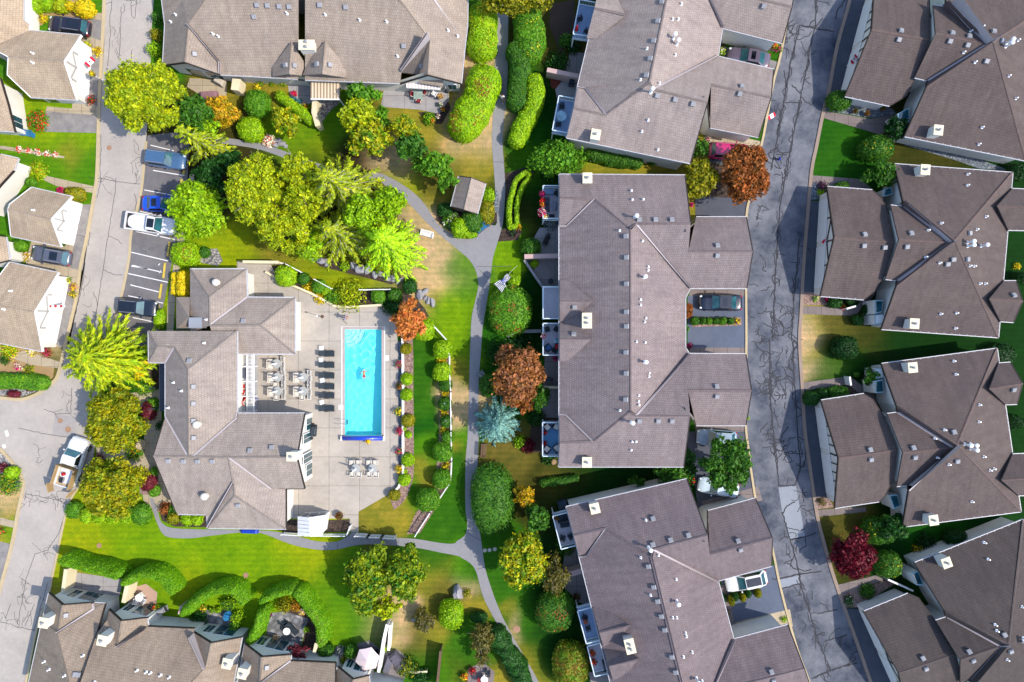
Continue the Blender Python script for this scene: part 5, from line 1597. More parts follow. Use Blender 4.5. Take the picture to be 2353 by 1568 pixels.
cracks([T(0, 0, (1030, 10), (1010, 180), (1015, 320), (990, 610)), T(0, 0, (1115, 60), (1105, 400), (1095, 560)), T(0, 0, (1210, 460), (1210, 640)), T(0, 0, (1205, 0), (1210, 140), (1240, 170), (1260, 0)), T(0, 0, (930, 1240), (920, 1568)), T(0, 1, (920, 0), (930, 90), (890, 250)), T(0, 1, (920, 70), (1060, 100), (1290, 125)),
  T(0, 1, (1065, 70), (1060, 200), (1000, 560), (960, 830), (920, 1080), (880, 1350)), T(0, 1, (950, 915), (1060, 960), (1130, 960)), T(0, 1, (780, 850), (770, 980), (740, 1130), (690, 1330)), T(0, 1, (1240, 210), (1255, 280), (1240, 370)), T(0, 1, (830, 560), (815, 690)), T(0, 2, (660, 430), (650, 660), (505, 670)), T(0, 2, (400, 620), (510, 665)), T(0, 2, (170, 800), (480, 865), (690, 890)),
  T(0, 2, (235, 1400), (420, 1440), (600, 1480)), T(0, 3, (585, 60), (540, 200), (440, 350), (320, 390), (240, 620), (170, 1000)), T(0, 3, (440, 650), (400, 800), (350, 960), (310, 1100)), T(0, 3, (0, 1005), (180, 1060), (340, 1095)), T(0, 3, (320, 840), (270, 950), (230, 1050)), T(0, 3, (100, 850), (50, 980))],
       [(262, 85, 10, 28, 12), (316, 365, 7, 18, 18), (232, 420, 5, 20, 6), (313, 405, 10, 14, 14), (190, 660, 5, 40, 12), (155, 920, 9, 30, 16), (100, 1145, 45, 6, 46), (65, 1160, 10, 12, 14), (60, 1345, 12, 60, 34), (100, 1405, 10, 40, 16), (45, 1430, 10, 20, 12), (102, 1270, 12, 10, 12), (12, 1425, 10, 14, 10), (95, 1048, 8, 14, 12), (330, 575, 18, 8, 6)], .021, 5, .25, .04)
pm = plain('rusted_cover', S(190, 150, 120), .8, .15)
for x, y, r, lb in ((139, 967, .28, 'rusty round manhole cover on the patched slab, upper one'), (157, 987, .34, 'rusty round manhole cover on the patched slab, lower one'), (251, 340, .28, 'tan manhole cover in the pale road beside the left lawn'), (228, 1254, .28, 'small round utility cover in the wide bottom lawn'), (565, 1322, .3, 'pale round cover at the lawn edge by the arc hedges'), (1187, 1446, .42, 'reddish round manhole cover in dry grass beside the path')):
 mb = MB()
 mb.lathe(0, 0, [(r, 0), (r, .035), (r * .9, .04), (r * .85, .034)], 20)
 tag(mb.build('manhole_cover', pm if r < .5 else TERRA, None, P(x, y)), lb, 'manhole cover')
for i, (x, y) in enumerate(((1114, 1265), (1125, 1264), (1137, 1262))):
 mb = MB()
 mb.lathe(0, 0, [(.22, 0), (.22, .05), (.2, .06)], 14)
 tag(mb.build('stepping_stone', plain('pale_stone', S(214, 208, 196), .9, .1), None, P(x, y)), ('round pale stepping stone closest to the asphalt path', 'round pale stepping stone in the middle of three in the grass', 'round stepping stone farthest from the path, near the yellow tree')[i], 'stepping stone', 'stepping stones beside the path')
# ---------------------------------------------------------------- pool
def build_pool():
 x0, y1 = P(POOL[0], POOL[1])[:2]
 x1, y0 = P(POOL[2], POOL[3])[:2]
 c = Vector(((x0 + x1) / 2, (y0 + y1) / 2, 0))
 root = empty('swimming_pool', c, 'turquoise rectangular swimming pool with a blue cover roll at its lower end', 'pool')
 hx, hy = (x1 - x0) / 2, (y1 - y0) / 2
 m, nt, bs = newmat('pool_paint')
 geo = N(nt, 'ShaderNodeNewGeometry')
 n1 = noise(nt, .5, 3, .5, geo.outputs['Position'])
 r = ramp(nt, n1.outputs[0], [(.3, (.30, .76, .80, 1)), (.7, (.36, .80, .84, 1))])
 nt.links.new(r.outputs[0], bs.inputs['Base Color'])
 bs.inputs['Roughness'].default_value = .6
 mb = MB()
 d = -1.35
 mb.add([(-hx, -hy, d - .35), (hx, -hy, d - .35), (hx, hy, d + .35), (-hx, hy, d + .35), (-hx, -hy, .03), (hx, -hy, .03), (hx, hy, .03), (-hx, hy, .03)],
           [(0, 1, 2, 3), (4, 5, 1, 0), (5, 6, 2, 1), (6, 7, 3, 2), (7, 4, 0, 3)])
 bas = mb.build('basin', m, root)
 # quarter-round entry steps in the upper left corner
 for i in range(4):
  rr, zt = 2.05 - i * .42, -1.0 + i * .24
  st = MB()
  pts = [(-hx, hy)] + [(-hx + rr * math.cos(t), hy + rr * math.sin(t)) for t in [-math.pi / 2 * k / 14 for k in range(15)]]
  st.prism(pts, d - .1, zt)
  nose = MB()
  ribbon(nose, [(-hx + (rr - .03) * math.cos(t), hy + (rr - .03) * math.sin(t)) for t in [-math.pi / 2 * k / 20 for k in range(21)]], .045, zt + .006)
  s = st.build('step', plain('pool_step_white', (.8, .84, .84, 1), .6, .04), root)
  s.cycles.is_caustics_receiver = True
  nose.build('step_edge', plain('pool_step_line', S(60, 120, 140), .6, .1), s)
 # water: rippled clear sheet
 w, nt, bs = newmat('pool_water')
 nt.nodes.remove(bs)
 rf = N(nt, 'ShaderNodeBsdfGlass')
 rf.inputs['Roughness'].default_value = 0
 rf.inputs['IOR'].default_value = 1.33
 rf.inputs['Color'].default_value = (.62, .98, 1.0, 1)
 nt.links.new(rf.outputs[0], nt.nodes['Material Output'].inputs['Surface'])
 nx, ny = 110, 310
 X, Y = np.meshgrid(np.linspace(-hx, hx, nx), np.linspace(-hy, hy, ny))
 Z = np.zeros_like(X)
 rr = np.random.default_rng(4)
 for _ in range(42):
  a, lam = rr.uniform(0, 6.28), rr.uniform(.45, 1.3)
  Z += lam * .0052 * np.sin((X * math.cos(a) + Y * math.sin(a)) * 6.283 / lam + rr.uniform(0, 6.28))
 Z *= .28 + .72 / (1 + np.exp(-(Y - hy * .25) * 1.1))
 vs = np.stack([X, Y, Z - .1], axis=-1).reshape(-1, 3)
 mb = MB()
 mb.add(vs.tolist(), [(q * nx + p, q * nx + p + 1, (q + 1) * nx + p + 1, (q + 1) * nx + p) for q in range(ny - 1) for p in range(nx - 1)])
 wo = mb.build('water', w, root, smooth=True)
 wo.cycles.is_caustics_caster = True
 bas.cycles.is_caustics_receiver = True
 # coping
 cop = plain('coping_pink_grey', S(206, 188, 184), .85, .1)
 mb = MB()
 for a, b_, t in (((-hx - .3, -hy), (-hx, hy), 0), ((hx, -hy), (hx + .3, hy), 0), ((-hx - .3, hy), (hx + .3, hy + .28), 0), ((-hx - .3, -hy - .45), (hx + .3, -hy), 0)):
  mb.prism([a, (b_[0], a[1]), b_, (a[0], b_[1])], -.02, .05)
 cp = mb.build('coping', cop, root)
 mb = MB()
 for pts in (((-hx - .33, -hy - .45), (-hx - .33, hy + .31), (hx + .33, hy + .31), (hx + .33, -hy - .45)),):
  rail(mb, pts, .09, -.02, .056)
 mb.build('coping_edge', WHITE, cp)
 # ladder
 lx, ly = P(790, 971)[:2]
 lx -= c.x
 ly -= c.y
 mb = MB()
 for s in (-.25, .25):
  mb.tube([(lx - .55, ly + s, 0), (lx - .5, ly + s, .75), (lx - .1, ly + s, .85), (lx + .28, ly + s, .6), (lx + .3, ly + s, -.9)], .025, 6)
 for z in (-.3, -.6):
  mb.box(lx + .3, ly, z, .12, .5, .03)
 mb.build('ladder', plain('steel', S(220, 222, 226, 1.6), .25, .04, metal=.5), root)
 # rolled cover
 rl = MB()
 rl.tube([(-hx - .12, -hy - .22, .36), (hx + .12, -hy - .22, .36)], .25, 18)
 cr = rl.build('cover_roll', paint('cover_blue', S(14, 66, 214, 1.7), .45), root, smooth=True)
 mb = MB()
 for s in (-1, 1):
  mb.box(s * (hx + .3), -hy - .22, .05, .1, .5, .5)
  mb.tube([(s * (hx + .1), -hy - .22, .36), (s * (hx + .34), -hy - .22, .36)], .05, 8)
 mb.build('roll_stand', WHITE, cr)
 mb = MB()
 mb.box(0, -hy + .02, .06, 2 * hx + .1, .09, .05)
 mb.build('leading_bar', WHITE, cr)
build_pool()
for x, y, lb in ((888.5, 823, 'white square skimmer lid with a round cap on the right pool edge'), (783.5, 936.5, 'white square skimmer lid with a round cap on the left pool edge')):
 p = P(x, y)
 mb = MB()
 mb.box(0, 0, .034, .5, .55, .02)
 o = mb.build('skimmer_lid', WHITE, None, p)
 mb = MB()
 mb.box(0, 0, .05, .38, .43, .012)
 mb.build('inset', PALEP, o)
 mb = MB()
 mb.lathe(0, 0, [(.16, .06), (.16, .085), (.1, .1)], 14)
 mb.build('cap', WHITE, o)
 tag(o, lb, 'pool fitting')
# ---------------------------------------------------------------- vehicles
def vehicle(x, y, heading, kind, pc, label, L=4.6, W=1.84, H=1.5, roofm=None, sunroof=None, cat='car', name=None, glass=None):
 """heading in degrees on the plan (0 = nose to the right, 90 = nose up); built about its own middle"""
 zc = .9
 c = P(x, y, zc)
 root = empty(name or ('pickup_truck' if kind == 'pickup' else 'parked_car'), (c.x, c.y, .02), label, cat, 'parked vehicles', R(heading))
 pm = paint('car_paint_' + '_'.join(str(int(v)) for v in pc), S(*pc, k=1.7))
 hl, hw = L / 2, W / 2
 suv = kind in ('suv', 'pickup')
 belt = H * (.66 if suv else .64)
 hood = H * (.64 if suv else .58)
 tail = belt * (.98 if suv else .95)
 # body shell: stations from tail to nose
 st = []
 for i in range(25):
  t = -1 + 2 * i / 24
  w = hw * (1 - .05 * abs(t) ** 2 - .24 * max(0, abs(t) - .78) ** 1.6 / .22 ** 1.6 * (1 if t > 0 else .8))
  if t > .28:
   f = (t - .28) / .72
   zt = belt + (hood - belt) * min(1, f * 2.2) - max(0, f - .55) ** 2 * H * .75
  elif t < -.55:
   zt = belt + (tail - belt) * min(1, (-.55 - t) / .3) - max(0, -.9 - t) * H * .9
  else:
   zt = belt
  zb = .24 + .22 * max(0, abs(t) - .8) / .2
  st.append((t * hl, w, zb, zt))
 mb = MB()
 vs, fs = [], []
 for (px, w, zb, zt) in st:
  hgt = zt - zb
  prof = [(-w * .86, zb), (-w * .97, zb + hgt * .18), (-w, zb + hgt * .5), (-w * .985, zb + hgt * .75), (-w * .93, zt - .05), (-w * .8, zt), (-w * .4, zt + .025), (0, zt + .035)]
  prof += [(-a, b) for a, b in reversed(prof[:-1])]
  vs += [(px, a, b) for a, b in prof]
 n = 15
 for i in range(24):
  for k in range(n):
   fs.append((i * n + k, i * n + (k + 1) % n, (i + 1) * n + (k + 1) % n, (i + 1) * n + k))
 fs += [tuple(range(n))[::-1], tuple(24 * n + k for k in range(n))]
 mb.add(vs, fs)
 # greenhouse
 if kind == 'pickup':
  xr, rr, rf, xf = -hl * .06, hl * .0, hl * .30, hl * .52
 elif kind == 'suv':
  xr, rr, rf, xf = -hl * .93, -hl * .76, hl * .12, hl * .42
 elif kind == 'hatch':
  xr, rr, rf, xf = -hl * .88, -hl * .62, hl * .12, hl * .46
 else:
  xr, rr, rf, xf = -hl * .72, -hl * .40, hl * .10, hl * .44
 wb, wr = hw * .88, hw * .70
 cv = []
 B = [(xr, -wb, belt - .02), (xf, -wb, belt - .02), (xf, wb, belt - .02), (xr, wb, belt - .02)]
 Tt = [(rr, -wr, H - .03), (rf, -wr, H - .03), (rf, wr, H - .03), (rr, wr, H - .03)]
 mb.add(B + Tt, [(4, 5, 6, 7), (0, 1, 5, 4), (1, 2, 6, 5), (2, 3, 7, 6), (3, 0, 4, 7)])
 body = mb.build('body', pm, root, smooth=True)
 if kind == 'pickup':
  # open load bed behind the cab
  body_bed = MB()
  body_bed.box(-hl * .5, 0, belt - .02, hl * .86, W * .84, .012)
  body_bed.build('bed_liner', plain('bed_liner_black', S(52, 52, 56), .8, .15), root)
  sd = MB()
  for s in (-1, 1):
   sd.box(-hl * .5, s * hw * .9, belt - .05, hl * .9, .14, .3)
  sd.box(-hl * .955, 0, belt - .3, .1, W * .86, .52)
  sd.box(-hl * .08, 0, belt - .05, .08, W * .86, .3)
  sd.build('bed_side', pm, root)
 G = glass or TINT
 def pane(nm, q, inset=.1, m=G, lift=.014, parent=None):
  q = [Vector(p) for p in q]
  cc = sum(q, Vector()) / 4
  nr = (q[1] - q[0]).cross(q[3] - q[0]).normalized()
  if nr.dot(cc - Vector((0, 0, belt * .6))) < 0:
   nr = -nr
  q2 = [cc + (p - cc) * (1 - inset) + nr * lift for p in q]
  b = MB()
  b.add(q2 + [p - nr * .02 for p in q2], [(0, 1, 2, 3), (7, 6, 5, 4)] + [(i, 4 + i, 4 + (i + 1) % 4, (i + 1) % 4) for i in range(4)])
  return b.build(nm, m, parent or root)
 pane('windshield', (B[1], B[2], Tt[2], Tt[1]), .1)
 pane('rear_window', (B[0], B[3], Tt[3], Tt[0]), .16)
 for a, b in ((0, 1), (3, 2)):
  pane('side_window', (B[a], B[b], Tt[b], Tt[a]), .13, BLACKG)
 if roofm or sunroof:
  pass
 rt = MB()
 r_, f_ = rr - .02, rf + .02
 pts = []
 for sx, sy in ((-1, -1), (1, -1), (1, 1), (-1, 1)):
  cxp = (f_ if sx > 0 else r_) - sx * .16
  cyp = sy * (wr - .14)
  for k in range(5):
   a = math.atan2(sy, sx) + (-45 + 22.5 * k) * math.pi / 180
   pts.append((cxp + math.cos(a) * .19, cyp + math.sin(a) * .19))
 rt.prism(pts, H - .045, H)
 roof = rt.build('roof_panel', roofm or pm, root)
 if sunroof:
  s0, s1 = sunroof
  sr = MB()
  sr.box((r_ + (f_ - r_) * (s0 + s1) / 2), 0, H + .002, (f_ - r_) * (s1 - s0), wr * 1.4, .012)
  sr.build('sunroof', BLACKG, roof)
 if suv and kind != 'pickup':
  rk = MB()
  for s in (-1, 1):
   rk.tube([(rr + .1, s * wr * .93, H + .05), (rf - .05, s * wr * .93, H + .05)], .025, 6)
  rk.build('roof_rail', GREYMET, roof)
 for wx in (-hl * .6, hl * .62):
  for s in (-1, 1):
   t = MB()
   rr_ = .34 if suv else .31
   t.tube([(wx, s * (hw - .2), rr_ - .02), (wx, s * (hw - .005), rr_ - .02)], rr_, 16)
   tw = t.build('wheel', TYRE, root)
   t = MB()
   t.tube([(wx, s * (hw - .02), rr_ - .02), (wx, s * (hw + .008), rr_ - .02)], rr_ * .62, 12)
   t.build('rim', RIM, tw)
 for s in (-1, 1):
  m_ = MB()
  m_.box(hl * .93, s * hw * .68, hood * .74, .26, .22, .14, -s * .35, taper=.8)
  m_.build('headlight', plain('lamp_clear', S(226, 232, 236, 1.5), .15, .04), root)
  m_ = MB()
  m_.box(-hl * .95, s * hw * .72, tail * .7, .2, .26, .2, s * .3, taper=.85)
  m_.build('taillight', plain('lamp_red', S(190, 30, 40), .2, .08), root)
  m_ = MB()
  m_.box(xf - .28, s * (hw + .07), belt - .03, .14, .2, .14, taper=.85)
  m_.build('mirror', pm, root)
 gl_ = MB()
 gl_.box(hl * .985, 0, .42, .06, W * .5, .2)
 gl_.build('grille', DKMET, root)
 return root
vehicle(159, 60, 172, 'suv', (34, 24, 44), 'black sport utility car with a plum tail in the upper left driveway', 4.5, 1.9, 1.66, sunroof=(.1, .8))
vehicle(378, 366, -8, 'suv', (72, 108, 150), 'blue grey car half hidden under the drooping yellow-green tree', 4.5, 1.85, 1.6)
vehicle(369, 468, -2, 'sedan', (18, 88, 222), 'bright blue sedan in the parking bays', 4.2, 1.8, 1.45, sunroof=(.1, .6))
vehicle(347, 515, -8, 'pickup', (238, 238, 240), 'white pickup with an open dark bed in the parking bays', 5.4, 1.98, 1.85, sunroof=(.05, .95), cat='pickup')
vehicle(117, 588, 170, 'suv', (92, 96, 112), 'dark grey sport utility car with roof rails in the left driveway', 4.3, 1.85, 1.62, sunroof=(.25, .7))
vehicle(315, 707, -5, 'suv', (30, 38, 52), 'black sport utility car at the lower end of the parking bays', 4.3, 1.88, 1.66, sunroof=(.05, .9))
vehicle(1722, 131, 170, 'sedan', (104, 94, 112), 'mauve grey sedan beside the flower strip driveway', 4.7, 1.85, 1.45, sunroof=(.35, .75))
vehicle(1676, 348, -4, 'suv', (206, 20, 110), 'magenta red van half under the copper tree', 4.4, 1.85, 1.7)
vehicle(1657, 695, 179, 'sedan', (18, 26, 48), 'navy black sedan on the blue driveway of the long fourplex', 4.7, 1.88, 1.45, sunroof=(.35, .75))
vehicle(1648, 1007, 176, 'hatch', (150, 172, 196), 'silver blue hatchback partly under the driveway tree', 4.4, 1.82, 1.5)
vehicle(1652, 1121, 170, 'sedan', (206, 226, 240), 'pale silver sedan mostly under the driveway tree', 4.5, 1.82, 1.45)
vehicle(1716, 1336, 192, 'hatch', (236, 238, 242), 'white car with a black glass roof in the lower driveway', 4.6, 1.86, 1.55, sunroof=(.04, .98))
# work truck with plywood dump box
wt = vehicle(168, 1062, 72, 'pickup', (240, 242, 246), 'white work truck with plywood side boards in the turning circle', 5.6, 2.05, 1.95, cat='pickup')
pl = plain('plywood', S(206, 172, 120), .8, .15)
mb = MB()
mb.box(-1.55, .98, 1.15, 2.3, .05, .95)
mb.box(-1.55, -.98, 1.15, 2.3, .05, .95)
mb.box(-.38, 0, 1.15, .05, 1.9, 1.15)
mb.build('side_board', pl, wt)
for s, a in ((.98, .5), (-.98, -.35)):
 mb = MB()
 mb.box(-2.75 - .45, s + (.25 if s > 0 else -.15), .95, 1.0, .05, 1.0, a)
 mb.build('tail_board', pl, wt)
mb = MB()
mb.box(-1.6, 0, 1.26, 2.2, 1.8, .03)
mb.build('bed_floor', plain('pale_plywood', S(214, 190, 150), .8, .15), wt)
p = wt.location
def on_truck(dx, dy, z):
 a = R(72)
 return Vector((p.x + dx * math.cos(a) - dy * math.sin(a), p.y + dx * math.sin(a) + dy * math.cos(a), z))
mb = MB()
mb.lathe(0, 0, [(.16, 0), (.19, .1), (.19, .34), (.1, .42), (.06, .5)], 12)
o = mb.build('fuel_can', REDP, None, on_truck(-1.35, .25, 1.31))
tag(o, 'red round can standing in the plywood truck box', 'can')
mb = MB()
mb.box(0, 0, 0, .5, .35, .4)
o = mb.build('tool_box', GREYMET, None, on_truck(-2.0, .2, 1.31), rot=R(72))
mb = MB()
mb.box(0, 0, .4, .54, .38, .05)
mb.build('lid', DKMET, o)
tag(o, 'grey tool box behind the red can in the truck box', 'tool box')
mb = MB()
mb.prism([(.3 * math.cos(t), .55 * math.sin(t)) for t in [math.pi * 2 * k / 12 for k in range(12)]], 0, .14)
o = mb.build('tarp', BLUEP, None, on_truck(-.55, .35, 1.3), rot=R(72))
o.scale = (.7, .7, 1)
tag(o, 'folded blue tarp behind the cab of the white work truck', 'tarp')
# ---------------------------------------------------------------- furniture
def make_chair(label, m=None, name='patio_chair', seatm=None):
 m = m or WHITEP
 t = empty(name, (0, 0, 0), label, 'chair')
 mb = MB(); mb.box(0, 0, .4, .48, .48, .05); mb.build('seat', seatm or m, t)
 mb = MB()
 for i in range(5):
  mb.box(-.25 - .02, -.2 + .1 * i, .44, .035, .07, .46)
 mb.box(-.27, 0, .86, .05, .5, .08)
 mb.build('backrest', seatm or m, t)
 for s in (-1, 1):
  mb = MB(); mb.box(-.02, s * .27, .62, .5, .06, .035); mb.box(.2, s * .27, .4, .04, .05, .23); mb.build('armrest', m, t)
 for a in (-1, 1):
  for s in (-1, 1):
   mb = MB(); mb.box(a * .21, s * .21, 0, .045, .045, .4); mb.build('leg', m, t)
 return t
def make_table(label, r=.55, m=None, square=False, name='patio_table'):
 m = m or WHITEP
 t = empty(name, (0, 0, 0), label, 'table')
 mb = MB()
 if square:
  mb.box(0, 0, .69, r * 2, r * 2, .04)
 else:
  mb.lathe(0, 0, [(r, .69), (r, .73)], 24)
 mb.build('table_top', m, t)
 mb = MB(); mb.lathe(0, 0, [(.05, 0), (.04, .69)], 8); mb.build('post', m, t)
 mb = MB(); mb.lathe(0, 0, [(.26, 0), (.24, .05), (.06, .1)], 14); mb.build('base', m, t)
 return t
def closed_umbrella(label, m):
 t = empty('folded_parasol', (0, 0, 0), label, 'parasol')
 mb = MB(); mb.tube([(0, 0, .1), (0, 0, 2.35)], .025, 8); mb.build('pole', WHITEP, t)
 mb = MB(); pr = []
 for k in range(10):
  z = 1.05 + k * .145
  pr.append((.13 - .01 * k + (.02 if k % 2 else 0), z))
 pr.append((.02, 2.55))
 mb.lathe(0, 0, pr, 10); mb.build('canopy', m, t)
 return t
def make_lounger(label):
 t = empty('sun_lounger', (0, 0, 0), label, 'sun lounger')
 mb = MB(); mb.box(.25, 0, .28, 1.1, .56, .05); mb.build('bed', DKFAB, t)
 b = MB()
 b.add([(-.28, -.28, .3), (-.28, .28, .3), (-.85, .28, .72), (-.85, -.28, .72), (-.3, -.28, .25), (-.3, .28, .25), (-.87, .28, .67), (-.87, -.28, .67)],
          [(0, 1, 2, 3), (7, 6, 5, 4), (0, 3, 7, 4), (1, 5, 6, 2), (2, 6, 7, 3), (0, 4, 5, 1)])
 b.build('backrest', DKFAB, t)
 for s in (-1, 1):
  mb = MB(); mb.tube([(-.4, s * .3, .3), (0, s * .32, .33), (.82, s * .31, .29)], .025, 6); mb.build('side_rail', DKMET, t)
  mb = MB(); mb.box(0, s * .33, .46, .4, .06, .03); mb.box(.1, s * .33, .3, .03, .04, .17); mb.build('armrest', DKMET, t)
 for a in (-.55, .7):
  for s in (-1, 1):
   mb = MB(); mb.box(a, s * .27, 0, .04, .04, .3); mb.build('leg', DKMET, t)
 return t
ORD = ['first', 'second', 'third', 'fourth', 'fifth', 'sixth', 'seventh', 'eighth', 'ninth', 'tenth']
DZ = .034
lg = None
for i, y in enumerate((813, 839, 863, 888, 909, 939)):
 lb = 'dark sun lounger on the pool deck, ' + ['topmost of the six', 'next below the topmost', 'third from the top, beside the small glass tables', 'third from the bottom', 'next above the bottom one', 'lowest of the six, set apart'][i]
 p = P(752, y, .3)
 p.z = DZ
 if lg is None:
  lg = make_lounger(lb); lg.location = p; lg['group'] = 'sun loungers beside the pool'
 else:
  dup(lg, p, rnd.uniform(-.04, .04), lb, 'sun loungers beside the pool')
gt = None
for i, (x, y) in enumerate(((741, 800), (740, 827), (743, 874), (742, 924))):
 lb = 'small glass side table ' + ['above the topmost sun lounger', 'between the upper two sun loungers', 'below the third sun lounger', 'above the lowest sun lounger'][i]
 p = P(x, y); p.z = DZ
 if gt is None:
  gt = empty('side_table', p, lb, 'side table', 'glass tables between the loungers')
  gm, nt, bs = newmat('table_glass')
  bs.inputs['Base Color'].default_value = (.75, .78, .78, 1); bs.inputs['Alpha'].default_value = .35; bs.inputs['Roughness'].default_value = .1
  mb = MB(); mb.box(0, 0, .4, .5, .5, .015); mb.build('table_top', gm, gt)
  for a in (-1, 1):
   for s in (-1, 1):
    mb = MB(); mb.box(a * .2, s * .2, 0, .025, .025, .4); mb.build('leg', GREYMET, gt)
 else:
  dup(gt, p, .1 * i, lb, 'glass tables between the loungers')
ch0 = tb0 = um0 = None
def table_set(x, y, spots, where, umb=True, lean=(0, 0)):
 global ch0, tb0, um0
 p = P(x, y, .7); p.z = DZ
 lb = 'round white table on the pool deck, ' + where
 if tb0 is None:
  tb0 = make_table(lb, .5, plain('table_glass_grey', S(196, 198, 196), .2, .06)); tb0.location = p; tb0['group'] = 'white tables on the pool deck'
 else:
  dup(tb0, p, 0, lb, 'white tables on the pool deck')
 for k, (dx, dy, a, wh) in enumerate(spots):
  q = P(x + dx, y + dy, .45); q.z = DZ
  lb = 'white chair ' + wh + ' of the table ' + where
  if ch0 is None:
   ch0 = make_chair(lb, PALEP); ch0.location = q; ch0.rotation_euler = (0, 0, R(a)); ch0['group'] = 'white chairs on the pool deck'
  else:
   dup(ch0, q, R(a), lb, 'white chairs on the pool deck')
 if umb:
  lb = 'folded white parasol standing in the table ' + where
  q = p.copy()
  if um0 is None:
   um0 = closed_umbrella(lb, plain('parasol_white', S(244, 242, 240, 1.4), .75, .06)); um0.location = q; um0['group'] = 'folded parasols on the pool deck'
  else:
   dup(um0, q, rnd.uniform(0, 1), lb, 'folded parasols on the pool deck')
SIX = [(-14, -4, 0, 'at the upper left'), (-14, 7, 0, 'at the lower left'), (14, -10, 180, 'at the upper right'), (15, 2, 180, 'at the right'), (14, 13, 180, 'at the lower right'), (-1, 15, 90, 'at the foot'), (-3, -14, -90, 'at the head')]
table_set(636, 836, SIX[:5], 'nearest the clubhouse wing corner')
table_set(638, 867, SIX[:5], 'in the middle of the left column')
table_set(638, 899, SIX, 'lowest in the left column')
table_set(697, 867, SIX[:5], 'topping the pair beside the loungers')
table_set(697, 899, SIX[:6], 'ending the pair beside the loungers')
FOUR = [(-8, -14, -90, 'at the top left'), (7, -14, -90, 'at the top right'), (-7, 13, 90, 'at the bottom left'), (8, 13, 90, 'at the bottom right')]
table_set(818, 1077, FOUR, 'left one below the pool')
table_set(857, 1077, FOUR, 'right one below the pool')
def barbecue(x, y, rot, label, z=0.0, m=None, size=1.0):
 p = P(x, y, z + .5); p.z = z
 t = empty('barbecue', p, label, 'barbecue', None, R(rot))
 mb = MB(); mb.box(0, 0, .1, 1.0 * size, .6 * size, .75, taper=.94); mb.build('cabinet', m or DKFAB, t)
 mb = MB()
 mb.tube([(-.42 * size, 0, .86), (.42 * size, 0, .86)], .28 * size, 14); mb.build('hood', m or DKFAB, t)
 for s in (-1, 1):
  mb = MB(); mb.box(s * .62 * size, 0, .8, .26, .45, .04); mb.build('side_shelf', DKMET, t)
 mb = MB(); mb.tube([(-.3, -.32 * size, .95), (.3, -.32 * size, .95)], .02, 6); mb.build('handle', GREYMET, t)
 return t
barbecue(718, 990, 85, 'dark covered barbecue beside the clubhouse windows', DZ, size=1.25)
def bench(x, y, rot, label, m, z=0.0, slats=6):
 p = P(x, y, .4); p.z = z
 t = empty('bench', p, label, 'bench', None, R(rot))
 mb = MB()
 for i in range(slats):
  mb.box(0, -.2 + .4 * i / (slats - 1), .42, 1.5, .055, .04)
 mb.build('seat', m, t)
 mb = MB()
 for i in range(4):
  mb.box(0, .27 + .03 * i, .5 + .11 * i, 1.5, .03, .08)
 mb.build('backrest', m, t)
 for s in (-1, 1):
  mb = MB(); mb.box(s * .66, 0, 0, .06, .5, .42); mb.build('leg', m, t)
  mb = MB(); mb.box(s * .7, .02, .62, .06, .55, .04); mb.box(s * .7, -.2, .42, .05, .05, .2); mb.build('armrest', m, t)
 return t
bench(981, 539, -16, 'white slatted bench on the dry lawn beside the curved path', WHITEP)
bench(1109, 524, 35, 'sky blue bench at the foot of the gazebo shrubs', CYANP)
bench(1113, 1035, 87, 'brown wooden bench below the blue spruce beside the path', BROWNW)
bench(61, 308, -10, 'teal bench by the flower bed under the left edge roof', CYANP)
def pot(x, y, label, pal, pal2=None, r=.24, z=0.0, m=None, pr=11, k=.5, name='flower_pot', h=.42):
 p = P(x, y, z + .4); p.z = z
 t = empty(name, p, label, 'plant pot')
 mb = MB(); mb.lathe(0, 0, [(r * .7, 0), (r, h * .8), (r * 1.08, h * .82), (r * 1.08, h), (r * .95, h), (r * .9, h - .05)], 14); mb.build('pot', m or TERRA, t)
 R_ = pr / K
 n = int(90 + 200 * R_)
 d = sphere_pts(n); d[:, 2] = np.abs(d[:, 2])
 q = d * np.array([R_, R_, R_ * .8]) * rng.uniform(.4, 1.05, size=(n, 1)) + np.array([0, 0, h])
 me = leafcloud('flowers', q, d + rng.normal(size=(n, 3)) * .6, .085, .65, LEAF[pal])
 if pal2:
  me.materials.append(LEAF[pal2]); me.polygons.foreach_set('material_index', (rng.random(n) < k).astype(np.int32))
 link('flowers', me, t)
 return t
for x, y, lb, a, b in ((916, 838, 'magenta flower pot against the pool bed wall, upper one', 'mag', 'grn'), (918, 991, 'magenta flower pot against the pool bed wall near the cover roll', 'mag', 'bron'), (917, 1038, 'magenta flower pot against the pool bed wall, lowest one', 'mag', 'grn'),
                       (917, 888, 'bronze leaved pot against the pool bed wall', 'bron', 'dk'), (915, 946, 'yellow leaved pot against the pool bed wall', 'gold', 'grn'), (917, 1078, 'yellow and orange pot against the lower pool bed wall', 'gold', 'oran'),
                       (846, 1014, 'little yellow potted flower below the blue cover roll', 'pyel', None)):
 pot(x, y, lb, a, b, z=.036, pr=11 if 'little' not in lb else 7)
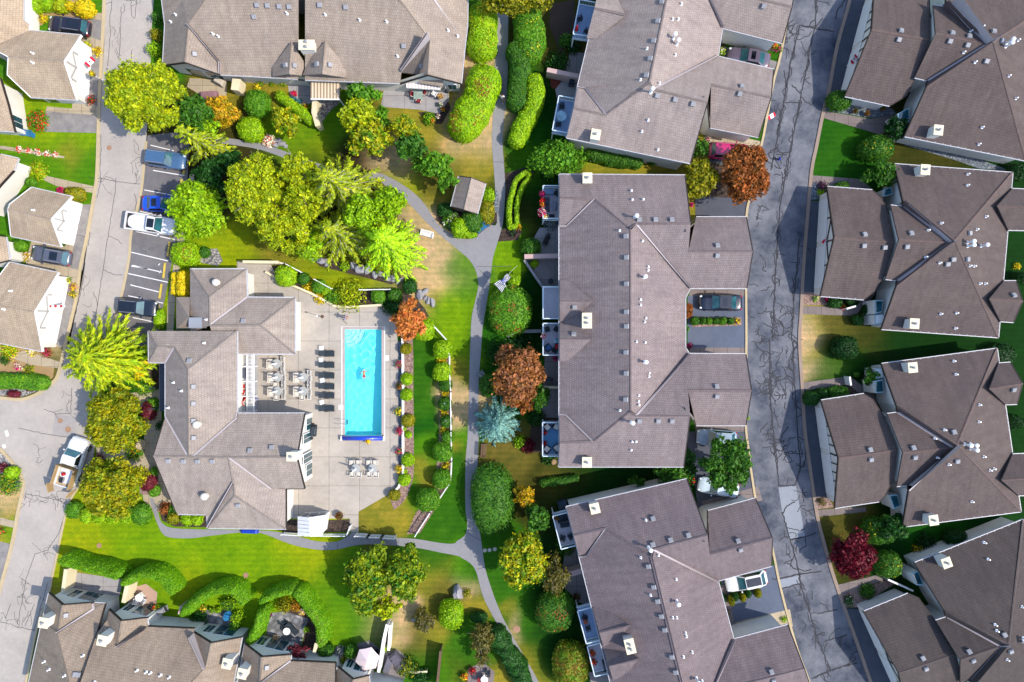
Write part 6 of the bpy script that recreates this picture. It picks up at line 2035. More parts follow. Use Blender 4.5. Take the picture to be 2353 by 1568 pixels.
def parasol(x, y, r, h, m, label, z=0.0, seg=6, name='parasol', rot=0.0):
 p = P(x, y, z + h); p.z = z
 t = empty(name, p, label, 'parasol', None, rot)
 mb = MB(); mb.tube([(0, 0, 0), (0, 0, h)], .03, 8); mb.build('pole', BROWNW, t)
 mb = MB(); vs = [(0, 0, h)];
 for k in range(seg):
  a = 2 * math.pi * k / seg
  vs.append((math.cos(a) * r, math.sin(a) * r, h - .55))
 for k in range(seg):
  a = 2 * math.pi * (k + .5) / seg
  vs.append((math.cos(a) * r * .85, math.sin(a) * r * .85, h - .53))
 fs = []
 for k in range(seg):
  fs += [(0, 1 + k, 1 + seg + k), (0, 1 + seg + k, 1 + (k + 1) % seg)]
 mb.add(vs, fs); mb.build('canopy', m, t)
 for k in range(seg):
  a = 2 * math.pi * k / seg
  rb = MB(); rb.tube([(0, 0, h - .06), (math.cos(a) * r * .98, math.sin(a) * r * .98, h - .585)], .012, 4); rb.build('rib', BROWNW, t)
 mb = MB(); mb.lathe(0, 0, [(.26, 0), (.24, .1), (.06, .14)], 12); mb.build('base', DKMET, t)
 return t
parasol(842, 1520, 1.35, 2.5, plain('parasol_pink_white', S(238, 218, 222, 1.6), .8, .05), 'pale pink six-sided parasol on the patio at the bottom', .02, rot=.2)
# decks -----------------------------------------------------------------
DECKB = surf('deck_membrane_blue', S(150, 176, 214, 1.35), .3, .6)
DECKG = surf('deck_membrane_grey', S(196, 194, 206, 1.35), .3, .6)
BZ = 2.6
def balcony(h, q, m, z=BZ, ends=(1, 1)):
 """q: outer upper, inner upper, inner lower, outer lower (plan units); rails on the outer side and both ends"""
 w = [P(x, y, z) - h.loc for x, y in q]
 mb = MB()
 mb.prism([(p.x, p.y) for p in w], z - .2, z)
 b = mb.build('balcony', m, h.root)
 tp, bal = MB(), MB()
 for a, c, on in ((w[0], w[1], ends[0]), (w[3], w[2], ends[1]), (w[0], w[3], 1)):
  if not on:
   continue
  a2, c2 = a.to_2d(), c.to_2d()
  rail(tp, [a2, c2], .1, z + .98, z + 1.05)
  rail(tp, [a2, c2], .05, z + .1, z + .15)
  d = c2 - a2
  k = max(2, int(d.length / .16))
  for i in range(k + 1):
   p = a2 + d * (i / k)
   bal.box(p.x, p.y, z + .1, .035, .035, .9)
  rail(tp, [a2, c2], .06, z - .28, z + .02)
 tp.build('railing', plain('railing_white', S(214, 230, 240, 1.4), .4, .05), b)
 bal.build('baluster', plain('baluster_white', S(200, 216, 228, 1.5), .4, .05), b)
 po = MB()
 for p in (w[0], w[3]):
  po.box(p.x + .1, p.y, 0, .12, .12, z)
 po.build('post', WHITE, b)
 return b
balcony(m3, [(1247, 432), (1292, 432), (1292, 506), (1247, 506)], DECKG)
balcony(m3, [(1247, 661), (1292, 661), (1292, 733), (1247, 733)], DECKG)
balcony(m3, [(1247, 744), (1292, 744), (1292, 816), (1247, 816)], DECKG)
balcony(m3, [(1246, 969), (1292, 969), (1292, 1045), (1246, 1045)], DECKB)
balcony(b2, [(1330, 10), (1372, 18), (1358, 94), (1315, 88)], DECKB)
balcony(b2, [(1283, 228), (1325, 236), (1312, 314), (1268, 306)], DECKB)
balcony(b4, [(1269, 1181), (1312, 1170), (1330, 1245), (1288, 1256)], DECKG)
balcony(b4, [(1325, 1396), (1372, 1384), (1392, 1458), (1345, 1470)], DECKB)
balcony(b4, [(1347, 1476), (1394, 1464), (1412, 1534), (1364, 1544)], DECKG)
# clubhouse sun terrace with pergola slats
def terrace():
 q = [(547, 800), (583, 806), (583, 946), (547, 946)]
 w = [P(x, y, 1.2) - cl.loc for x, y in q]
 mb = MB(); mb.prism([(p.x, p.y) for p in w], 0, 1.2)
 b = mb.build('terrace', surf('terrace_pale', S(214, 214, 220, 1.9), .3), cl.root)
 sl = MB()
 xa, xb = w[0].x, (P(583, 870, 2.2) - cl.loc).x
 for i in range(46):
  y = w[2].y + (w[1].y - w[2].y) * (i + .5) / 46
  sl.box(xb - .35, y, 2.2, .75, .05, .06)
 pg = sl.build('pergola_slat', WHITE, b)
 fr = MB()
 rail(fr, [(xb, w[2].y), (xb, w[1].y)], .1, 2.1, 2.24)
 rail(fr, [(xb - .75, w[2].y), (xb - .75, w[1].y)], .1, 2.1, 2.2)
 for y in np.linspace(w[2].y + .1, w[1].y - .1, 5):
  fr.box(xb, y, 1.2, .1, .1, .95)
  fr.box((xa + xb) / 2, y, 2.06, xb - xa, .07, .06)
 fr.build('pergola_frame', WHITE, b)
 rl = MB()
terrace()
TZ = 1.2
for i, (x, y) in enumerate(((558, 888), (559, 900), (561, 916), (557, 929))):
 p = P(x, y, TZ + .5); p.z = TZ
 dup(ch0, p, R(70 * i), 'chair with a red cushion on the clubhouse terrace, ' + ['topmost of the four', 'second from the top', 'third from the top', 'lowest of the four'][i], 'terrace chairs with red cushions')
 mb = MB(); mb.box(0, 0, 0, .46, .46, .1, taper=.9); mb.box(-.22, 0, .05, .1, .44, .45)
 q = p.copy(); q.z = TZ + .455
 tag(mb.build('cushion', REDP, None, q, rot=R(70 * i)), 'red seat cushion on the terrace chair, ' + ['topmost of the four', 'second from the top', 'third from the top', 'lowest of the four'][i], 'cushion', 'red cushions on the terrace')
mb = MB(); mb.box(0, 0, .0, .9, 1.1, .72)
p = P(556, 858, TZ + .5); p.z = TZ
tag(mb.build('hot_tub_cover', plain('slate_cover', S(92, 100, 118), .6, .1), None, p), 'dark slate box cover on the clubhouse terrace', 'cover')
mb = MB(); mb.box(0, 0, 0, .5, .5, .6); mb.box(0, 0, .6, .3, .4, .2)
p = P(552, 813, TZ + .5); p.z = TZ
tag(mb.build('storage_crate', WHITEP, None, p), 'white crate with small bottles in the upper terrace corner', 'crate')
closedb = closed_umbrella('folded blue parasol tipped on the clubhouse terrace', BLUEP)
closedb.location = P(556, 910, 2.2).to_2d().to_3d() + Vector((0, 0, TZ + .3)); closedb.rotation_euler = (R(12), R(78), 0); closedb.scale = (.7, .7, .7)
# chairs and things on the upper decks and patios
dk0 = make_chair('dark wicker chair on the top deck of the tilted pale fourplex, beside the red parasol', DKFAB)
def place_dark(x, y, a, lb, z, group='dark deck chairs'):
 global dkn
 p = P(x, y, z + .45); p.z = z
 if not dkn:
  dkn = True
  dk0.location = p; dk0.rotation_euler = (0, 0, R(a)); dk0['group'] = group
  dk0['label'] = lb
  return
 dup(dk0, p, R(a), lb, group)
dkn = False
for x, y, a, lb in ((1331, 44, 200, 'dark deck chair beside the red folded parasol'), (1347, 72, 150, 'dark deck chair near the lower rail of the red parasol deck'), (1291, 245, -90, 'dark chair above the round glass table deck'), (1283, 286, 90, 'dark chair below the round glass table deck'),
     (1279, 445, 240, 'dark slatted chair tucked under the eave of the flower box deck'), (1268, 498, 90, 'dark slatted chair at the lower rail of the flower box deck'), (1257, 757, 200, 'dark slatted chair at the upper left of the pink flower deck'), (1278, 756, 150, 'dark slatted chair at the upper right of the pink flower deck'), (1275, 805, 60, 'dark slatted chair beside the red cushion seat'),
     (1343, 1418, 160, 'dark wicker chair above the round stand on the blue lower deck'), (1352, 1444, 20, 'dark wicker chair below the round stand on the blue lower deck'), (1293, 1236, 80, 'dark wicker chair on the small grey lower deck'), (1311, 1232, 120, 'dark wicker chair under the eave of the small grey lower deck')):
 place_dark(x, y, a, lb, BZ)
def cush_chair(x, y, a, lb, z, m, sm, cat='armchair'):
 p = P(x, y, z + .4); p.z = z
 t = empty('armchair', p, lb, cat, None, R(a))
 mb = MB(); mb.box(0, 0, .0, .75, .75, .34); mb.build('base', m, t)
 mb = MB(); mb.box(.03, 0, .34, .6, .56, .12, taper=.94); mb.build('seat_cushion', sm, t)
 mb = MB(); mb.box(-.33, 0, .34, .12, .75, .42); mb.build('backrest', m, t)
 for s in (-1, 1):
  mb = MB(); mb.box(.0, s * .34, .34, .7, .09, .24); mb.build('armrest', m, t)
WCK = plain('dark_wicker', S(58, 44, 48), .8, .2)
for x, y, a, lb in ((1257, 981, -50, 'wicker armchair with a pale cushion at the upper left of the blue rug deck'), (1279, 980, -120, 'wicker armchair with a pale cushion at the upper right of the blue rug deck'), (1256, 1033, 50, 'wicker armchair with a pale cushion at the lower left of the blue rug deck'), (1280, 1031, 130, 'wicker armchair with a pale cushion at the lower right of the blue rug deck')):
 cush_chair(x, y, a, lb, BZ, WCK, PALEP)
cush_chair(1283, 797, 180, 'armchair with a red cushion under the deck eave', BZ, DKFAB, REDP)
cush_chair(1259, 800, 40, 'square seat with a blue cushion on the pink flower deck', BZ, DKFAB, plain('slate_blue_cushion', S(70, 120, 176), .8, .1))
def lounge_sofa(x, y, a, lb, z, m=DKFAB, L=1.5, sm=None):
 p = P(x, y, z + .4); p.z = z
 t = empty('garden_sofa', p, lb, 'sofa', None, R(a))
 mb = MB(); mb.box(0, 0, 0, L, .75, .3); mb.build('base', m, t)
 for i in (-1, 1):
  mb = MB(); mb.box(i * L / 4, .03, .3, L * .46, .6, .12, taper=.95); mb.build('seat_cushion', sm or m, t)
 mb = MB(); mb.box(0, -.34, .3, L, .1, .4); mb.build('backrest', m, t)
lounge_sofa(1255, 470, -90, 'dark slatted garden sofa along the flower boxes of the deck', BZ, sm=plain('grey_slat', S(86, 92, 104), .8, .1))
lounge_sofa(1296, 1190, 14, 'dark garden sofa at the upper rail of the small grey deck', BZ)
def low_table(x, y, a, lb, z, sx, sy, m, hh=.4):
 p = P(x, y, z + hh); p.z = z
 t = empty('low_table', p, lb, 'table', None, R(a))
 mb = MB(); mb.box(0, 0, hh - .05, sx, sy, .05); mb.build('table_top', m, t)
 for i in (-1, 1):
  for j in (-1, 1):
   mb = MB(); mb.box(i * (sx / 2 - .06), j * (sy / 2 - .06), 0, .05, .05, hh - .05); mb.build('leg', DKMET, t)
low_table(1274, 474, 0, 'dark glass low table on the flower box deck', BZ, .5, .9, glassmat('table_dark_glass', S(52, 78, 104)))
low_table(1298, 1207, 10, 'dark plant covered low table on the small grey deck', BZ, 1.0, .5, DKFAB)
mb = MB(); mb.box(0, 0, 0, 1.2, .55, .5, taper=.96)
p = P(1260, 441, BZ + .4); p.z = BZ
tag(mb.build('storage_box', plain('powder_blue', S(120, 152, 186), .5, .06), None, p), 'powder blue storage box at the upper deck corner', 'storage box')
for x, y, r_, z, m, lb in ((1290, 267, .55, BZ, glassmat('table_glass_pale', S(150, 200, 220, 2.2)), 'round pale glass table on the lower deck of the tilted pale fourplex'), (1278, 783, .28, BZ, glassmat('table_glass_pale', S(150, 200, 220, 2.2)), 'small round glass table on the pink flower deck'), (1346, 1430, .26, BZ, TERRA, 'small round stand between the two wicker chairs'), (1268, 1008, 1.0, .0, None, '')):
 if m:
  t = make_table(lb, r_, m); q = P(x, y, z + .7); q.z = z; t.location = q
mb = MB(); mb.lathe(0, 0, [(1.05, 0), (1.05, .012)], 32)
p = P(1270, 1007, BZ); p.z = BZ + .002
o = mb.build('round_rug', plain('rug_blue', S(110, 168, 214, 2.0), .95, .08), None, p); o.scale = (.95, 1.4, 1)
tag(o, 'oval blue rug in the middle of the lowest deck of the long fourplex', 'rug')
fd = closed_umbrella('red folded parasol on the top deck of the tilted pale fourplex', REDP); q = P(1327, 57, BZ + 2); q.z = BZ; fd.location = q; fd.scale = (1.5, 1.5, .75)
for x, y, z, lb, a, b, pr in ((1247, 446, 3.4, 'magenta flower basket on the rail of the flower box deck, uppermost', 'mag', 'purp', 8), (1247, 461, 3.4, 'red flower basket on the rail of the flower box deck, second', 'pred', None, 6), (1247, 471, 3.4, 'red flower basket on the rail of the flower box deck, third', 'pred', 'oran', 6), (1246, 488, 3.4, 'large magenta spiky plant at the flower box deck corner', 'mag', 'pwh', 11), (1254, 498, 3.0, 'creamy yellow potted flower at the flower box deck corner', 'pyel', 'pwh', 7),
                             (1249, 772, 3.4, 'pink flower pot on the rail of the pink flower deck', 'mag', 'pwh', 7), (1251, 995, 2.6, 'red leaved pot at the rail of the blue rug deck, upper', 'pred', 'red', 6), (1250, 1018, 2.6, 'red leaved pot at the rail of the blue rug deck, lower', 'pred', 'red', 6), (1276, 824, 2.4, 'violet flower basket below the pink flower deck', 'purp', 'mag', 7),
                             (1361, 1500, 2.6, 'long red and green planter on the bottom deck, upper clump', 'pred', 'grn', 9), (1364, 1521, 2.6, 'long red planter on the bottom deck, lower clump', 'pred', 'dk', 9), (1278, 1191, 2.6, 'rust potted plant in the corner of the small grey deck', 'bron', 'dk', 6), (1324, 1373, 0, 'dark red potted flower on the shaded lower patio', 'red', 'dk', 11),
                             (360, 1398, 0, 'lime plant in a round brick planter with red flowers on the pink patio', 'lime', 'pred', 13), (468, 1398, 0, 'yellow potted plant at the slate patio corner by the arc hedge', 'pyel', 'grn', 9), (486, 1402, 0, 'green pot in a row on the arc hedge slate patio, first', 'lime', 'dk', 7), (504, 1402, 0, 'green pot in a row on the arc hedge slate patio, second', 'lime', 'grn', 7),
                             (620, 1412, 0, 'purple flower pot at the slate patio corner', 'purp', 'mag', 6), (890, 1400, 0, 'orange pot plant on the lawn edge', 'oran', None, 1), (705, 1446, 0, 'bright green pot against the dark bed', 'lime', 'grn', 8), (1086, 1541, 0, 'crimson spiky pot plant on the six-sided patio', 'red', 'pred', 10), (1068, 1555, 0, 'yellow and red flowers beside the six-sided patio', 'gold', 'pred', 10),
                             (212, 170, 1.9, 'yellow flower basket hanging at the garage wall of the upper left house', 'olive', 'gold', 8), (211, 231, .3, 'large red and green flower basket at the lower garage corner of the upper left house', 'dk', 'pred', 13)):
 if pr > 2:
  pot(x, y, lb, a, b, z=z, pr=pr, r=.2, k=.4)
# hanging baskets need a bracket to the ground: slim posts
for x, y, lb in ((212, 170, 'slim white bracket post under the yellow flower basket'), ):
 p = P(x, y, 1.9); p.z = 0
 mb = MB(); mb.tube([(0, 0, 0), (0, 0, 1.92)], .03, 6); mb.box(0, 0, 0, .2, .2, .03)
 tag(mb.build('bracket_post', WHITE, None, p), lb, 'post')
# top patios
rc = plain('cushion_red_brown', S(176, 40, 56), .8, .1)
for i, (x, y, a) in enumerate(((951, 219, -20), (963, 232, 70), (972, 214, 170))):
 t = make_chair('patio chair with a red cushion on the upper grey patio, ' + ('left of the table', 'below the table', 'right of the table')[i], PALEP, seatm=rc); t.location = P(x, y, .4).to_2d().to_3d() + Vector((0, 0, .02)); t.rotation_euler = (0, 0, R(a)); t['group'] = 'red cushion chairs'
t = make_table('glass table between the red cushion chairs', .5, glassmat('table_glass_mint', S(170, 190, 180, 2)), square=True); t.location = P(961, 218, .7).to_2d().to_3d() + Vector((0, 0, .02))
for x, y, a, lb, m in ((999, 217, 60, 'white lounge chair with a towel on the upper grey patio', WHITEP), (1012, 222, 120, 'orange patio chair at the right of the upper grey patio', plain('orange_cloth', S(220, 170, 90), .8, .1)), (892, 200, 10, 'red striped chair against the upper patio wall', rc), (902, 199, -10, 'dark red chair against the upper patio wall', plain('dark_red_cloth', S(140, 40, 60), .8, .1)),
                       (676, 227, 40, 'teal deck chair on the narrow awning patio, upper', plain('teal_cloth', S(60, 120, 130), .8, .1)), (689, 233, 100, 'teal deck chair on the narrow awning patio, lower', plain('teal_cloth', S(60, 120, 130), .8, .1)),
                       (324, 1368, 30, 'white chair on the pink striped patio, upper', WHITEP), (315, 1380, 80, 'white chair on the pink striped patio, lower', WHITEP), (331, 1380, 150, 'white chair on the pink striped patio, right', WHITEP),
                       (526, 1410, 20, 'sky blue chair on the arc hedge slate patio', CYANP), (656, 1435, 20, 'grey chair on the big slate patio near the hedge', DKFAB), (614, 1470, 20, 'tan cushion chair at the bottom of the big slate patio, left', WOOD), (634, 1465, 70, 'tan cushion chair at the bottom of the big slate patio, right', WOOD), (500, 1445, 90, 'dark chair near the arc hedge patio windows', DKFAB),
                       (1121, 1545, 90, 'charcoal chair on the six-sided patio', DKFAB), (1104, 1562, 20, 'red wire chair on the six-sided patio', rc), (850, 1494, 20, 'black wire chair on the parasol patio, left', DKMET), (865, 1497, 100, 'black wire chair on the parasol patio, right', DKMET)):
 t = make_chair(lb, m); t.location = P(x, y, .4).to_2d().to_3d() + Vector((0, 0, .024)); t.rotation_euler = (0, 0, R(a))
for x, y, r_, lb, m in ((320, 1374, .42, 'round white table on the pink striped patio', WHITEP), (659, 1451, .4, 'round white table on the big slate patio', WHITEP), (1113, 1562, .4, 'round white table on the six-sided patio', WHITEP), (520, 1420, .35, 'round blue table on the arc hedge slate patio', CYANP)):
 t = make_table(lb, r_, m); t.location = P(x, y, .7).to_2d().to_3d() + Vector((0, 0, .024))
def recliner(x, y, a, lb, m):
 t = dup(lg, P(x, y, .3).to_2d().to_3d() + Vector((0, 0, .022)), R(a), lb)
 t['group'] = 'loungers on the house patios'
recliner(672, 1445, -48, 'grey sun lounger across the big slate patio', DKFAB)
barbecue(1314, 187, 80, 'dark blue covered barbecue on the shaded patio of the tilted pale fourplex', .02, plain('cover_navy', S(34, 52, 72), .7, .1))
barbecue(372, 1434 - 32, 20, 'grey barbecue beside the round planter on the pink patio', .02, GREYMET)
barbecue(1256, 552, 65, 'black covered barbecue on the upper west patio of the long fourplex', .02, plain('cover_black', S(40, 34, 40), .8, .1))
barbecue(1390, 1527, 100, 'black kettle barbecue on the bottom deck', BZ, DKMET, .75)
barbecue(1259, 872, 0, 'blue grey cabinet in the dark passage west of the long fourplex', .02, plain('cabinet_blue', S(60, 76, 92), .6, .1), .7)
def covered(x, y, a, sx, sy, hh, m, lb, z=.02, name='furniture_cover'):
 p = P(x, y, z + hh / 2); p.z = z
 mb = MB(); mb.box(0, 0, 0, sx, sy, hh * .7, taper=.96); mb.box(0, 0, hh * .7, sx * .96, sy * .96, hh * .3, taper=.8)
 o = mb.build(name, m, None, p, rot=R(a)); tag(o, lb, 'cover')
GC = plain('cover_grey_violet', S(120, 118, 134), .8, .12)
covered(892, 1527, 70, 1.9, .75, .8, GC, 'grey furniture cover along the bottom privacy wall')
covered(914, 1519, -48, 2.2, 1.1, .8, plain('cover_grey', S(108, 104, 118), .8, .12), 'large grey furniture cover on the angled bottom patio')
covered(480, 219, 4, 1.9, .8, .7, plain('cover_mauve', S(160, 120, 128), .8, .12), 'mauve furniture cover on the beige upper patio')
covered(920, 201, -4, 1.3, .6, .6, plain('cover_white', S(226, 226, 228, 1.5), .7, .06), 'white chest against the upper grey patio wall', name='deck_chest')
covered(1025, 200, 60, .9, .9, .9, plain('cover_charcoal', S(90, 92, 104), .7, .1), 'grey box cover beside the striped white canopy')
covered(505, 188, -30, 1.1, .7, .9, plain('cover_cream', S(226, 214, 196), .8, .08), 'cream folded garden swing by the beige patio windows')
covered(347, 1398, 10, .6, .6, .7, DKFAB, 'dark bin on the pink striped patio', name='patio_bin')
covered(1293, 1160, 14, 1.1, .9, .9, plain('cover_slate_blue', S(70, 86, 104), .7, .1), 'slate blue box by the shaded end wall of the bottom fourplex', name='utility_box')
mb = MB(); mb.lathe(0, 0, [(.34, 0), (.3, .35), (.29, .36)], 14)
tag(mb.build('tree_stump', plain('stump_wood', S(186, 150, 116), .9, .15), None, P(1272, 1061)), 'pale round stump below the lowest deck of the long fourplex', 'stump')
mb = MB(); mb.lathe(0, 0, [(.26, 0), (.3, .5), (.24, .52)], 14); mb.lathe(0, 0, [(.2, .52), (.22, .56)], 14)
tag(mb.build('fire_pit', DKMET, None, P(1265, 647)), 'round black brazier on the lower west patio of the long fourplex', 'brazier')
mb = MB(); mb.lathe(0, 0, [(.36, 0), (.42, .5), (.36, .52), (.34, .4)], 16)
pot(780, 1185, 'brown round tub of dry plants at the deck edge beside the white shed', 'tan', 'bron', r=.42, z=.036, m=BROWNW, pr=9, h=.6)
# striped patio cover on the upper row
def awning():
 q = [P(x, y, 2.6) for x, y in ((714, 173), (781, 173), (781, 229), (714, 228))]
 c = sum(q, Vector()) / 4; c.z = 0
 t = empty('patio_awning', c, 'cream and taupe striped patio roof below the upper row', 'awning')
 mb = MB(); mb.prism([(p.x - c.x, p.y - c.y) for p in q], 2.5, 2.6)
 mb.build('canopy', stripes('awning_stripe', S(238, 222, 192, 1.7), S(176, 150, 126, 1.9), .34), t)
 mb = MB()
 rail(mb, [(q[3].x - c.x, q[3].y - c.y), (q[2].x - c.x, q[2].y - c.y)], .12, 2.46, 2.64); mb.build('edge_beam', WHITE, t)
 for p in (q[2], q[3]):
  mb = MB(); mb.box(p.x - c.x + (.1 if p is q[3] else -.1), p.y - c.y + .1, 0, .1, .1, 2.5); mb.build('post', WHITE, t)
awning()
def canopy2():
 q = [P(x, y, 2.3) for x, y in ((933, 192), (965, 189), (1015, 199), (1012, 206), (934, 201))]
 c = sum(q, Vector()) / 5; c.z = 0
 t = empty('retractable_awning', c, 'white scalloped awning over the upper grey patio door', 'awning')
 mb = MB(); mb.prism([(p.x - c.x, p.y - c.y) for p in q], 2.2, 2.3); mb.build('fabric', stripes('awning_white', S(244, 240, 240, 1.4), S(206, 190, 188, 1.5), .34), t)
 mb = MB(); rail(mb, [(q[4].x - c.x, q[4].y - c.y), (q[3].x - c.x, q[3].y - c.y)], .05, 2.0, 2.28); mb.build('valance', WHITE, t)
canopy2()
# garden house and gazebo, shed -----------------------------------------
gz = House('gazebo', 'small open gazebo with a ridged shingle roof beside the curved path', 'gazebo',
 'a 1054 405 2.6 b 1116 422 2.6 c 1097 492 2.6 d 1036 475 2.6 e 1083 409 3.7 f 1066 482 3.7', 'aefd ebcf', 'aebcfd', 'G', inset=.3)
me_w = gz.wall
bpy.data.objects.remove(me_w)
for nm in 'abcd':
 q = gz.walls[nm]
 mb = MB(); mb.box(q.x - gz.loc.x, q.y - gz.loc.y, 0, .14, .14, 2.5); mb.build('post', BROWNW, gz.root)
for z0 in (.45,):
 for a, b in (('a', 'd'), ('c', 'd')):
  A, B = gz.walls[a] - gz.loc.to_2d(), gz.walls[b] - gz.loc.to_2d()
  mb = MB(); rail(mb, [A, B], .3, z0, z0 + .05); mb.build('bench_seat', BROWNW, gz.root)
def shed():
 A = [P(x, y, z) for x, y, z in ((684, 1187, 2.3), (710, 1190, 3.0), (748, 1184, 2.3), (741, 1231, 2.3), (713, 1233, 3.0), (684, 1231, 2.3))]
 c = sum(A, Vector()) / 6; c.z = 0
 t = empty('garden_shed', c, 'white panelled garden shed beside the clubhouse corner', 'shed')
 v = [p - c for p in A]
 mb = MB(); mb.add(v + [(p.x, p.y, p.z - .06) for p in v], [(0, 5, 4, 1), (1, 4, 3, 2), (6, 7, 10, 11), (7, 8, 9, 10), (0, 1, 7, 6), (1, 2, 8, 7), (2, 3, 9, 8), (3, 4, 10, 9), (4, 5, 11, 10), (5, 0, 6, 11)])
 mb.build('roof', plain('shed_roof_white', S(236, 236, 238, 1.4), .4, .06), t)
 rb = MB()
 for k in range(1, 5):
  f = k / 5
  for a, b in ((0, 1), (1, 2)):
   p1 = v[0].lerp(v[5], f) if a == 0 else v[1].lerp(v[4], f)
   p2 = v[1].lerp(v[4], f) if a == 0 else v[2].lerp(v[3], f)
   rb.tube([p1 + Vector((0, 0, .015)), p2 + Vector((0, 0, .015))], .018, 4)
 rb.build('roof_rib', plain('shed_rib', S(204, 206, 212), .5, .05), t)
 w = offset_poly([(v[i].x, v[i].y) for i in (0, 1, 2, 3, 4, 5)][::-1], .12)[::-1]
 zt = [v[i].z - .08 for i in range(6)]
 mb = MB(); mb.add([(q.x, q.y, 0) for q in w] + [(q.x, q.y, z) for q, z in zip(w, zt)], [(i, (i + 1) % 6, 6 + (i + 1) % 6, 6 + i) for i in range(6)])
 mb.build('wall', WHITE, t)
 mb = MB()
 d = (w[2] - w[0])
 for f0, f1 in ((.06, .28), (.34, .66), (.72, .94)):
  a, b = w[0] + d * f0, w[0] + d * f1
  rail(mb, [(a.x, a.y + .1), (b.x, b.y + .1)], .03, .9, 2.0)
 mb.build('window', plain('shed_pane', S(150, 152, 160), .4, .08), t)
shed()
# flag on its pole ------------------------------------------------------
def flag():
 b = P(1166.4, 668); b.z = 0
 t = empty('flagpole', b, 'leaning white flagpole with a stars and stripes flag beside the path', 'flagpole')
 top = P(1159, 652, 3.6) - b
 mb = MB(); mb.tube([(0, 0, 0), top * .5, top], [.05, .045, .035], 8); mb.build('pole', WHITE, t)
 mb = MB(); mb.lathe(top.x, top.y, [(.02, top.z), (.07, top.z + .05), (.02, top.z + .12)], 10); mb.build('finial', WHITE, t)
 s0 = P(1188, 611, .1) - b
 mb = MB(); mb.tube([s0, P(1172, 626, 2.2) - b, P(1160, 650, 3.4) - b], .02, 6); mb.build('stay_rod', PALEP, t)
 # draped cloth, thirteen stripes and a blue canton, hanging in two folds
 A, B, C_, D = P(1166, 629, 2.7) - b, P(1136, 653, 2.9) - b, P(1153, 672, 2.5) - b, P(1173, 637, 2.4) - b
 nu, nv = 26, 26
 vs = []
 for i in range(nu + 1):
  u = i / nu
  for j in range(nv + 1):
   v = j / nv
   p = (A.lerp(B, u)).lerp(D.lerp(C_, u), v)
   pinch = math.exp(-((u - .42) / .16) ** 2)
   mid = (A.lerp(B, u) + D.lerp(C_, u)) / 2
   p = p.lerp(mid, .45 * pinch)
   p.z += .12 * math.sin(u * 7 + v * 2) + .06 * math.sin(v * 9 + u * 3)
   vs.append(p)
 fs, mi = [], []
 for i in range(nu):
  for j in range(nv):
   a = i * (nv + 1) + j
   fs.append((a, a + 1, a + nv + 2, a + nv + 1))
   canton = .34 < (i / nu) < .66 and (j / nv) > .0
   mi.append(2 if .32 <= (i + .5) / nu <= .56 else (0 if (j // 2) % 2 == 0 else 1))
 mb = MB(); mb.add(vs, fs); mb.m = mi
 fl = mb.build('flag', [plain('flag_white_cloth', S(214, 218, 226, 1.7), .8, .05), plain('flag_stripe', S(22, 28, 52), .8, .08), plain('flag_blue', S(28, 58, 170), .8, .08)], t, smooth=True)
 st = MB()
 for i in range(3):
  for j in range(5):
   u, v = .36 + .07 * i, .14 + .18 * j
   a = int(u * nu) * (nv + 1) + int(v * nv)
   p = vs[a] + Vector((0, 0, .03))
   pts = []
   for k in range(10):
    rr = .05 if k % 2 == 0 else .022
    pts.append((p.x + math.cos(k * math.pi / 5) * rr, p.y + math.sin(k * math.pi / 5) * rr, p.z))
   st.add(pts, [tuple(range(10))])
 st.build('star', WHITE, fl)
flag()
def wall_flag(x, y, z, rot, label, s=.5):
 """small red-white-red flag with a leaf on a short staff at a garage wall"""
 p = P(x, y, z);
 t = empty('house_flag', p, label, 'flag', 'house flags', rot)
 mb = MB(); mb.tube([(-.55 * s, 0, -.25), (.0, 0, 0), (.9 * s, 0, .1)], .018, 6); mb.build('staff', WHITE, t)
 rd, wh = plain('flag_red', S(224, 24, 60, 1.6), .8, .05), plain('flag_white', S(240, 240, 244, 1.4), .8, .05)
 def quad(x0, x1):
  zz = [.02 + .1 * x_ + .04 * math.sin(6 * x_) for x_ in (x0, x1)]
  return [(x0, -.02, zz[0]), (x1, -.02, zz[1]), (x1, -.62 * s, zz[1] - .2), (x0, -.62 * s, zz[0] - .2)]
 for a, b, m in ((0, .25, rd), (.25, .75, wh), (.75, 1.0, rd)):
  mb = MB(); q = quad(a * s * 1.2, b * s * 1.2); mb.add(q + [(u, v, w_ - .01) for u, v, w_ in q], [(0, 1, 2, 3), (7, 6, 5, 4)] + [(i, 4 + i, 4 + (i + 1) % 4, (i + 1) % 4) for i in range(4)]); f = mb.build('flag_band', m, t)
 mb = MB(); pts = []
 for k in range(14):
  rr = (.13 if k % 2 == 0 else .07) * s * 1.1
  pts.append((.6 * s + math.cos(k * math.pi / 7) * rr, -.31 * s + math.sin(k * math.pi / 7) * rr, .03 + .06 * s * .6 + .0))
 mb.add(pts, [tuple(range(14))]); mb.build('leaf_emblem', rd, t)
wall_flag(1893, 549, 2.5, -.4, 'small red and white leaf flag on the garage gable opposite the long fourplex', .75)
wall_flag(1953, 142, 2.4, 1.0, 'small red and white leaf flag above the garage door near the top right', .8)
wall_flag(194, 146, 1.9, .8, 'red and white leaf flag at the garage of the upper left house', .9)
wall_flag(1764, 268, 2.6, .6, 'red and white leaf flag at the roadside corner of the tilted pale fourplex', .7)
mb = MB()
bn = empty('bunting', P(131, 704, 2.3), 'red and white bunting strip on the garage wall of the sandy roofed house', 'bunting')
for i in range(6):
 mb = MB(); mb.box(-.75 + .3 * i, 0, 0, .28, .25, .02); mb.build('pennant', REDP if i % 2 == 0 else WHITEP, bn)
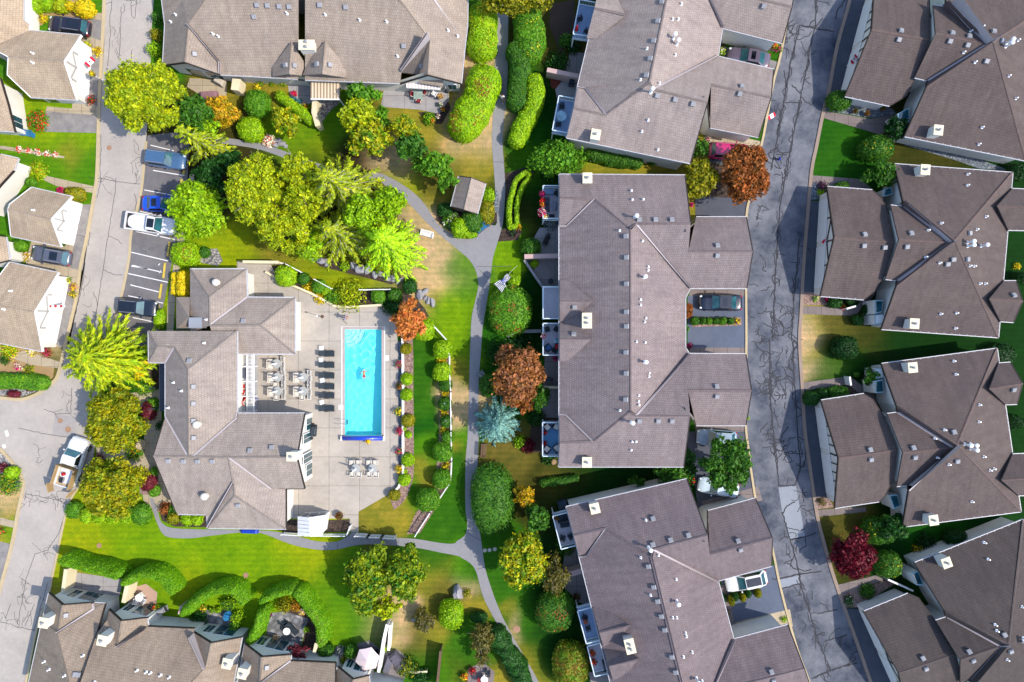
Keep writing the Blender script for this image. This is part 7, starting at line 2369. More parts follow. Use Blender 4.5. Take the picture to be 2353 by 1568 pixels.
# fences and walls ------------------------------------------------------
def picket(px, h, label, name='picket_fence', m=None, gap=.16, z=0.0, rails=2, w=.05):
 pts = [P(x, y, h * .5) for x, y in px]
 c = sum(pts, Vector()) / len(pts); c.z = z
 t = empty(name, c, label, 'fence')
 rl, pk, po = MB(), MB(), MB()
 for a, b in zip(pts[:-1], pts[1:]):
  a2, b2 = (a - c).to_2d(), (b - c).to_2d()
  d = b2 - a2
  for k in range(rails):
   zz = h * (.2 + .7 * k / max(1, rails - 1))
   rail(rl, [a2, b2], .07 if k < rails - 1 else .09, zz, zz + .06)
  n = max(2, int(d.length / gap))
  for i in range(n):
   p = a2 + d * ((i + .5) / n)
   pk.box(p.x, p.y, .05, w, .025, h - .05, math.atan2(d.y, d.x))
  for p in (a2, b2):
   po.box(p.x, p.y, 0, .1, .1, h + .08)
 m = m or WHITE
 rl.build('rail', m, t); pk.build('picket', m, t); po.build('post', m, t)
picket([(1033, 813), (1034, 860), (1036, 900), (1037, 990), (1038, 1060), (1036, 1107), (990, 1176), (955, 1230)], 1.1, 'white picket fence running down the outer side of the ball shrub bed')
picket([(965, 719), (990, 742), (1025, 780)], 1.1, 'white picket fence stepping past the rust red maple')
picket([(828, 667), (898, 666)], 1.1, 'white picket fence straight above the pool bed shrubs')
picket([(725, 643), (763, 664)], 1.1, 'short white picket fence between the pool bed shrubs')
picket([(640, 604), (658, 607), (695, 627)], 1.1, 'white picket fence at the upper end of the pool bed')
picket([(818, 1229), (846, 1231), (848, 1232), (877, 1233), (880, 1234), (908, 1235)], 1.5, 'white gridded trellis fence along the lower lawn by the path', gap=.1)
picket([(650, 1226), (700, 1229), (798, 1230), (806, 1208)], 1.1, 'white fence behind the white shed along the path')
def wall(px, th, h, label, m, name='garden_wall', cap=None, z=0.0):
 pts = [P(x, y, h) for x, y in px]
 c = sum(pts, Vector()) / len(pts); c.z = z
 t = empty(name, c, label, 'wall')
 mb = MB(); rail(mb, [(p - c).to_2d() for p in pts], th, 0, h); mb.build('wall_body', m, t)
 mb = MB(); rail(mb, [(p - c).to_2d() for p in pts], th + .08, h, h + .07); mb.build('coping', cap or m, t)
LB = plain('wall_cream', S(240, 226, 190, 1.7), .85, .06)
PK = plain('wall_pink', S(216, 184, 178, 1.8), .85, .07)
wall([(152, 1308), (145, 1360)], .3, 1.8, 'cream privacy wall beside the road below the long hedge', LB)
wall([(296, 1328), (284, 1385)], .35, 1.9, 'cream privacy wall left of the pink striped patio', LB)
wall([(417, 1392), (412, 1412)], .2, 1.7, 'wooden privacy fence end below the arc hedge', PK)
wall([(727, 1478), (722, 1500)], .25, 1.7, 'tan privacy wall at the right end of the big slate patio', LB)
wall([(890, 1435), (882, 1470), (870, 1545)], .25, 1.8, 'tall white privacy wall with a planter trough beside the parasol patio', WHITE)
wall([(897, 1437), (893, 1495)], .2, 1.2, 'white trough wall parallel to the tall privacy wall', WHITE)
wall([(1012, 1496), (1003, 1590)], .14, 1.8, 'thin brown privacy fence in the bottom lawn', BROWNW)
wall([(1205, 590), (1240, 589), (1284, 588)], .4, 1.5, 'pink capped wall between the two west patios of the long fourplex', PK)
wall([(1257, 161), (1330, 176)], .4, 1.7, 'pink capped wall between the west patios of the tilted pale fourplex', PK)
wall([(1295, 1324), (1336, 1312)], .5, 1.7, 'pink capped wall between the west patios of the bottom fourplex', PK)
wall([(1252, 890), (1283, 891)], .15, 1.6, 'narrow pale fence crossing the dark west passage', LB)
wall([(544, 181), (540, 208)], .8, 1.6, 'cream planter wall beside the beige upper patio', LB)
wall([(724, 230), (722, 258), (731, 290)], .5, 1.5, 'cream privacy wall running down from the striped patio roof', LB)
wall([(925, 765), (926, 900), (926, 1090), (916, 1120), (893, 1142)], .16, .5, 'long low white wall between pool deck and gravel bed', WHITE)
wall([(610, 625), (640, 642), (718, 676), (768, 703), (800, 706), (880, 701)], .16, .4, 'low curved wall edging the upper pool bed', LB)
wall([(558, 602), (640, 603)], .22, 1.6, 'cream screen wall above the clubhouse', LB)
wall([(1205, 598), (1230, 636), (1247, 660)], .2, .5, 'low dark kerb wall of the slanted west patio', STONE)
wall([(1166, 772), (1190, 762), (1244, 761)], .3, .3, 'low stone block edging below the dome hedge', STONE)
wall([(948, 1428), (963, 1418), (982, 1419), (996, 1434)], .3, .4, 'curved stone edging around the twiggy weeping shrub', STONE)
wall([(912, 1512), (935, 1540), (950, 1546), (982, 1543)], .12, .6, 'thin curved rail wall at the bottom patio', LB)
wall([(1945, 710), (1966, 704)], .1, 1.2, 'white gate rail across the walk of the second east duplex', WHITE)
wall([(1952, 866), (1955, 886)], .1, 1.2, 'white gate rail across the walk of the third east duplex', WHITE)
wall([(2040, 1332), (2098, 1358)], .1, 1.2, 'white gate rail across the walk of the lowest east duplex', WHITE)
mb = MB()
pn = empty('lamp_post', P(741, 728, 0), 'slim dark lamp post on the upper pool deck', 'lamp post')
mb.tube([(0, 0, .03), (0, 0, 2.1)], .03, 8); mb.build('pole', DKMET, pn)
mb = MB(); mb.lathe(0, 0, [(.2, .03), (.18, .09), (.04, .12)], 12); mb.build('base', BROWNW, pn)
mb = MB(); mb.lathe(0, 0, [(.05, 2.1), (.1, 2.16), (.1, 2.3), (.02, 2.36)], 10); mb.build('lantern', WHITEP, pn)
# bins and little things
mb = MB()
hy = empty('fire_hydrant', P(1788, 367), 'blue and orange hydrant at the kerb by the copper tree', 'hydrant')
mb.lathe(0, 0, [(.16, 0), (.13, .06), (.13, .5), (.16, .52), (.1, .66), (.02, .72)], 12); mb.build('barrel', BLUEP, hy)
for s in (-1, 1):
 mb = MB(); mb.tube([(s * .1, 0, .4), (s * .22, 0, .4)], .06, 8); mb.build('nozzle', plain('orange_metal', S(226, 140, 70), .5, .08), hy)
covered(573, 1221, -2, 1.9, .45, .5, plain('box_blue', S(16, 62, 190, 1.7), .5, .06), 'long bright blue bin under the lower clubhouse eave', name='storage_bin')
t = empty('fountain', P(326, 1022), 'stepped stone fountain bowl under the lower maple beside the clubhouse walk', 'fountain')
for i, (r_, z) in enumerate(((.62, .25), (.46, .5), (.3, .75), (.16, .95))):
 mb = MB(); mb.lathe(0, 0, [(r_ * .3, z - .25), (r_, z - .05), (r_, z), (r_ * .85, z - .04)], 18); mb.build('bowl', plain('fountain_stone', S(226, 206, 172), .8, .1), t)
# ---------------------------------------------------------------- trees
tree(334, 224, 106, 88, 8.5, 'yel', 'big yellow-green tree overhanging the pale road at the upper left', lobes=80, leaf=.145, dens=48, bark=PALEBARK, tight=.46)
tree(375, 180, 34, 34, 6.5, 'yel', 'yellow-green tree top against the west end of the upper row', lobes=10)
tree(447, 262, 40, 44, 6.0, 'mid', 'green tree between the olive tree and the orange bush', lobes=14)
sprays(452, 322, 74, 54, 8.0, 'yel', 'drooping yellow-green conifer with bare pale branches above the blue grey car', levels=8, per=9, side=9, asp=.25, leaf=.24, bark=PALEBARK, limbs=True)
tree(512, 255, 42, 34, 3.6, 'oran', 'orange gold rounded bush tree below the mauve cover', lobes=16, leaf=.15, dens=40)
tree(470, 300, 40, 30, 4.0, 'lime', 'lime tree below the orange gold bush', lobes=10)
tree(660, 283, 34, 36, 4.2, 'gg', 'golden green loose tree left of the upper privacy wall', lobes=12, leaf=.16)
tree(838, 222, 40, 30, 5.5, 'grn', 'green treetop close under the upper row eave', lobes=10)
tree(826, 270, 44, 42, 6.5, 'yel', 'yellow-green lobed tree on the lawn below the upper row', lobes=16)
tree(850, 320, 48, 40, 6.5, 'gg', 'olive lobed tree at the lower end of the lawn grove', lobes=14)
tree(880, 275, 24, 30, 5.0, 'grn', 'small green tree beside the lawn grove', lobes=8)
tree(928, 298, 40, 28, 5.5, 'gg', 'pale gold-green tree right of the lawn grove', lobes=12, leaf=.16)
tree(948, 345, 42, 34, 5.5, 'mid', 'dark green tree in the diagonal grove', lobes=12)
tree(1000, 385, 44, 30, 5.5, 'grn', 'green tree in the diagonal grove closer to the gazebo', lobes=12)
tree(1030, 415, 26, 26, 5.0, 'grn', 'small green tree left of the gazebo roof', lobes=8)
tree(592, 440, 78, 92, 10.5, 'yel', 'huge yellow-green tree left in the central grove', lobes=76, leaf=.145, dens=48, bark=PALEBARK, tight=.46)
tree(655, 525, 72, 66, 9.0, 'yel', 'olive tree at the lower left of the central grove', lobes=56, leaf=.145, dens=48, bark=PALEBARK, tight=.46)
sprays(775, 430, 132, 104, 11.0, 'yel', 'large feathery yellow conifer with white branches in the central grove', levels=11, per=13, side=9, asp=.3, leaf=.2, bark=PALEBARK, limbs=True)
sprays(778, 538, 112, 82, 9.0, 'yel', 'feathery olive conifer at the bottom of the central grove', levels=9, per=12, side=9, asp=.3, leaf=.2, bark=PALEBARK, limbs=True)
sprays(890, 560, 90, 88, 10.0, 'lcon', 'bright lime spiky conifer at the right end of the central grove', levels=11, per=14, side=9, asp=.24, leaf=.22)
tree(895, 475, 44, 44, 6.5, 'lime', 'green tree between the feathery conifer and the curved path', lobes=12)
tree(695, 465, 50, 54, 9.5, 'yel', 'yellow crown in the very middle of the central grove', lobes=44, leaf=.145, dens=48, bark=PALEBARK, tight=.48)
tree(835, 490, 44, 44, 8.0, 'lime', 'lime crown between the conifers of the central grove', lobes=14, leaf=.17, dens=32)
tree(715, 560, 44, 36, 6.0, 'lime', 'lime crown at the lower edge of the central grove', lobes=12, leaf=.17, dens=32)
tree(690, 400, 54, 50, 9.5, 'yel', 'yellow crown at the top of the central grove', lobes=44, leaf=.145, dens=48, bark=PALEBARK, tight=.48)
tree(455, 480, 60, 62, 6.5, 'lime', 'lime green broad tree overhanging the blue sedan', lobes=24, leaf=.2, dens=30)
tree(490, 410, 44, 40, 5.0, 'dk', 'dark green tree in the shade behind the drooping conifer', lobes=12)
tree(540, 375, 36, 28, 4.5, 'dk', 'dark tree behind the grey garden path', lobes=9)
sprays(236, 822, 122, 108, 7.5, 'wil', 'yellow-green tree of long radiating leaf strands beside the left road', levels=10, per=21, leaf=.34, asp=.2, droop=.2, side=5, step=.26, fan=.17, low=.3)
tree(270, 965, 76, 74, 6.5, 'mix', 'round golden maple above the white work truck', lobes=38, leaf=.16, dens=40, tight=.72)
tree(257, 1122, 76, 74, 6.5, 'mix', 'round golden maple below the white work truck', lobes=38, leaf=.16, dens=40, tight=.72)
tree(322, 848, 26, 26, 3.2, 'gold', 'small bright yellow tree against the clubhouse entrance', lobes=10, leaf=.14)
tree(940, 738, 42, 50, 4.0, 'rust', 'rust pink maple at the pool fence corner', lobes=20, leaf=.17, dens=26, tight=.7)
tree(1190, 862, 60, 68, 6.5, 'cop', 'large copper brown maple beside the path', lobes=28, leaf=.19, dens=30)
tree(1202, 925, 26, 26, 4.0, 'bron', 'bronze treetop tucked below the copper brown maple', lobes=8)
sprays(1143, 975, 64, 62, 6.5, 'spru', 'pale blue spruce leaning over the path', levels=11, per=14, side=8, asp=.22, leaf=.2, step=.26)
tree(1238, 915, 26, 34, 3.5, 'mid', 'green bush tree right of the copper brown maple', lobes=9)
tree(1708, 397, 62, 74, 6.5, 'bron', 'orange bronze tree overhanging the east street kerb', lobes=30, leaf=.18, dens=32, tight=.75)
tree(1606, 412, 42, 48, 5.0, 'olive', 'olive yellow tree beside the copper tree and driveway', lobes=16, leaf=.18)
tree(1608, 345, 20, 26, 3.5, 'mid', 'small green tree at the roof corner above the olive tree', lobes=7)
tree(1668, 1066, 66, 70, 6.5, 'mid', 'green driveway tree covering two silver cars', lobes=40, leaf=.2, dens=24, tight=.55, bark=PALEBARK)
tree(1544, 1086, 52, 24, 3.2, 'mid', 'green bush row behind the lower end of the long fourplex', lobes=12)
tree(1580, 1065, 22, 34, 3.0, 'dk', 'dark bush beside the driveway tree', lobes=8)
tree(1464, 1106, 22, 14, 2.2, 'mid', 'small bush in the dark gap above the bottom fourplex', lobes=7)
tree(1282, 368, 60, 40, 4.0, 'grn', 'bright green double crowned tree above the flower box deck', lobes=20, leaf=.18, dens=32)
tree(845, 1328, 54, 80, 5.5, 'turn', 'dark gold tree of the pair on the bottom lawn, left one', lobes=26, leaf=.19, dens=30, tight=.8)
tree(932, 1314, 44, 68, 5.5, 'turn', 'dark gold tree of the pair on the bottom lawn, right one', lobes=24, leaf=.19, dens=30, tight=.8)
tree(890, 1392, 34, 26, 4.0, 'yel', 'low gold tree end below the tree pair', lobes=10)
tree(1200, 1285, 54, 62, 5.5, 'gg', 'gold and green tree right of the path fork', lobes=22, leaf=.19, dens=30)
tree(1235, 1188, 28, 38, 4.5, 'mid', 'dark green tree beside the small grey lower deck', lobes=11)
tree(1206, 1138, 26, 26, 3.5, 'oran', 'orange tree above the small grey lower deck', lobes=10)
tree(1276, 1320, 32, 44, 4.2, 'tan', 'bare twiggy brown tree against the shaded lower patio', lobes=14, leaf=.12, bark=PALEBARK, limbs=12)
tree(1106, 1460, 30, 38, 3.6, 'tan', 'bare twiggy brown tree left of the lower path', lobes=14, leaf=.12, bark=PALEBARK, limbs=12)
tree(1108, 1505, 22, 26, 2.8, 'tan', 'lowest bare twiggy tree beside the ivy hedge', lobes=9, leaf=.12, bark=PALEBARK, limbs=10)
tree(1958, 1276, 50, 52, 4.2, 'red', 'crimson maple on the east lawn', lobes=24, leaf=.17, dens=34)
tree(1185, 8, 84, 26, 6.5, 'olive', 'olive tree crossing the path at the top edge', lobes=16)
tree(685, 1496, 24, 18, 2.6, 'wine', 'small wine red maple at the slate patio windows', lobes=10, leaf=.13)
tree(2048, 1210, 40, 30, 3.4, 'dk', 'dark bush at the corner of the third east duplex', lobes=12)
tree(2024, 402, 40, 30, 3.6, 'mid', 'green bushy tree between the first two east duplexes', lobes=13)
tree(2060, 298, 28, 30, 3.2, 'dim', 'very dark bush at the entry of the first east duplex', lobes=10)
tree(2000, 866, 20, 22, 2.6, 'mid', 'green shrub tree at the entry of the third east duplex', lobes=8)
# ---------------------------------------------------------------- hedges and clipped shrubs
hedge([(1109, 40), (1110, 72), (1106, 104)], 66, 2.6, 'lime', 'tall oval clipped hedge at the top left of the path', spots=('oran', .12))
hedge([(1112, 185), (1100, 225), (1066, 282)], 78, 2.8, 'lime', 'long bean shaped clipped hedge speckled with red beside the path', spots=('bron', .3))
hedge([(1213, 45), (1218, 80), (1216, 108)], 70, 2.6, 'grn', 'tall oval clipped hedge at the top right of the path', spots=('gold', .08))
hedge([(1185, 120), (1196, 150), (1190, 195), (1188, 230)], 46, 2.4, 'mid', 'winding green hedge along the right side of the path')
hedge([(1228, 190), (1230, 225), (1218, 260), (1200, 290), (1188, 318)], 42, 2.0, 'lime', 'lime curved hedge hooking toward the path')
shrub(1185, 228, 12, 16, 1.2, 'lime', 'little lime bush inside the hedge curve')
hedge([(1172, 520), (1170, 480), (1178, 440), (1188, 412), (1214, 396)], 12, 1.2, 'lime', 'thin lime hedge loop around the dark flower bed, left side')
hedge([(1214, 396), (1216, 408), (1200, 430), (1188, 470), (1186, 516), (1172, 522)], 10, 1.2, 'lime', 'thin lime hedge loop around the dark flower bed, right side')
shrub(1172, 714, 50, 56, 2.6, 'grn', 'large clipped dome hedge speckled with red below the flag', spots=('bron', .22), dens=80)
shrub(1181, 643, 15, 16, 1.6, 'lime', 'small round lime bush beside the flag')
shrub(1131, 1148, 49, 78, 3.0, 'mid', 'huge smooth green dome bush beside the lower path', dens=70)
shrub(1275, 1404, 44, 46, 2.8, 'mid', 'clipped dome speckled with rust above the bottom path', spots=('bron', .3), dens=80)
shrub(1312, 1530, 42, 52, 2.8, 'hred', 'clipped dome speckled with rust at the bottom edge', spots=('bron', .2), dens=80)
shrub(1037, 1411, 28, 32, 2.2, 'lime', 'smooth egg shaped lime shrub beside the grey boulder')
tree(973, 1424, 28, 28, 2.0, 'tan', 'twiggy weeping shrub inside the curved stone edging', lobes=16, leaf=.11, bark=PALEBARK, limbs=14, dens=34, cat='shrub', name='weeping_shrub')
shrub(1100, 1418, 20, 12, 1.4, 'dk', 'dark low shrub right of the egg shaped shrub')
hedge([(1140, 1462), (1165, 1500), (1190, 1540), (1205, 1580)], 44, 1.8, 'dk', 'dark ivy hedge along the left side of the lower path', amp=.14)
hedge([(646, 222), (668, 240), (690, 256), (712, 276)], 24, 1.5, 'lime', 'narrow slanted hedge left of the striped patio roof')
shrub(592, 239, 28, 30, 2.2, 'grn', 'smooth round green bush left of the slanted hedge')
shrub(577, 298, 30, 28, 1.8, 'lime', 'clipped lime bush beside the pink hydrangeas')
shrub(426, 585, 33, 28, 2.2, 'lime', 'clipped bush speckled red beside the yellow wheel stop', spots=('bron', .15))
shrub(470, 580, 12, 13, 1.1, 'mid', 'small dark bush beside the pale stone bed')
hedge([(421, 634), (421, 672)], 24, 1.6, 'gold', 'yellow box hedge against the clubhouse wall', spots=None)
hedge([(403, 632), (402, 674)], 13, 1.1, 'gold', 'thin yellow hedge outside the yellow box hedge')
shrub(366, 733, 12, 22, .9, 'lime', 'lime ground shrub under the last wheel stop')
for i, (x, y, r) in enumerate(((933, 802, 13), (935, 871, 14), (934, 907, 14), (937, 967, 15), (938, 1058, 15), (929, 1103, 14), (906, 1138, 13))):
 shrub(x, y, r, r, 1.15, 'lime' if i % 3 else 'olive', 'clipped ball shrub in the pink gravel bed beside the pool, ' + ORD[i] + ' from the top', 'ball_shrub', 'ball shrubs beside the pool', leaf=.085, dens=150)
for x, y, r, lb in ((928, 986, 6, 'tiny yellow ball shrub below the fourth pool ball shrub'), (938, 999, 8, 'tiny green ball shrub under the tiny yellow one'), (930, 1084, 6, 'tiny ball shrub above the sixth pool ball shrub')):
 shrub(x, y, r, r, .6, 'lime', lb, 'ball_shrub', leaf=.08, dens=150)
for i, (x, y, r, h, p) in enumerate(((973, 756, 25, 1.9, 'lime'), (1017, 803, 21, 1.7, 'lime'), (1016, 855, 21, 1.7, 'lime'), (1024, 885, 15, 1.3, 'mid'), (1023, 928, 15, 1.3, 'mid'), (1025, 969, 14, 1.3, 'mid'), (1029, 1005, 14, 1.2, 'grn'), (1017, 1039, 22, 1.8, 'grn'), (1015, 1100, 21, 1.8, 'grn'), (984, 1148, 27, 2.0, 'grn'))):
 shrub(x, y, r, r * 1.02, h, p, 'ball shrub inside the white picket fence, ' + ORD[i] + ' from the top', 'ball_shrub', 'ball shrubs inside the picket fence', leaf=.095, dens=130)
for i, (x, y) in enumerate(((1015, 828), (1023, 903), (1020, 949), (1020, 991), (1024, 1072))):
 plant(x, y, 12, .6, 'gold', 'yellow ground plant between the fence ball shrubs, ' + ORD[i] + ' from the top', 'yellow_plant', 'yellow plants between the ball shrubs')
for i, (x, y) in enumerate(((1039, 968), (1037, 925))):
 plant(x - 14, y, 6, 1.7, 'silv', 'grey twig tuft on the ' + ('lower' if i == 0 else 'upper') + ' dark ball shrub by the fence', 'twig_tuft')
for i, (x, y, r, p, h) in enumerate(((656, 634, 25, 'lime', 1.6), (698, 641, 14, 'mid', 1.1), (733, 658, 16, 'grn', 1.2), (750, 668, 12, 'lime', .9), (870, 681, 17, 'grn', 1.3), (908, 678, 16, 'mid', 1.3), (941, 658, 17, 'dk', 1.3))):
 shrub(x, y, r, r, h, p, 'round shrub of the curved bed above the pool, ' + ORD[i] + ' from the left', 'ball_shrub', 'round shrubs above the pool', leaf=.1)
plant(801, 678, 40, 1.3, 'yel', 'wide loose yellow-green shrub above the pool', 'loose_shrub', dens=200, leaf=.13)
plant(764, 682, 20, 1.1, 'grn', 'loose green shrub at the left of the wide yellow-green one', 'loose_shrub', dens=220, leaf=.12)
plant(712, 658, 18, .6, 'gold', 'gold edging plant in the curved bed above the pool', dens=220)
plant(735, 684, 16, .6, 'gold', 'gold edging plant lower in the curved bed above the pool', dens=220)
plant(900, 702, 26, .8, 'dk', 'dark ground shrub under the rust pink maple', 'loose_shrub', dens=220)
plant(790, 612, 14, .8, 'lime', 'lime fern among the grove boulders', 'fern')
for i, (x, y, r, p) in enumerate(((172, 1172, 19, 'grn'), (200, 1184, 17, 'lime'), (231, 1187, 16, 'lime'), (262, 1187, 16, 'lime'), (292, 1187, 17, 'lime'), (323, 1182, 24, 'grn'))):
 shrub(x, y, r, r, 1.3, p, 'scalloped clipped shrub below the lower maple, ' + ORD[i] + ' from the left', 'ball_shrub', 'scalloped shrubs below the lower maple')
for i, (x, y, r, p) in enumerate(((398, 1192, 14, 'olive'), (430, 1194, 14, 'lime'), (452, 1194, 14, 'lime'))):
 shrub(x, y, r, r, 1.0, p, 'clipped shrub under the clubhouse bottom eave, ' + ORD[i] + ' from the left', 'ball_shrub', 'shrubs under the clubhouse eave')
plant(378, 1170, 16, 1.3, 'bron', 'bronze bush at the walk below the clubhouse corner', 'loose_shrub', dens=240)
plant(396, 1172, 14, 1.0, 'mid', 'green bush beside the bronze one at the clubhouse corner', 'loose_shrub', dens=240)
shrub(342, 945, 16, 22, 1.4, 'wine', 'dusky pink ball shrub beside the upper maple')
shrub(340, 1108, 18, 20, 1.3, 'wine', 'dusky pink ball shrub beside the lower maple')
shrub(352, 930, 13, 16, 1.0, 'grn', 'green shrub right of the upper dusky pink shrub')
shrub(355, 1128, 13, 14, .9, 'grn', 'green shrub below the lower dusky pink shrub')
shrub(355, 1084, 8, 10, .8, 'grn', 'little green shrub above the lower dusky pink shrub')
plant(366, 980, 12, .8, 'dk', 'dark fern by the clubhouse west wall', 'fern')
plant(330, 885, 26, .5, 'grn', 'green ground cover patch under the small bright yellow tree', dens=200)
plant(352, 878, 8, .5, 'bron', 'rust coloured plant by the clubhouse entrance bed')
plant(306, 1040, 22, .7, 'grn', 'green plants at the foot of the stone fountain', pal2='oran', k=.2, dens=200)
plant(222, 1058, 16, 1.2, 'wine', 'wine dark bush above the lower maple')
plant(203, 1082, 12, 1.5, 'mid', 'upright green grasses at the kerb beside the truck')
plant(358, 40, 12, 1.8, 'mid', 'tall hedge plants at the road beside the upper row, upper clump', dens=240)
plant(356, 78, 14, 1.6, 'olive', 'tall hedge plants at the road beside the upper row, gold clump', dens=240)
plant(352, 112, 18, 1.6, 'lime', 'tall hedge plants at the road beside the upper row, lower clump', dens=240)
shrub(195, 20, 22, 20, 1.6, 'gold', 'bright gold clipped bush beside the black car at the top left')
for i, (x, y, r, p) in enumerate(((75, 12, 24, 'lime'), (110, 8, 22, 'lime'), (140, 14, 20, 'yel'), (162, 16, 12, 'gold'))):
 shrub(x, y, r, r * .8, 1.3, p, 'lime shrub of the row along the top left bed, ' + ORD[i] + ' from the left', 'shrub', 'shrubs of the top left bed')
plant(98, 42, 12, .6, 'gold', 'gold plants between the house and the black car')
plant(200, 102, 10, .6, 'gold', 'gold bedding plant at the kerb by the upper left house, upper', pal2='lime')
plant(223, 118, 12, .6, 'gold', 'gold bedding plant at the kerb by the upper left house, lower', pal2='oran')
plant(84, 278, 26, .8, 'grn', 'mixed red pink and green flower bed beside the left driveway', 'flower_bed_plants', pal2='pred', k=.35, dens=260)
for i in range(5):
 plant(43 + i * 21, 343 + i * 3.2, 8, .45, 'pwh', 'red and white flower clump in the lawn row, ' + ORD[i] + ' from the left', 'flower_clump', 'flower clumps along the lawn row', pal2='pred', k=.55)
plant(85, 392, 24, .6, 'lime', 'round mixed flower bed in the left lawn', 'flower_bed_plants', pal2='oran', k=.35, dens=220)
shrub(72, 420, 13, 10, 1.0, 'grn', 'green clipped bush at the white wall below the round flower bed')
plant(136, 437, 9, .6, 'mag', 'magenta flower clump at the garage eave beside the brown bush')
shrub(174, 447, 22, 17, 1.3, 'olive', 'brownish clipped bush at the corner of the small garage house')
shrub(47, 565, 14, 14, 1.5, 'grn', 'round green topiary beside the dark grey car')
plant(56, 590, 14, .5, 'oran', 'orange flower border behind the dark grey car', pal2='pwh', k=.4)
for i, (x, y, p, q) in enumerate(((154, 645, 'grn', 'gold'), (168, 660, 'gold', 'mag'), (166, 676, 'olive', 'gold'))):
 plant(x, y, 10, .6, p, 'kerbside flowers at the sandy roofed house with bunting, ' + ORD[i] + ' from the top', pal2=q)
for i, (x, y, r, p, q) in enumerate(((18, 804, 24, 'gold', 'lime'), (70, 808, 12, 'gold', 'pwh'), (104, 810, 14, 'bron', 'mag'), (8, 826, 14, 'dk', 'mid'))):
 plant(x, y, r, .7, p, 'garden plants below the bunting house, ' + ('yellow clump', 'pale clump by the walk', 'bronze and pink clump at the wall', 'dark clump at the edge')[i], pal2=q)
hedge([(-10, 876), (40, 876), (92, 880)], 36, 1.2, 'grn', 'long low green mound hedge at the left edge', spots=('lime', .3))
shrub(31, 906, 14, 8, .7, 'wine', 'wine red cushion plant in the stone bed, left')
shrub(70, 894, 10, 6, .6, 'wine', 'wine red cushion plant in the stone bed, right')
plant(65, 850, 12, .7, 'yel', 'yellow feathery plant above the mound hedge', pal2='tan')
plant(40, 842, 10, .5, 'pwh', 'pale pink flowers in the sandy bed above the mound hedge', pal2='mag')
shrub(28, 1086, 15, 14, 1.1, 'lime', 'lime bush in the stone bed of the turning circle')
plant(14, 1112, 30, 1.2, 'grn', 'dark green bush with gold flecks at the lower left turning circle', pal2='oran', k=.2, dens=200)
plant(4, 1076, 14, .9, 'wine', 'wine dark bush at the edge of the turning circle')
plant(2, 1220, 10, .5, 'grn', 'red flowered clump at the lower left edge', pal2='pred')
# bottom row arc hedges
hedge([(158, 1284), (195, 1296), (240, 1306), (275, 1316)], 28, 2.9, 'clip', 'thick straight hedge above the bottom left corner house', dens=130, leaf=.08, pw=2.2, amp=.045)
hedge([(300, 1330), (335, 1314), (375, 1322), (402, 1350)], 26, 2.9, 'clip', 'arc hedge around the pink striped patio', dens=130, leaf=.08, pw=2.2, amp=.045)
hedge([(434, 1398), (458, 1374), (500, 1352), (540, 1350), (562, 1372)], 28, 2.9, 'clip', 'arc hedge around the slate patio with the blue chair', dens=130, leaf=.08, pw=2.2, amp=.045)
hedge([(612, 1372), (640, 1358), (672, 1352)], 24, 2.9, 'clip', 'short hedge above the big slate patio', dens=130, leaf=.08, pw=2.2, amp=.045)
hedge([(690, 1360), (716, 1395), (738, 1430), (742, 1468)], 28, 2.9, 'clip', 'arc hedge on the right side of the big slate patio', dens=130, leaf=.08, pw=2.2, amp=.045, spots=('tan', .12))
hedge([(604, 1408), (594, 1440), (578, 1472)], 26, 2.9, 'clip', 'upright hedge between the two slate patios', dens=130, leaf=.08, pw=2.2, amp=.045)
plant(652, 1392, 20, 1.3, 'olive', 'olive bush inside the short hedge of the slate patio', 'loose_shrub', dens=220)
plant(678, 1394, 14, .8, 'oran', 'orange leaved plant beside the slate patio', pal2='bron', dens=220)
plant(694, 1408, 10, .6, 'pyel', 'yellow flowers in a pale tub by the slate patio', pal2='pwh')
plant(524, 1388, 18, 1.2, 'mid', 'green bush at the right of the arc hedge slate patio', 'loose_shrub', pal2='lime', dens=240)
plant(545, 1420, 16, 1.4, 'lime', 'lime upright shrub right of the sky blue chair', 'loose_shrub', dens=240)
plant(538, 1440, 14, 1.4, 'grn', 'green upright shrub below the lime one near the sky blue chair', 'loose_shrub', dens=240)
plant(455, 1425, 22, .8, 'dk', 'dark shaded planting left of the arc hedge slate patio', dens=220)
shrub(748, 1495, 18, 16, 1.4, 'mid', 'green bush below the right arc hedge')
shrub(806, 1496, 14, 17, 1.4, 'mid', 'round green bush left of the parasol patio')
plant(780, 1502, 16, .9, 'silv', 'silver lavender clump left of the parasol patio', dens=220)
plant(786, 1514, 12, 1.0, 'olive', 'olive bush below the silver lavender')
plant(886, 1490, 10, 1.0, 'lime', 'lime plant growing out of the white trough')
plant(935, 1536, 26, 1.4, 'mid', 'green and gold bush beside the large grey cover', 'loose_shrub', pal2='olive', dens=200)
plant(965, 1555, 24, 1.0, 'dk', 'dark bush at the bottom patio edge', 'loose_shrub', dens=200)
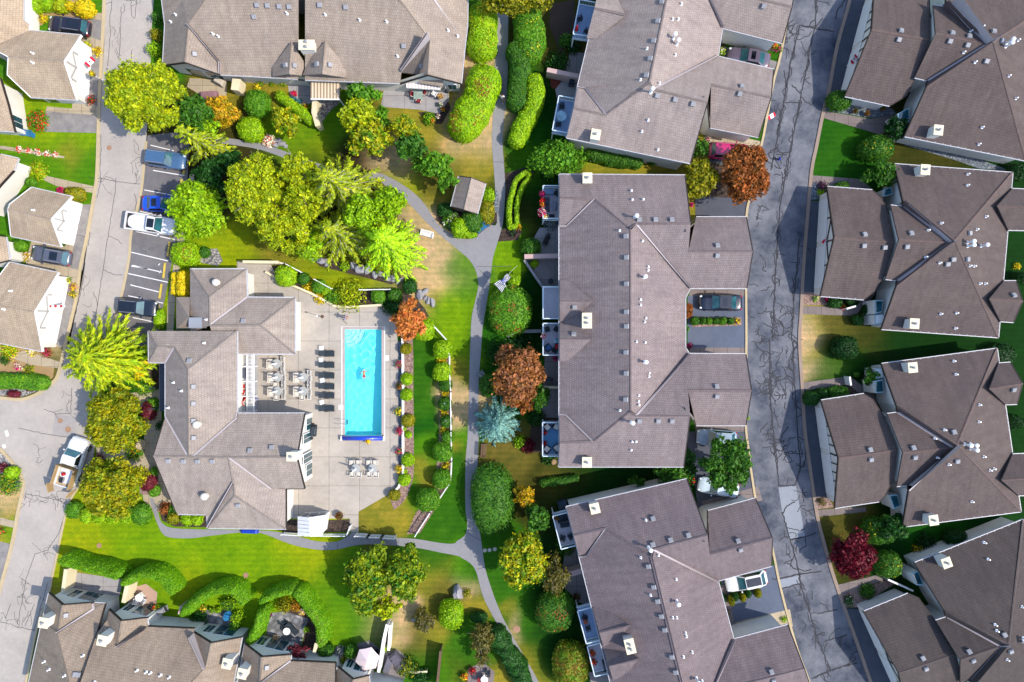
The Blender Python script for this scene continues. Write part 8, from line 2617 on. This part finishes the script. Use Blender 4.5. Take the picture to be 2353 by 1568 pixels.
# gazebo planting
for x, y, rx, ry, h, p, lb in ((1122, 449, 15, 17, 1.5, 'lime', 'round clipped bush right of the gazebo roof'), (1085, 508, 26, 26, 1.6, 'mid', 'dark clipped bush below the gazebo roof'), (1058, 524, 19, 24, 1.7, 'lime', 'lime cone shaped bush at the path bend below the gazebo'),
                              (1022, 482, 17, 16, 1.4, 'dk', 'dark bush left of the gazebo'), (1118, 486, 18, 30, 1.3, 'olive', 'orange tipped bush right below the gazebo'), (1082, 538, 14, 10, .9, 'lime', 'low lime bush at the path edge below the gazebo')):
 shrub(x, y, rx, ry, h, p, lb)
plant(1036, 505, 22, 1.1, 'grn', 'white flowered green bush left below the gazebo', pal2='pwh', k=.18, dens=240)
plant(1182, 532, 15, .7, 'purp', 'dark purple plant at the tip of the hedge loop bed', pal2='dk')
plant(1190, 522, 9, .6, 'pyel', 'yellow flowers at the tip of the hedge loop bed')
plant(1180, 450, 8, .5, 'purp', 'dark purple planting inside the hedge loop, upper')
plant(1178, 490, 8, .5, 'purp', 'dark purple planting inside the hedge loop, lower')
shrub(1219, 569, 23, 20, 1.6, 'mid', 'round green bush at the upper west patio of the long fourplex')
plant(1227, 606, 12, .7, 'lime', 'lime hosta in the triangle stone bed', dens=260)
plant(1265, 396, 24, .7, 'dk', 'dark fern bed above the flower box deck', 'fern')
plant(1268, 512, 20, .5, 'silv', 'grey heather strip below the flower box deck')
plant(1271, 508, 5, .6, 'lime', 'lime pot plant at the foot of the flower box deck')
shrub(1120, 885, 18, 26, 1.5, 'mid', 'green round bush left of the copper brown maple')
plant(1150, 812, 40, .7, 'dk', 'dark ground cover above the copper brown maple', dens=140)
plant(1196, 790, 34, .5, 'dim', 'dim ground cover beside the stone block edging', dens=140)
plant(1105, 860, 10, 1.6, 'silv', 'silver twigs hanging over the path near the copper maple')
plant(1195, 1016, 16, .9, 'lime', 'lime bush below the blue spruce', dens=240)
plant(1213, 1026, 18, 1.0, 'red', 'dark red bush at the foot of the lowest west deck', dens=240)
plant(1232, 960, 22, 1.0, 'dk', 'dark bush in the west passage near the spruce', dens=240)
plant(1260, 1052, 18, .7, 'dk', 'dark bush under the lowest west deck', dens=240)
hedge([(1248, 1110), (1285, 1106), (1322, 1100)], 18, 1.0, 'mid', 'straight low green hedge in the dark strip below the long fourplex')
plant(1280, 200 - 56, 30, 1.0, 'dk', 'dark leafy plants at the patio between the top west decks', 'loose_shrub', pal2='mid', k=.2, dens=200)
plant(1302, 92, 18, 1.2, 'mid', 'green climbing plant beside the top west deck', 'loose_shrub', dens=240)
plant(1317, 108, 18, .7, 'dim', 'dim plants below the top west deck')
hedge([(1360, 352), (1400, 362), (1462, 370)], 34, 1.5, 'mid', 'straight green hedge below the tilted pale fourplex')
shrub(1503, 370, 19, 9, 1.0, 'mid', 'low green bush right of the straight green hedge')
plant(1300, 1256, 24, 1.0, 'mid', 'green shrub below the small grey lower deck', 'loose_shrub', dens=220)
plant(1653, 90, 10, .7, 'grn', 'white flowered plants at the head of the flower strip', pal2='pwh', k=.3)
plant(1658, 120, 12, .8, 'lime', 'lime plants at the garage corner of the flower strip', pal2='pwh', k=.2)
for i, (x, y, p, q) in enumerate(((1672, 90, 'lime', 'mag'), (1690, 95, 'grn', 'pred'), (1708, 98, 'grn', 'oran'), (1728, 100, 'mid', None), (1746, 106, 'olive', 'oran'), (1782, 102, 'gold', 'pred'), (1790, 112, 'grn', 'mag'))):
 plant(x, y, 11, .6, p, 'flower clump of the strip above the mauve grey car, ' + ORD[i] + ' from the left', 'flower_clump', 'flower clumps of the driveway strip', pal2=q, k=.4)
for i, (x, r, p) in enumerate(((1597, 10, 'mid'), (1614, 8, 'mid'), (1629, 8, 'grn'), (1645, 8, 'mid'), (1661, 9, 'grn'), (1678, 8, 'mid'))):
 shrub(x, 738, r, r, 1.0, p, 'clipped ball shrub dividing the blue driveways, ' + ORD[i] + ' from the left', 'ball_shrub', 'ball shrubs dividing the driveways', leaf=.08, dens=170)
plant(1694, 739, 9, .6, 'gold', 'gold and purple plant at the street end of the driveway ball shrubs', pal2='purp')
shrub(1582, 714, 9, 16, 1.2, 'bron', 'rust clipped bush against the eave beside the navy car')
plant(1578, 756, 8, .8, 'mid', 'green plants along the eave below the rust bush')
plant(1586, 795, 8, .5, 'purp', 'violet flowers at the lower corner of the blue driveway', pal2='mag')
plant(1628, 318, 8, .5, 'pwh', 'pink flowers by the magenta van walk', pal2='mag')
plant(1590, 470, 5, .5, 'mag', 'magenta flower at the roof corner by the olive tree')
plant(1719, 962, 5, .5, 'lime', 'lime weed tuft at the kerb below the long fourplex')
plant(1588, 1105, 12, .7, 'dk', 'mixed plants by the driveway of the bottom fourplex', pal2='pred', k=.3)
for i, (x, y) in enumerate(((1681, 1380), (1688, 1370), (1706, 1372), (1718, 1363), (1741, 1362))):
 shrub(x, y, 8, 11, 1.3, 'dk' if i % 2 else 'olive', 'small dark cone shrub beside the white car, ' + ORD[i] + ' from the left', 'cone_shrub', 'cone shrubs of the lower driveway', leaf=.08, dens=170, pw=2.0)
plant(1661, 1375, 12, .8, 'dk', 'dark plant at the eave left of the cone shrubs')
plant(1668, 1408, 10, .7, 'bron', 'rust plant along the eave of the lower driveway', pal2='dk')
plant(1803, 1425, 8, .5, 'lime', 'lime plant in a white ring at the driveway kerb')
# east street
shrub(1928, 232, 27, 23, 2.2, 'mid', 'round green bush at the garage corner of the first east duplex')
for i, (x, y) in enumerate(((1966, 255), (1993, 261), (2029, 249))):
 pot(x, y, 'dark rust potted plant in the blue stone bed, ' + ORD[i] + ' from the left', 'bron', 'dk', r=.22, pr=7, z=.02)
shrub(2014, 342, 38, 28, 2.6, 'mid', 'big smooth egg shaped bush on the lawn below the first east duplex', dens=80, spots=('gold', .1))
shrub(1940, 800, 30, 27, 2.2, 'dim', 'very dark round bush on the dry lawn between east duplexes')
shrub(2020, 1218, 37, 31, 2.6, 'mid', 'smooth egg shaped bush above the crimson maple', dens=80, spots=('gold', .12))
shrub(2038, 1296, 30, 30, 2.6, 'mid', 'smooth egg shaped bush beside the crimson maple', dens=80, spots=('gold', .08))
shrub(1864, 915, 18, 17, 1.4, 'dk', 'dark round bush at the kerb of the third east duplex')
shrub(1890, 905, 14, 14, 1.2, 'dk', 'dark middle bush beside the third east garage')
shrub(1925, 903, 24, 16, 1.6, 'mid', 'green bush at the garage eave of the third east duplex')
shrub(1968, 861, 7, 6, .7, 'mid', 'tiny green bush at the walk of the third east duplex')
plant(1892, 428, 14, .9, 'purp', 'purple bush at the garage corner of the second east duplex')
plant(1888, 440, 10, .6, 'lime', 'lime plant below the purple bush')
shrub(1935, 426, 16, 8, .9, 'mid', 'low green bush along the garage eave of the second east duplex')
plant(1876, 687, 8, .6, 'lime', 'lime plant at the lower garage corner of the second east duplex', pal2='pwh', k=.3)
plant(1900, 687, 7, .5, 'mag', 'magenta flowers beside the lime corner plant')
shrub(1919, 696, 16, 12, 1.1, 'dk', 'dark round bush along the lower eave of the second east duplex')
shrub(1958, 692, 16, 11, 1.1, 'dim', 'dim bush along the lower eave near the white gate rail')
plant(1939, 706, 7, .5, 'oran', 'orange flowers between the two dark eave bushes', pal2='pred')
shrub(1970, 735, 13, 13, 1.2, 'dk', 'dark bush beside the walk below the second east duplex')
shrub(1996, 712, 14, 14, 1.2, 'dim', 'dim bush at the teal window of the second east duplex')
plant(1890, 1154, 10, .9, 'tan', 'spiky brown plant at the garage corner of the third east duplex')
plant(1952, 1382, 14, 1.0, 'dk', 'white flowered dark bush at the last garage corner', pal2='pwh', k=.15)
plant(1995, 1360, 20, .7, 'mid', 'green border plants along the walk of the last garage', dens=220)
shrub(2195, 1236, 24, 20, 2.0, 'dim', 'dim round bush at the white side wall of the last east duplex')
plant(2110, 1262, 12, .8, 'oran', 'golden plant in the dim corner of the last east duplex', pal2='dk', k=.5)
plant(2130, 1248, 24, .8, 'dim', 'dim shrub mass along the last east duplex wall', 'loose_shrub', dens=180)
for x, y, r, lb in ((2340, 395, 26, 'dark hedge corner right of the second east duplex'), (2345, 640, 18, 'dark bush between the east dormers of the second duplex'), (2330, 970, 20, 'dark bush behind the east dormers of the third duplex'), (2300, 815, 30, 'dark rounded bush above the third east duplex')):
 shrub(x, y, r, r * .8, 1.6, 'dim', lb)
plant(2340, 612, 8, .6, 'gold', 'yellow plant by the east patio of the second duplex')
# rocks
BL = ((707, 580, 9), (720, 592, 8), (737, 600, 9), (752, 604, 8), (814, 613, 8), (828, 618, 11), (845, 619, 9), (862, 632, 7), (875, 629, 7), (888, 635, 9), (905, 639, 9), (918, 645, 7), (966, 678, 12), (976, 672, 9), (984, 692, 8), (993, 695, 9), (978, 686, 6))
for i, (x, y, r) in enumerate(BL):
 boulder(x, y, r * (1.15 if i < 12 else .95), 'grey garden boulder ' + ('at the upper left end of the grove rock line', 'second along the grove rock line', 'third along the grove rock line', 'fourth along the grove rock line', 'under the lime fern of the grove', 'large flat one under the lime conifer', 'right of the large flat one', 'small one below the lime conifer', 'next small one below the lime conifer', 'near the right end of the rock line',
   'broad one near the right end', 'at the right end of the rock line', 'longest one on the slope above the maple', 'topmost one on the slope above the maple', 'pale one on the slope above the maple', 'rightmost one above the maple', 'small one between the slope stones')[i], rnd.uniform(1.1, 1.5), rnd.uniform(0, 3))
for i, (x, y, r) in enumerate(((640, 323, 7), (648, 330, 8), (656, 336, 6), (634, 334, 6))):
 boulder(x, y, r, 'pale garden stone right of the pink hydrangeas, ' + ('upper left', 'largest', 'rightmost', 'lowest')[i], group='pale stones by the hydrangeas')
plant(615, 323, 16, .8, 'pwh', 'pink hydrangea clump beside the garden path', pal2='pred', k=.3, dens=260)
boulder(1052, 1362, 16, 'big pale wedge boulder above the egg shaped shrub', .85, .2, hk=1.1)
boulder(1024, 1388, 6, 'small blue grey stone left of the wedge boulder')
plant(1073, 1365, 11, .8, 'olive', 'olive tuft beside the wedge boulder')
plant(985, 272, 16, .9, 'grn', 'green plants on the rockery edge of the upper grey patio', pal2='lime', dens=240)
for i, (x, y, p, q) in enumerate(((1012, 240, 'dk', 'pwh'), (1018, 252, 'red', 'oran'), (1008, 268, 'wine', 'pwh'), (994, 278, 'gold', 'pred'))):
 pot(x, y, 'flower pot on the dark rim of the upper grey patio, ' + ORD[i] + ' from the top', p, q, r=.18, pr=6, z=.02)
for i, (x, y) in enumerate(((598, 186), (624, 188), (648, 186))):
 plant(x, y, 12, .7, 'grn', 'green bedding plant under the upper row windows, ' + ORD[i] + ' from the left', pal2='gold', k=.3)
plant(590, 200, 8, .6, 'gold', 'gold plant beside the cream planter wall')
plant(700, 245, 10, .6, 'oran', 'orange flowers at the foot of the slanted hedge', pal2='bron')
pot(676, 216, 'bright pink flower pot beside the teal deck chairs', 'mag', 'pred', z=.02, pr=7)
# ---------------------------------------------------------------- people
def skin_mesh(name, nodes, edges, m, parent, root=0, sub=2):
 """nodes: (x, y, z, radius) joints; one continuous skinned surface"""
 me = bpy.data.meshes.new(name)
 bm = bmesh.new()
 lay = bm.verts.layers.skin.verify()
 vs = []
 for i, (x, y, z, r) in enumerate(nodes):
  v = bm.verts.new((x, y, z))
  rr = r if isinstance(r, tuple) else (r, r)
  v[lay].radius = rr
  v[lay].use_root = (i == root)
  vs.append(v)
 for a, b in edges:
  bm.edges.new((vs[a], vs[b]))
 bm.to_mesh(me)
 bm.free()
 me.materials.append(m)
 o = bpy.data.objects.new(name, me)
 col.objects.link(o)
 o.parent = parent
 o.modifiers.new('skin', 'SKIN').use_smooth_shade = True
 s = o.modifiers.new('sub', 'SUBSURF')
 s.levels = s.render_levels = sub
 return o
def person(loc, rot, label, J, shirt=None, shorts=None, hair=HAIR, shoes=None, sleeve=True, tilt=None, cap=None):
 """J: joint positions keyed by name"""
 t = empty('person', loc, label, 'person', None, rot)
 if tilt:
  t.rotation_euler = tilt
 keys = ['pelvis', 'waist', 'chest', 'neck', 'head', 'crown', 'shL', 'elL', 'wrL', 'haL', 'shR', 'elR', 'wrR', 'haR', 'hipL', 'knL', 'anL', 'toL', 'hipR', 'knR', 'anR', 'toR']
 rad = dict(pelvis=(.15, .11), waist=(.13, .10), chest=(.16, .11), neck=.055, head=(.085, .1), crown=(.07, .08), sh=.062, el=.045, wr=.03, ha=.035, hip=.09, kn=.06, an=.042, to=.035)
 nodes = [J[k] + (rad.get(k) or rad[k[:-1]],) for k in keys]
 ix = {k: i for i, k in enumerate(keys)}
 ed = [('pelvis', 'waist'), ('waist', 'chest'), ('chest', 'neck'), ('neck', 'head'), ('head', 'crown')]
 for s in 'LR':
  ed += [('chest', 'sh' + s), ('sh' + s, 'el' + s), ('el' + s, 'wr' + s), ('wr' + s, 'ha' + s), ('pelvis', 'hip' + s), ('hip' + s, 'kn' + s), ('kn' + s, 'an' + s), ('an' + s, 'to' + s)]
 edges = [(ix[a], ix[b]) for a, b in ed]
 # five bent fingers on each hand
 for s in 'LR':
  h, w = Vector(J['ha' + s]), Vector(J['wr' + s])
  d = (h - w).normalized()
  sd = d.orthogonal().normalized()
  up = d.cross(sd)
  for k in range(4):
   b = len(nodes)
   o = sd * (.027 - .018 * k)
   ln = (.062, .072, .068, .054)[k]
   nodes += [tuple(h + d * .03 + o) + (.010,), tuple(h + d * (.03 + ln * .55) + o + up * .006) + (.009,), tuple(h + d * (.03 + ln) + o + up * .022) + (.008,)]
   edges += [(ix['ha' + s], b), (b, b + 1), (b + 1, b + 2)]
  b = len(nodes)
  nodes += [tuple(h + sd * .04 + d * -.01) + (.011,), tuple(h + sd * .058 + d * .03) + (.009,)]
  edges += [(ix['ha' + s], b), (b, b + 1)]
 body = skin_mesh('body', nodes, edges, SKIN, t)
 # face: nose, eyes, ears, mouth
 hd, cr, nk = Vector(J['head']), Vector(J['crown']), Vector(J['neck'])
 upv = (cr - nk).normalized()
 fw = Vector(J.get('face', (1, 0, 0)))
 fw = (fw - upv * fw.dot(upv)).normalized()
 sdv = upv.cross(fw)
 mb = MB()
 a = hd + fw * .1
 mb.add([a + upv * .03, a - upv * .025 + sdv * .018, a - upv * .025 - sdv * .018, a + fw * .03 - upv * .02], [(0, 1, 3), (0, 3, 2), (1, 2, 3)])
 mb.build('nose', SKIN, t)
 for s in (-1, 1):
  e = hd + fw * .09 + sdv * s * .035 + upv * .03
  mb = MB(); mb.lathe(e.x, e.y, [(.004, e.z - .01), (.011, e.z), (.004, e.z + .01)], 8); mb.build('eye', plain('eye_dark', S(30, 26, 24), .3, .05), t)
  e = hd + sdv * s * .095
  mb = MB(); mb.box(e.x, e.y, e.z - .03, .04, .025, .06); mb.build('ear', SKIN, t)
 e = hd + fw * .093 - upv * .045
 mb = MB(); mb.box(e.x, e.y, e.z, .012, .045, .01, math.atan2(fw.y, fw.x)); mb.build('mouth', plain('lip', S(170, 90, 84), .6, .05), t)
 back = -fw
 hm = [tuple(hd + back * .045 + upv * .03) + (.11,), tuple(cr + upv * .02 + back * .012) + (.108,), tuple(cr + fw * .04 + upv * .018) + (.09,)]
 skin_mesh('hair', hm, [(0, 1), (1, 2)], hair, t)
 if shirt:
  n2 = [J['pelvis'] + ((.165, .125),), J['waist'] + ((.155, .12),), J['chest'] + ((.185, .135),), tuple(Vector(J['chest']).lerp(Vector(J['neck']), .55)) + (.09,)]
  e2 = [(0, 1), (1, 2), (2, 3)]
  for s in 'LR':
   b = len(n2)
   n2 += [J['sh' + s] + (.085,), tuple(Vector(J['sh' + s]).lerp(Vector(J['el' + s]), .75)) + (.068,)]
   e2 += [(2, b), (b, b + 1)]
  skin_mesh('shirt', n2, e2, shirt, t)
 if shorts:
  n2 = [tuple(Vector(J['pelvis']).lerp(Vector(J['waist']), .5)) + ((.165, .125),), J['pelvis'] + ((.175, .135),)]
  e2 = [(0, 1)]
  for s in 'LR':
   b = len(n2)
   n2 += [J['hip' + s] + (.115,), tuple(Vector(J['hip' + s]).lerp(Vector(J['kn' + s]), .72)) + (.095,)]
   e2 += [(1, b), (b, b + 1)]
  skin_mesh('shorts', n2, e2, shorts, t)
 if shoes:
  for s in 'LR':
   n2 = [tuple(Vector(J['an' + s]) + Vector((0, 0, -.02))) + (.055,), J['to' + s] + (.05,)]
   skin_mesh('shoe', n2, [(0, 1)], shoes, t)
 return t
def standing(step=.0, armL=(.25, .05), armR=(-.2, -.05)):
 """facing +x"""
 J = dict(pelvis=(0, 0, .95), waist=(.01, 0, 1.12), chest=(.02, 0, 1.34), neck=(.02, 0, 1.51), head=(.04, 0, 1.63), crown=(.035, 0, 1.71), face=(1, 0, 0))
 for s, k, st, ar in (('L', 1, step, armL), ('R', -1, -step, armR)):
  J['sh' + s] = (.01, k * .19, 1.42)
  J['el' + s] = (.01 + ar[0] * .4, k * .26, 1.16)
  J['wr' + s] = (.03 + ar[0] * 1.1, k * .27 + ar[1], .95)
  J['ha' + s] = (.04 + ar[0] * 1.3, k * .26 + ar[1], .87)
  J['hip' + s] = (0, k * .1, .9)
  J['kn' + s] = (st * .6 + .05, k * .11, .5)
  J['an' + s] = (st, k * .11, .09)
  J['to' + s] = (st + .17, k * .13, .04)
 return J
WSH = plain('shirt_white', S(240, 236, 236, 1.4), .8, .06)
person(P(1154, 231) + Vector((0, 0, .02)), R(-95), 'walker in a white shirt and pale shorts on the grey path between the hedges', standing(.24, (.3, .0), (-.25, .0)), WSH, plain('shorts_pale', S(214, 204, 206), .8, .08), HAIR, WHITEP)
pj = standing(.05, (.32, -.05), (.3, .1))
person(P(800, 731) + Vector((0, 0, DZ)), R(170), 'person in a pale blue top standing at the upper pool deck with a net pole', pj, plain('top_pale_blue', S(150, 164, 206), .8, .08), plain('shorts_orange', S(226, 140, 70), .8, .08), plain('dark_hair', S(48, 40, 42), .8, .1), plain('sandal_orange', S(226, 130, 70), .7, .08))
mb = MB()
a = R(170)
hx, hy = pj['haL'][0], pj['haL'][1]
g = Vector((hx * math.cos(a) - hy * math.sin(a), hx * math.sin(a) + hy * math.cos(a), pj['haL'][2]))
np_ = empty('pool_net', P(800, 731) + g + Vector((0, 0, DZ)), 'long dark pool net pole held by the person in pale blue', 'pool net')
d = Vector((-.35, .5, .75)).normalized()
mb.tube([-d * 1.05, d * 1.0], .016, 6); mb.build('pole', DKMET, np_)
mb = MB(); e = d * 1.0
mb.tube([e + Vector((.14 * math.cos(t), .14 * math.sin(t), .0)) for t in [2 * math.pi * k / 12 for k in range(13)]], .012, 5, caps=False); mb.build('net_hoop', DKMET, np_)
# swimmer, face down, head up-plan
J = dict(pelvis=(0, -.18, .0), waist=(0, -.02, .01), chest=(0, .2, .02), neck=(0, .36, .02), head=(0, .47, .03), crown=(0, .55, .05), face=(0, .3, -1),
         shL=(-.19, .28, .0), elL=(-.38, .22, -.04), wrL=(-.5, .05, -.06), haL=(-.53, -.04, -.06), shR=(.19, .28, 0), elR=(.38, .36, -.04), wrR=(.58, .42, -.05), haR=(.67, .44, -.05),
         hipL=(-.1, -.24, 0), knL=(-.12, -.62, -.05), anL=(-.1, -1.0, -.12), toL=(-.1, -1.14, -.14), hipR=(.1, -.24, 0), knR=(.11, -.62, -.08), anR=(.09, -1.0, -.18), toR=(.09, -1.14, -.2))
person(P(836, 859) + Vector((0, 0, -.06)), 0, 'swimmer in red trunks floating in the turquoise pool', J, None, plain('trunks_red', S(206, 26, 60), .8, .08), plain('pale_hair', S(226, 214, 200), .8, .06)).scale = (.84, .84, .84)
# ---------------------------------------------------------------- light and camera
SUN_EL, SHX, SHY = R(49), -.966, .26      # shadows run to the upper left
w = bpy.data.worlds.new('World')
sc.world = w
w.use_nodes = True
nt = w.node_tree
sky = nt.nodes.new('ShaderNodeTexSky')
sky.sky_type = 'NISHITA'
sky.sun_disc = False
sky.sun_elevation = SUN_EL
az = math.atan2(-SHX, -SHY)     # clockwise from +Y
sky.sun_rotation = az
nt.links.new(sky.outputs[0], nt.nodes['Background'].inputs[0])
nt.nodes['Background'].inputs[1].default_value = .15
sd = bpy.data.lights.new('sun', 'SUN')
sd.energy = 2.6
sd.angle = R(.5)
sd.cycles.is_caustics_light = True
sd.color = (1, .92, .8)
so = bpy.data.objects.new('sun', sd)
col.objects.link(so)
dv = Vector((SHX * math.cos(SUN_EL), SHY * math.cos(SUN_EL), -math.sin(SUN_EL)))
so.rotation_euler = dv.to_track_quat('-Z', 'Y').to_euler()
so.location = (40, -10, 60)
cd = bpy.data.cameras.new('camera')
cd.sensor_width = 36
cd.lens = 36 * HC / (2353 / K)
cd.clip_end = 2000
co = bpy.data.objects.new('camera', cd)
col.objects.link(co)
co.location = (0, 0, HC)
sc.camera = co
sc.view_settings.view_transform = 'Standard'
sc.view_settings.look = 'None'
sc.view_settings.exposure = 1.36
sc.view_settings.gamma = 1
sc.cycles.max_bounces = 8
sc.cycles.transparent_max_bounces = 12
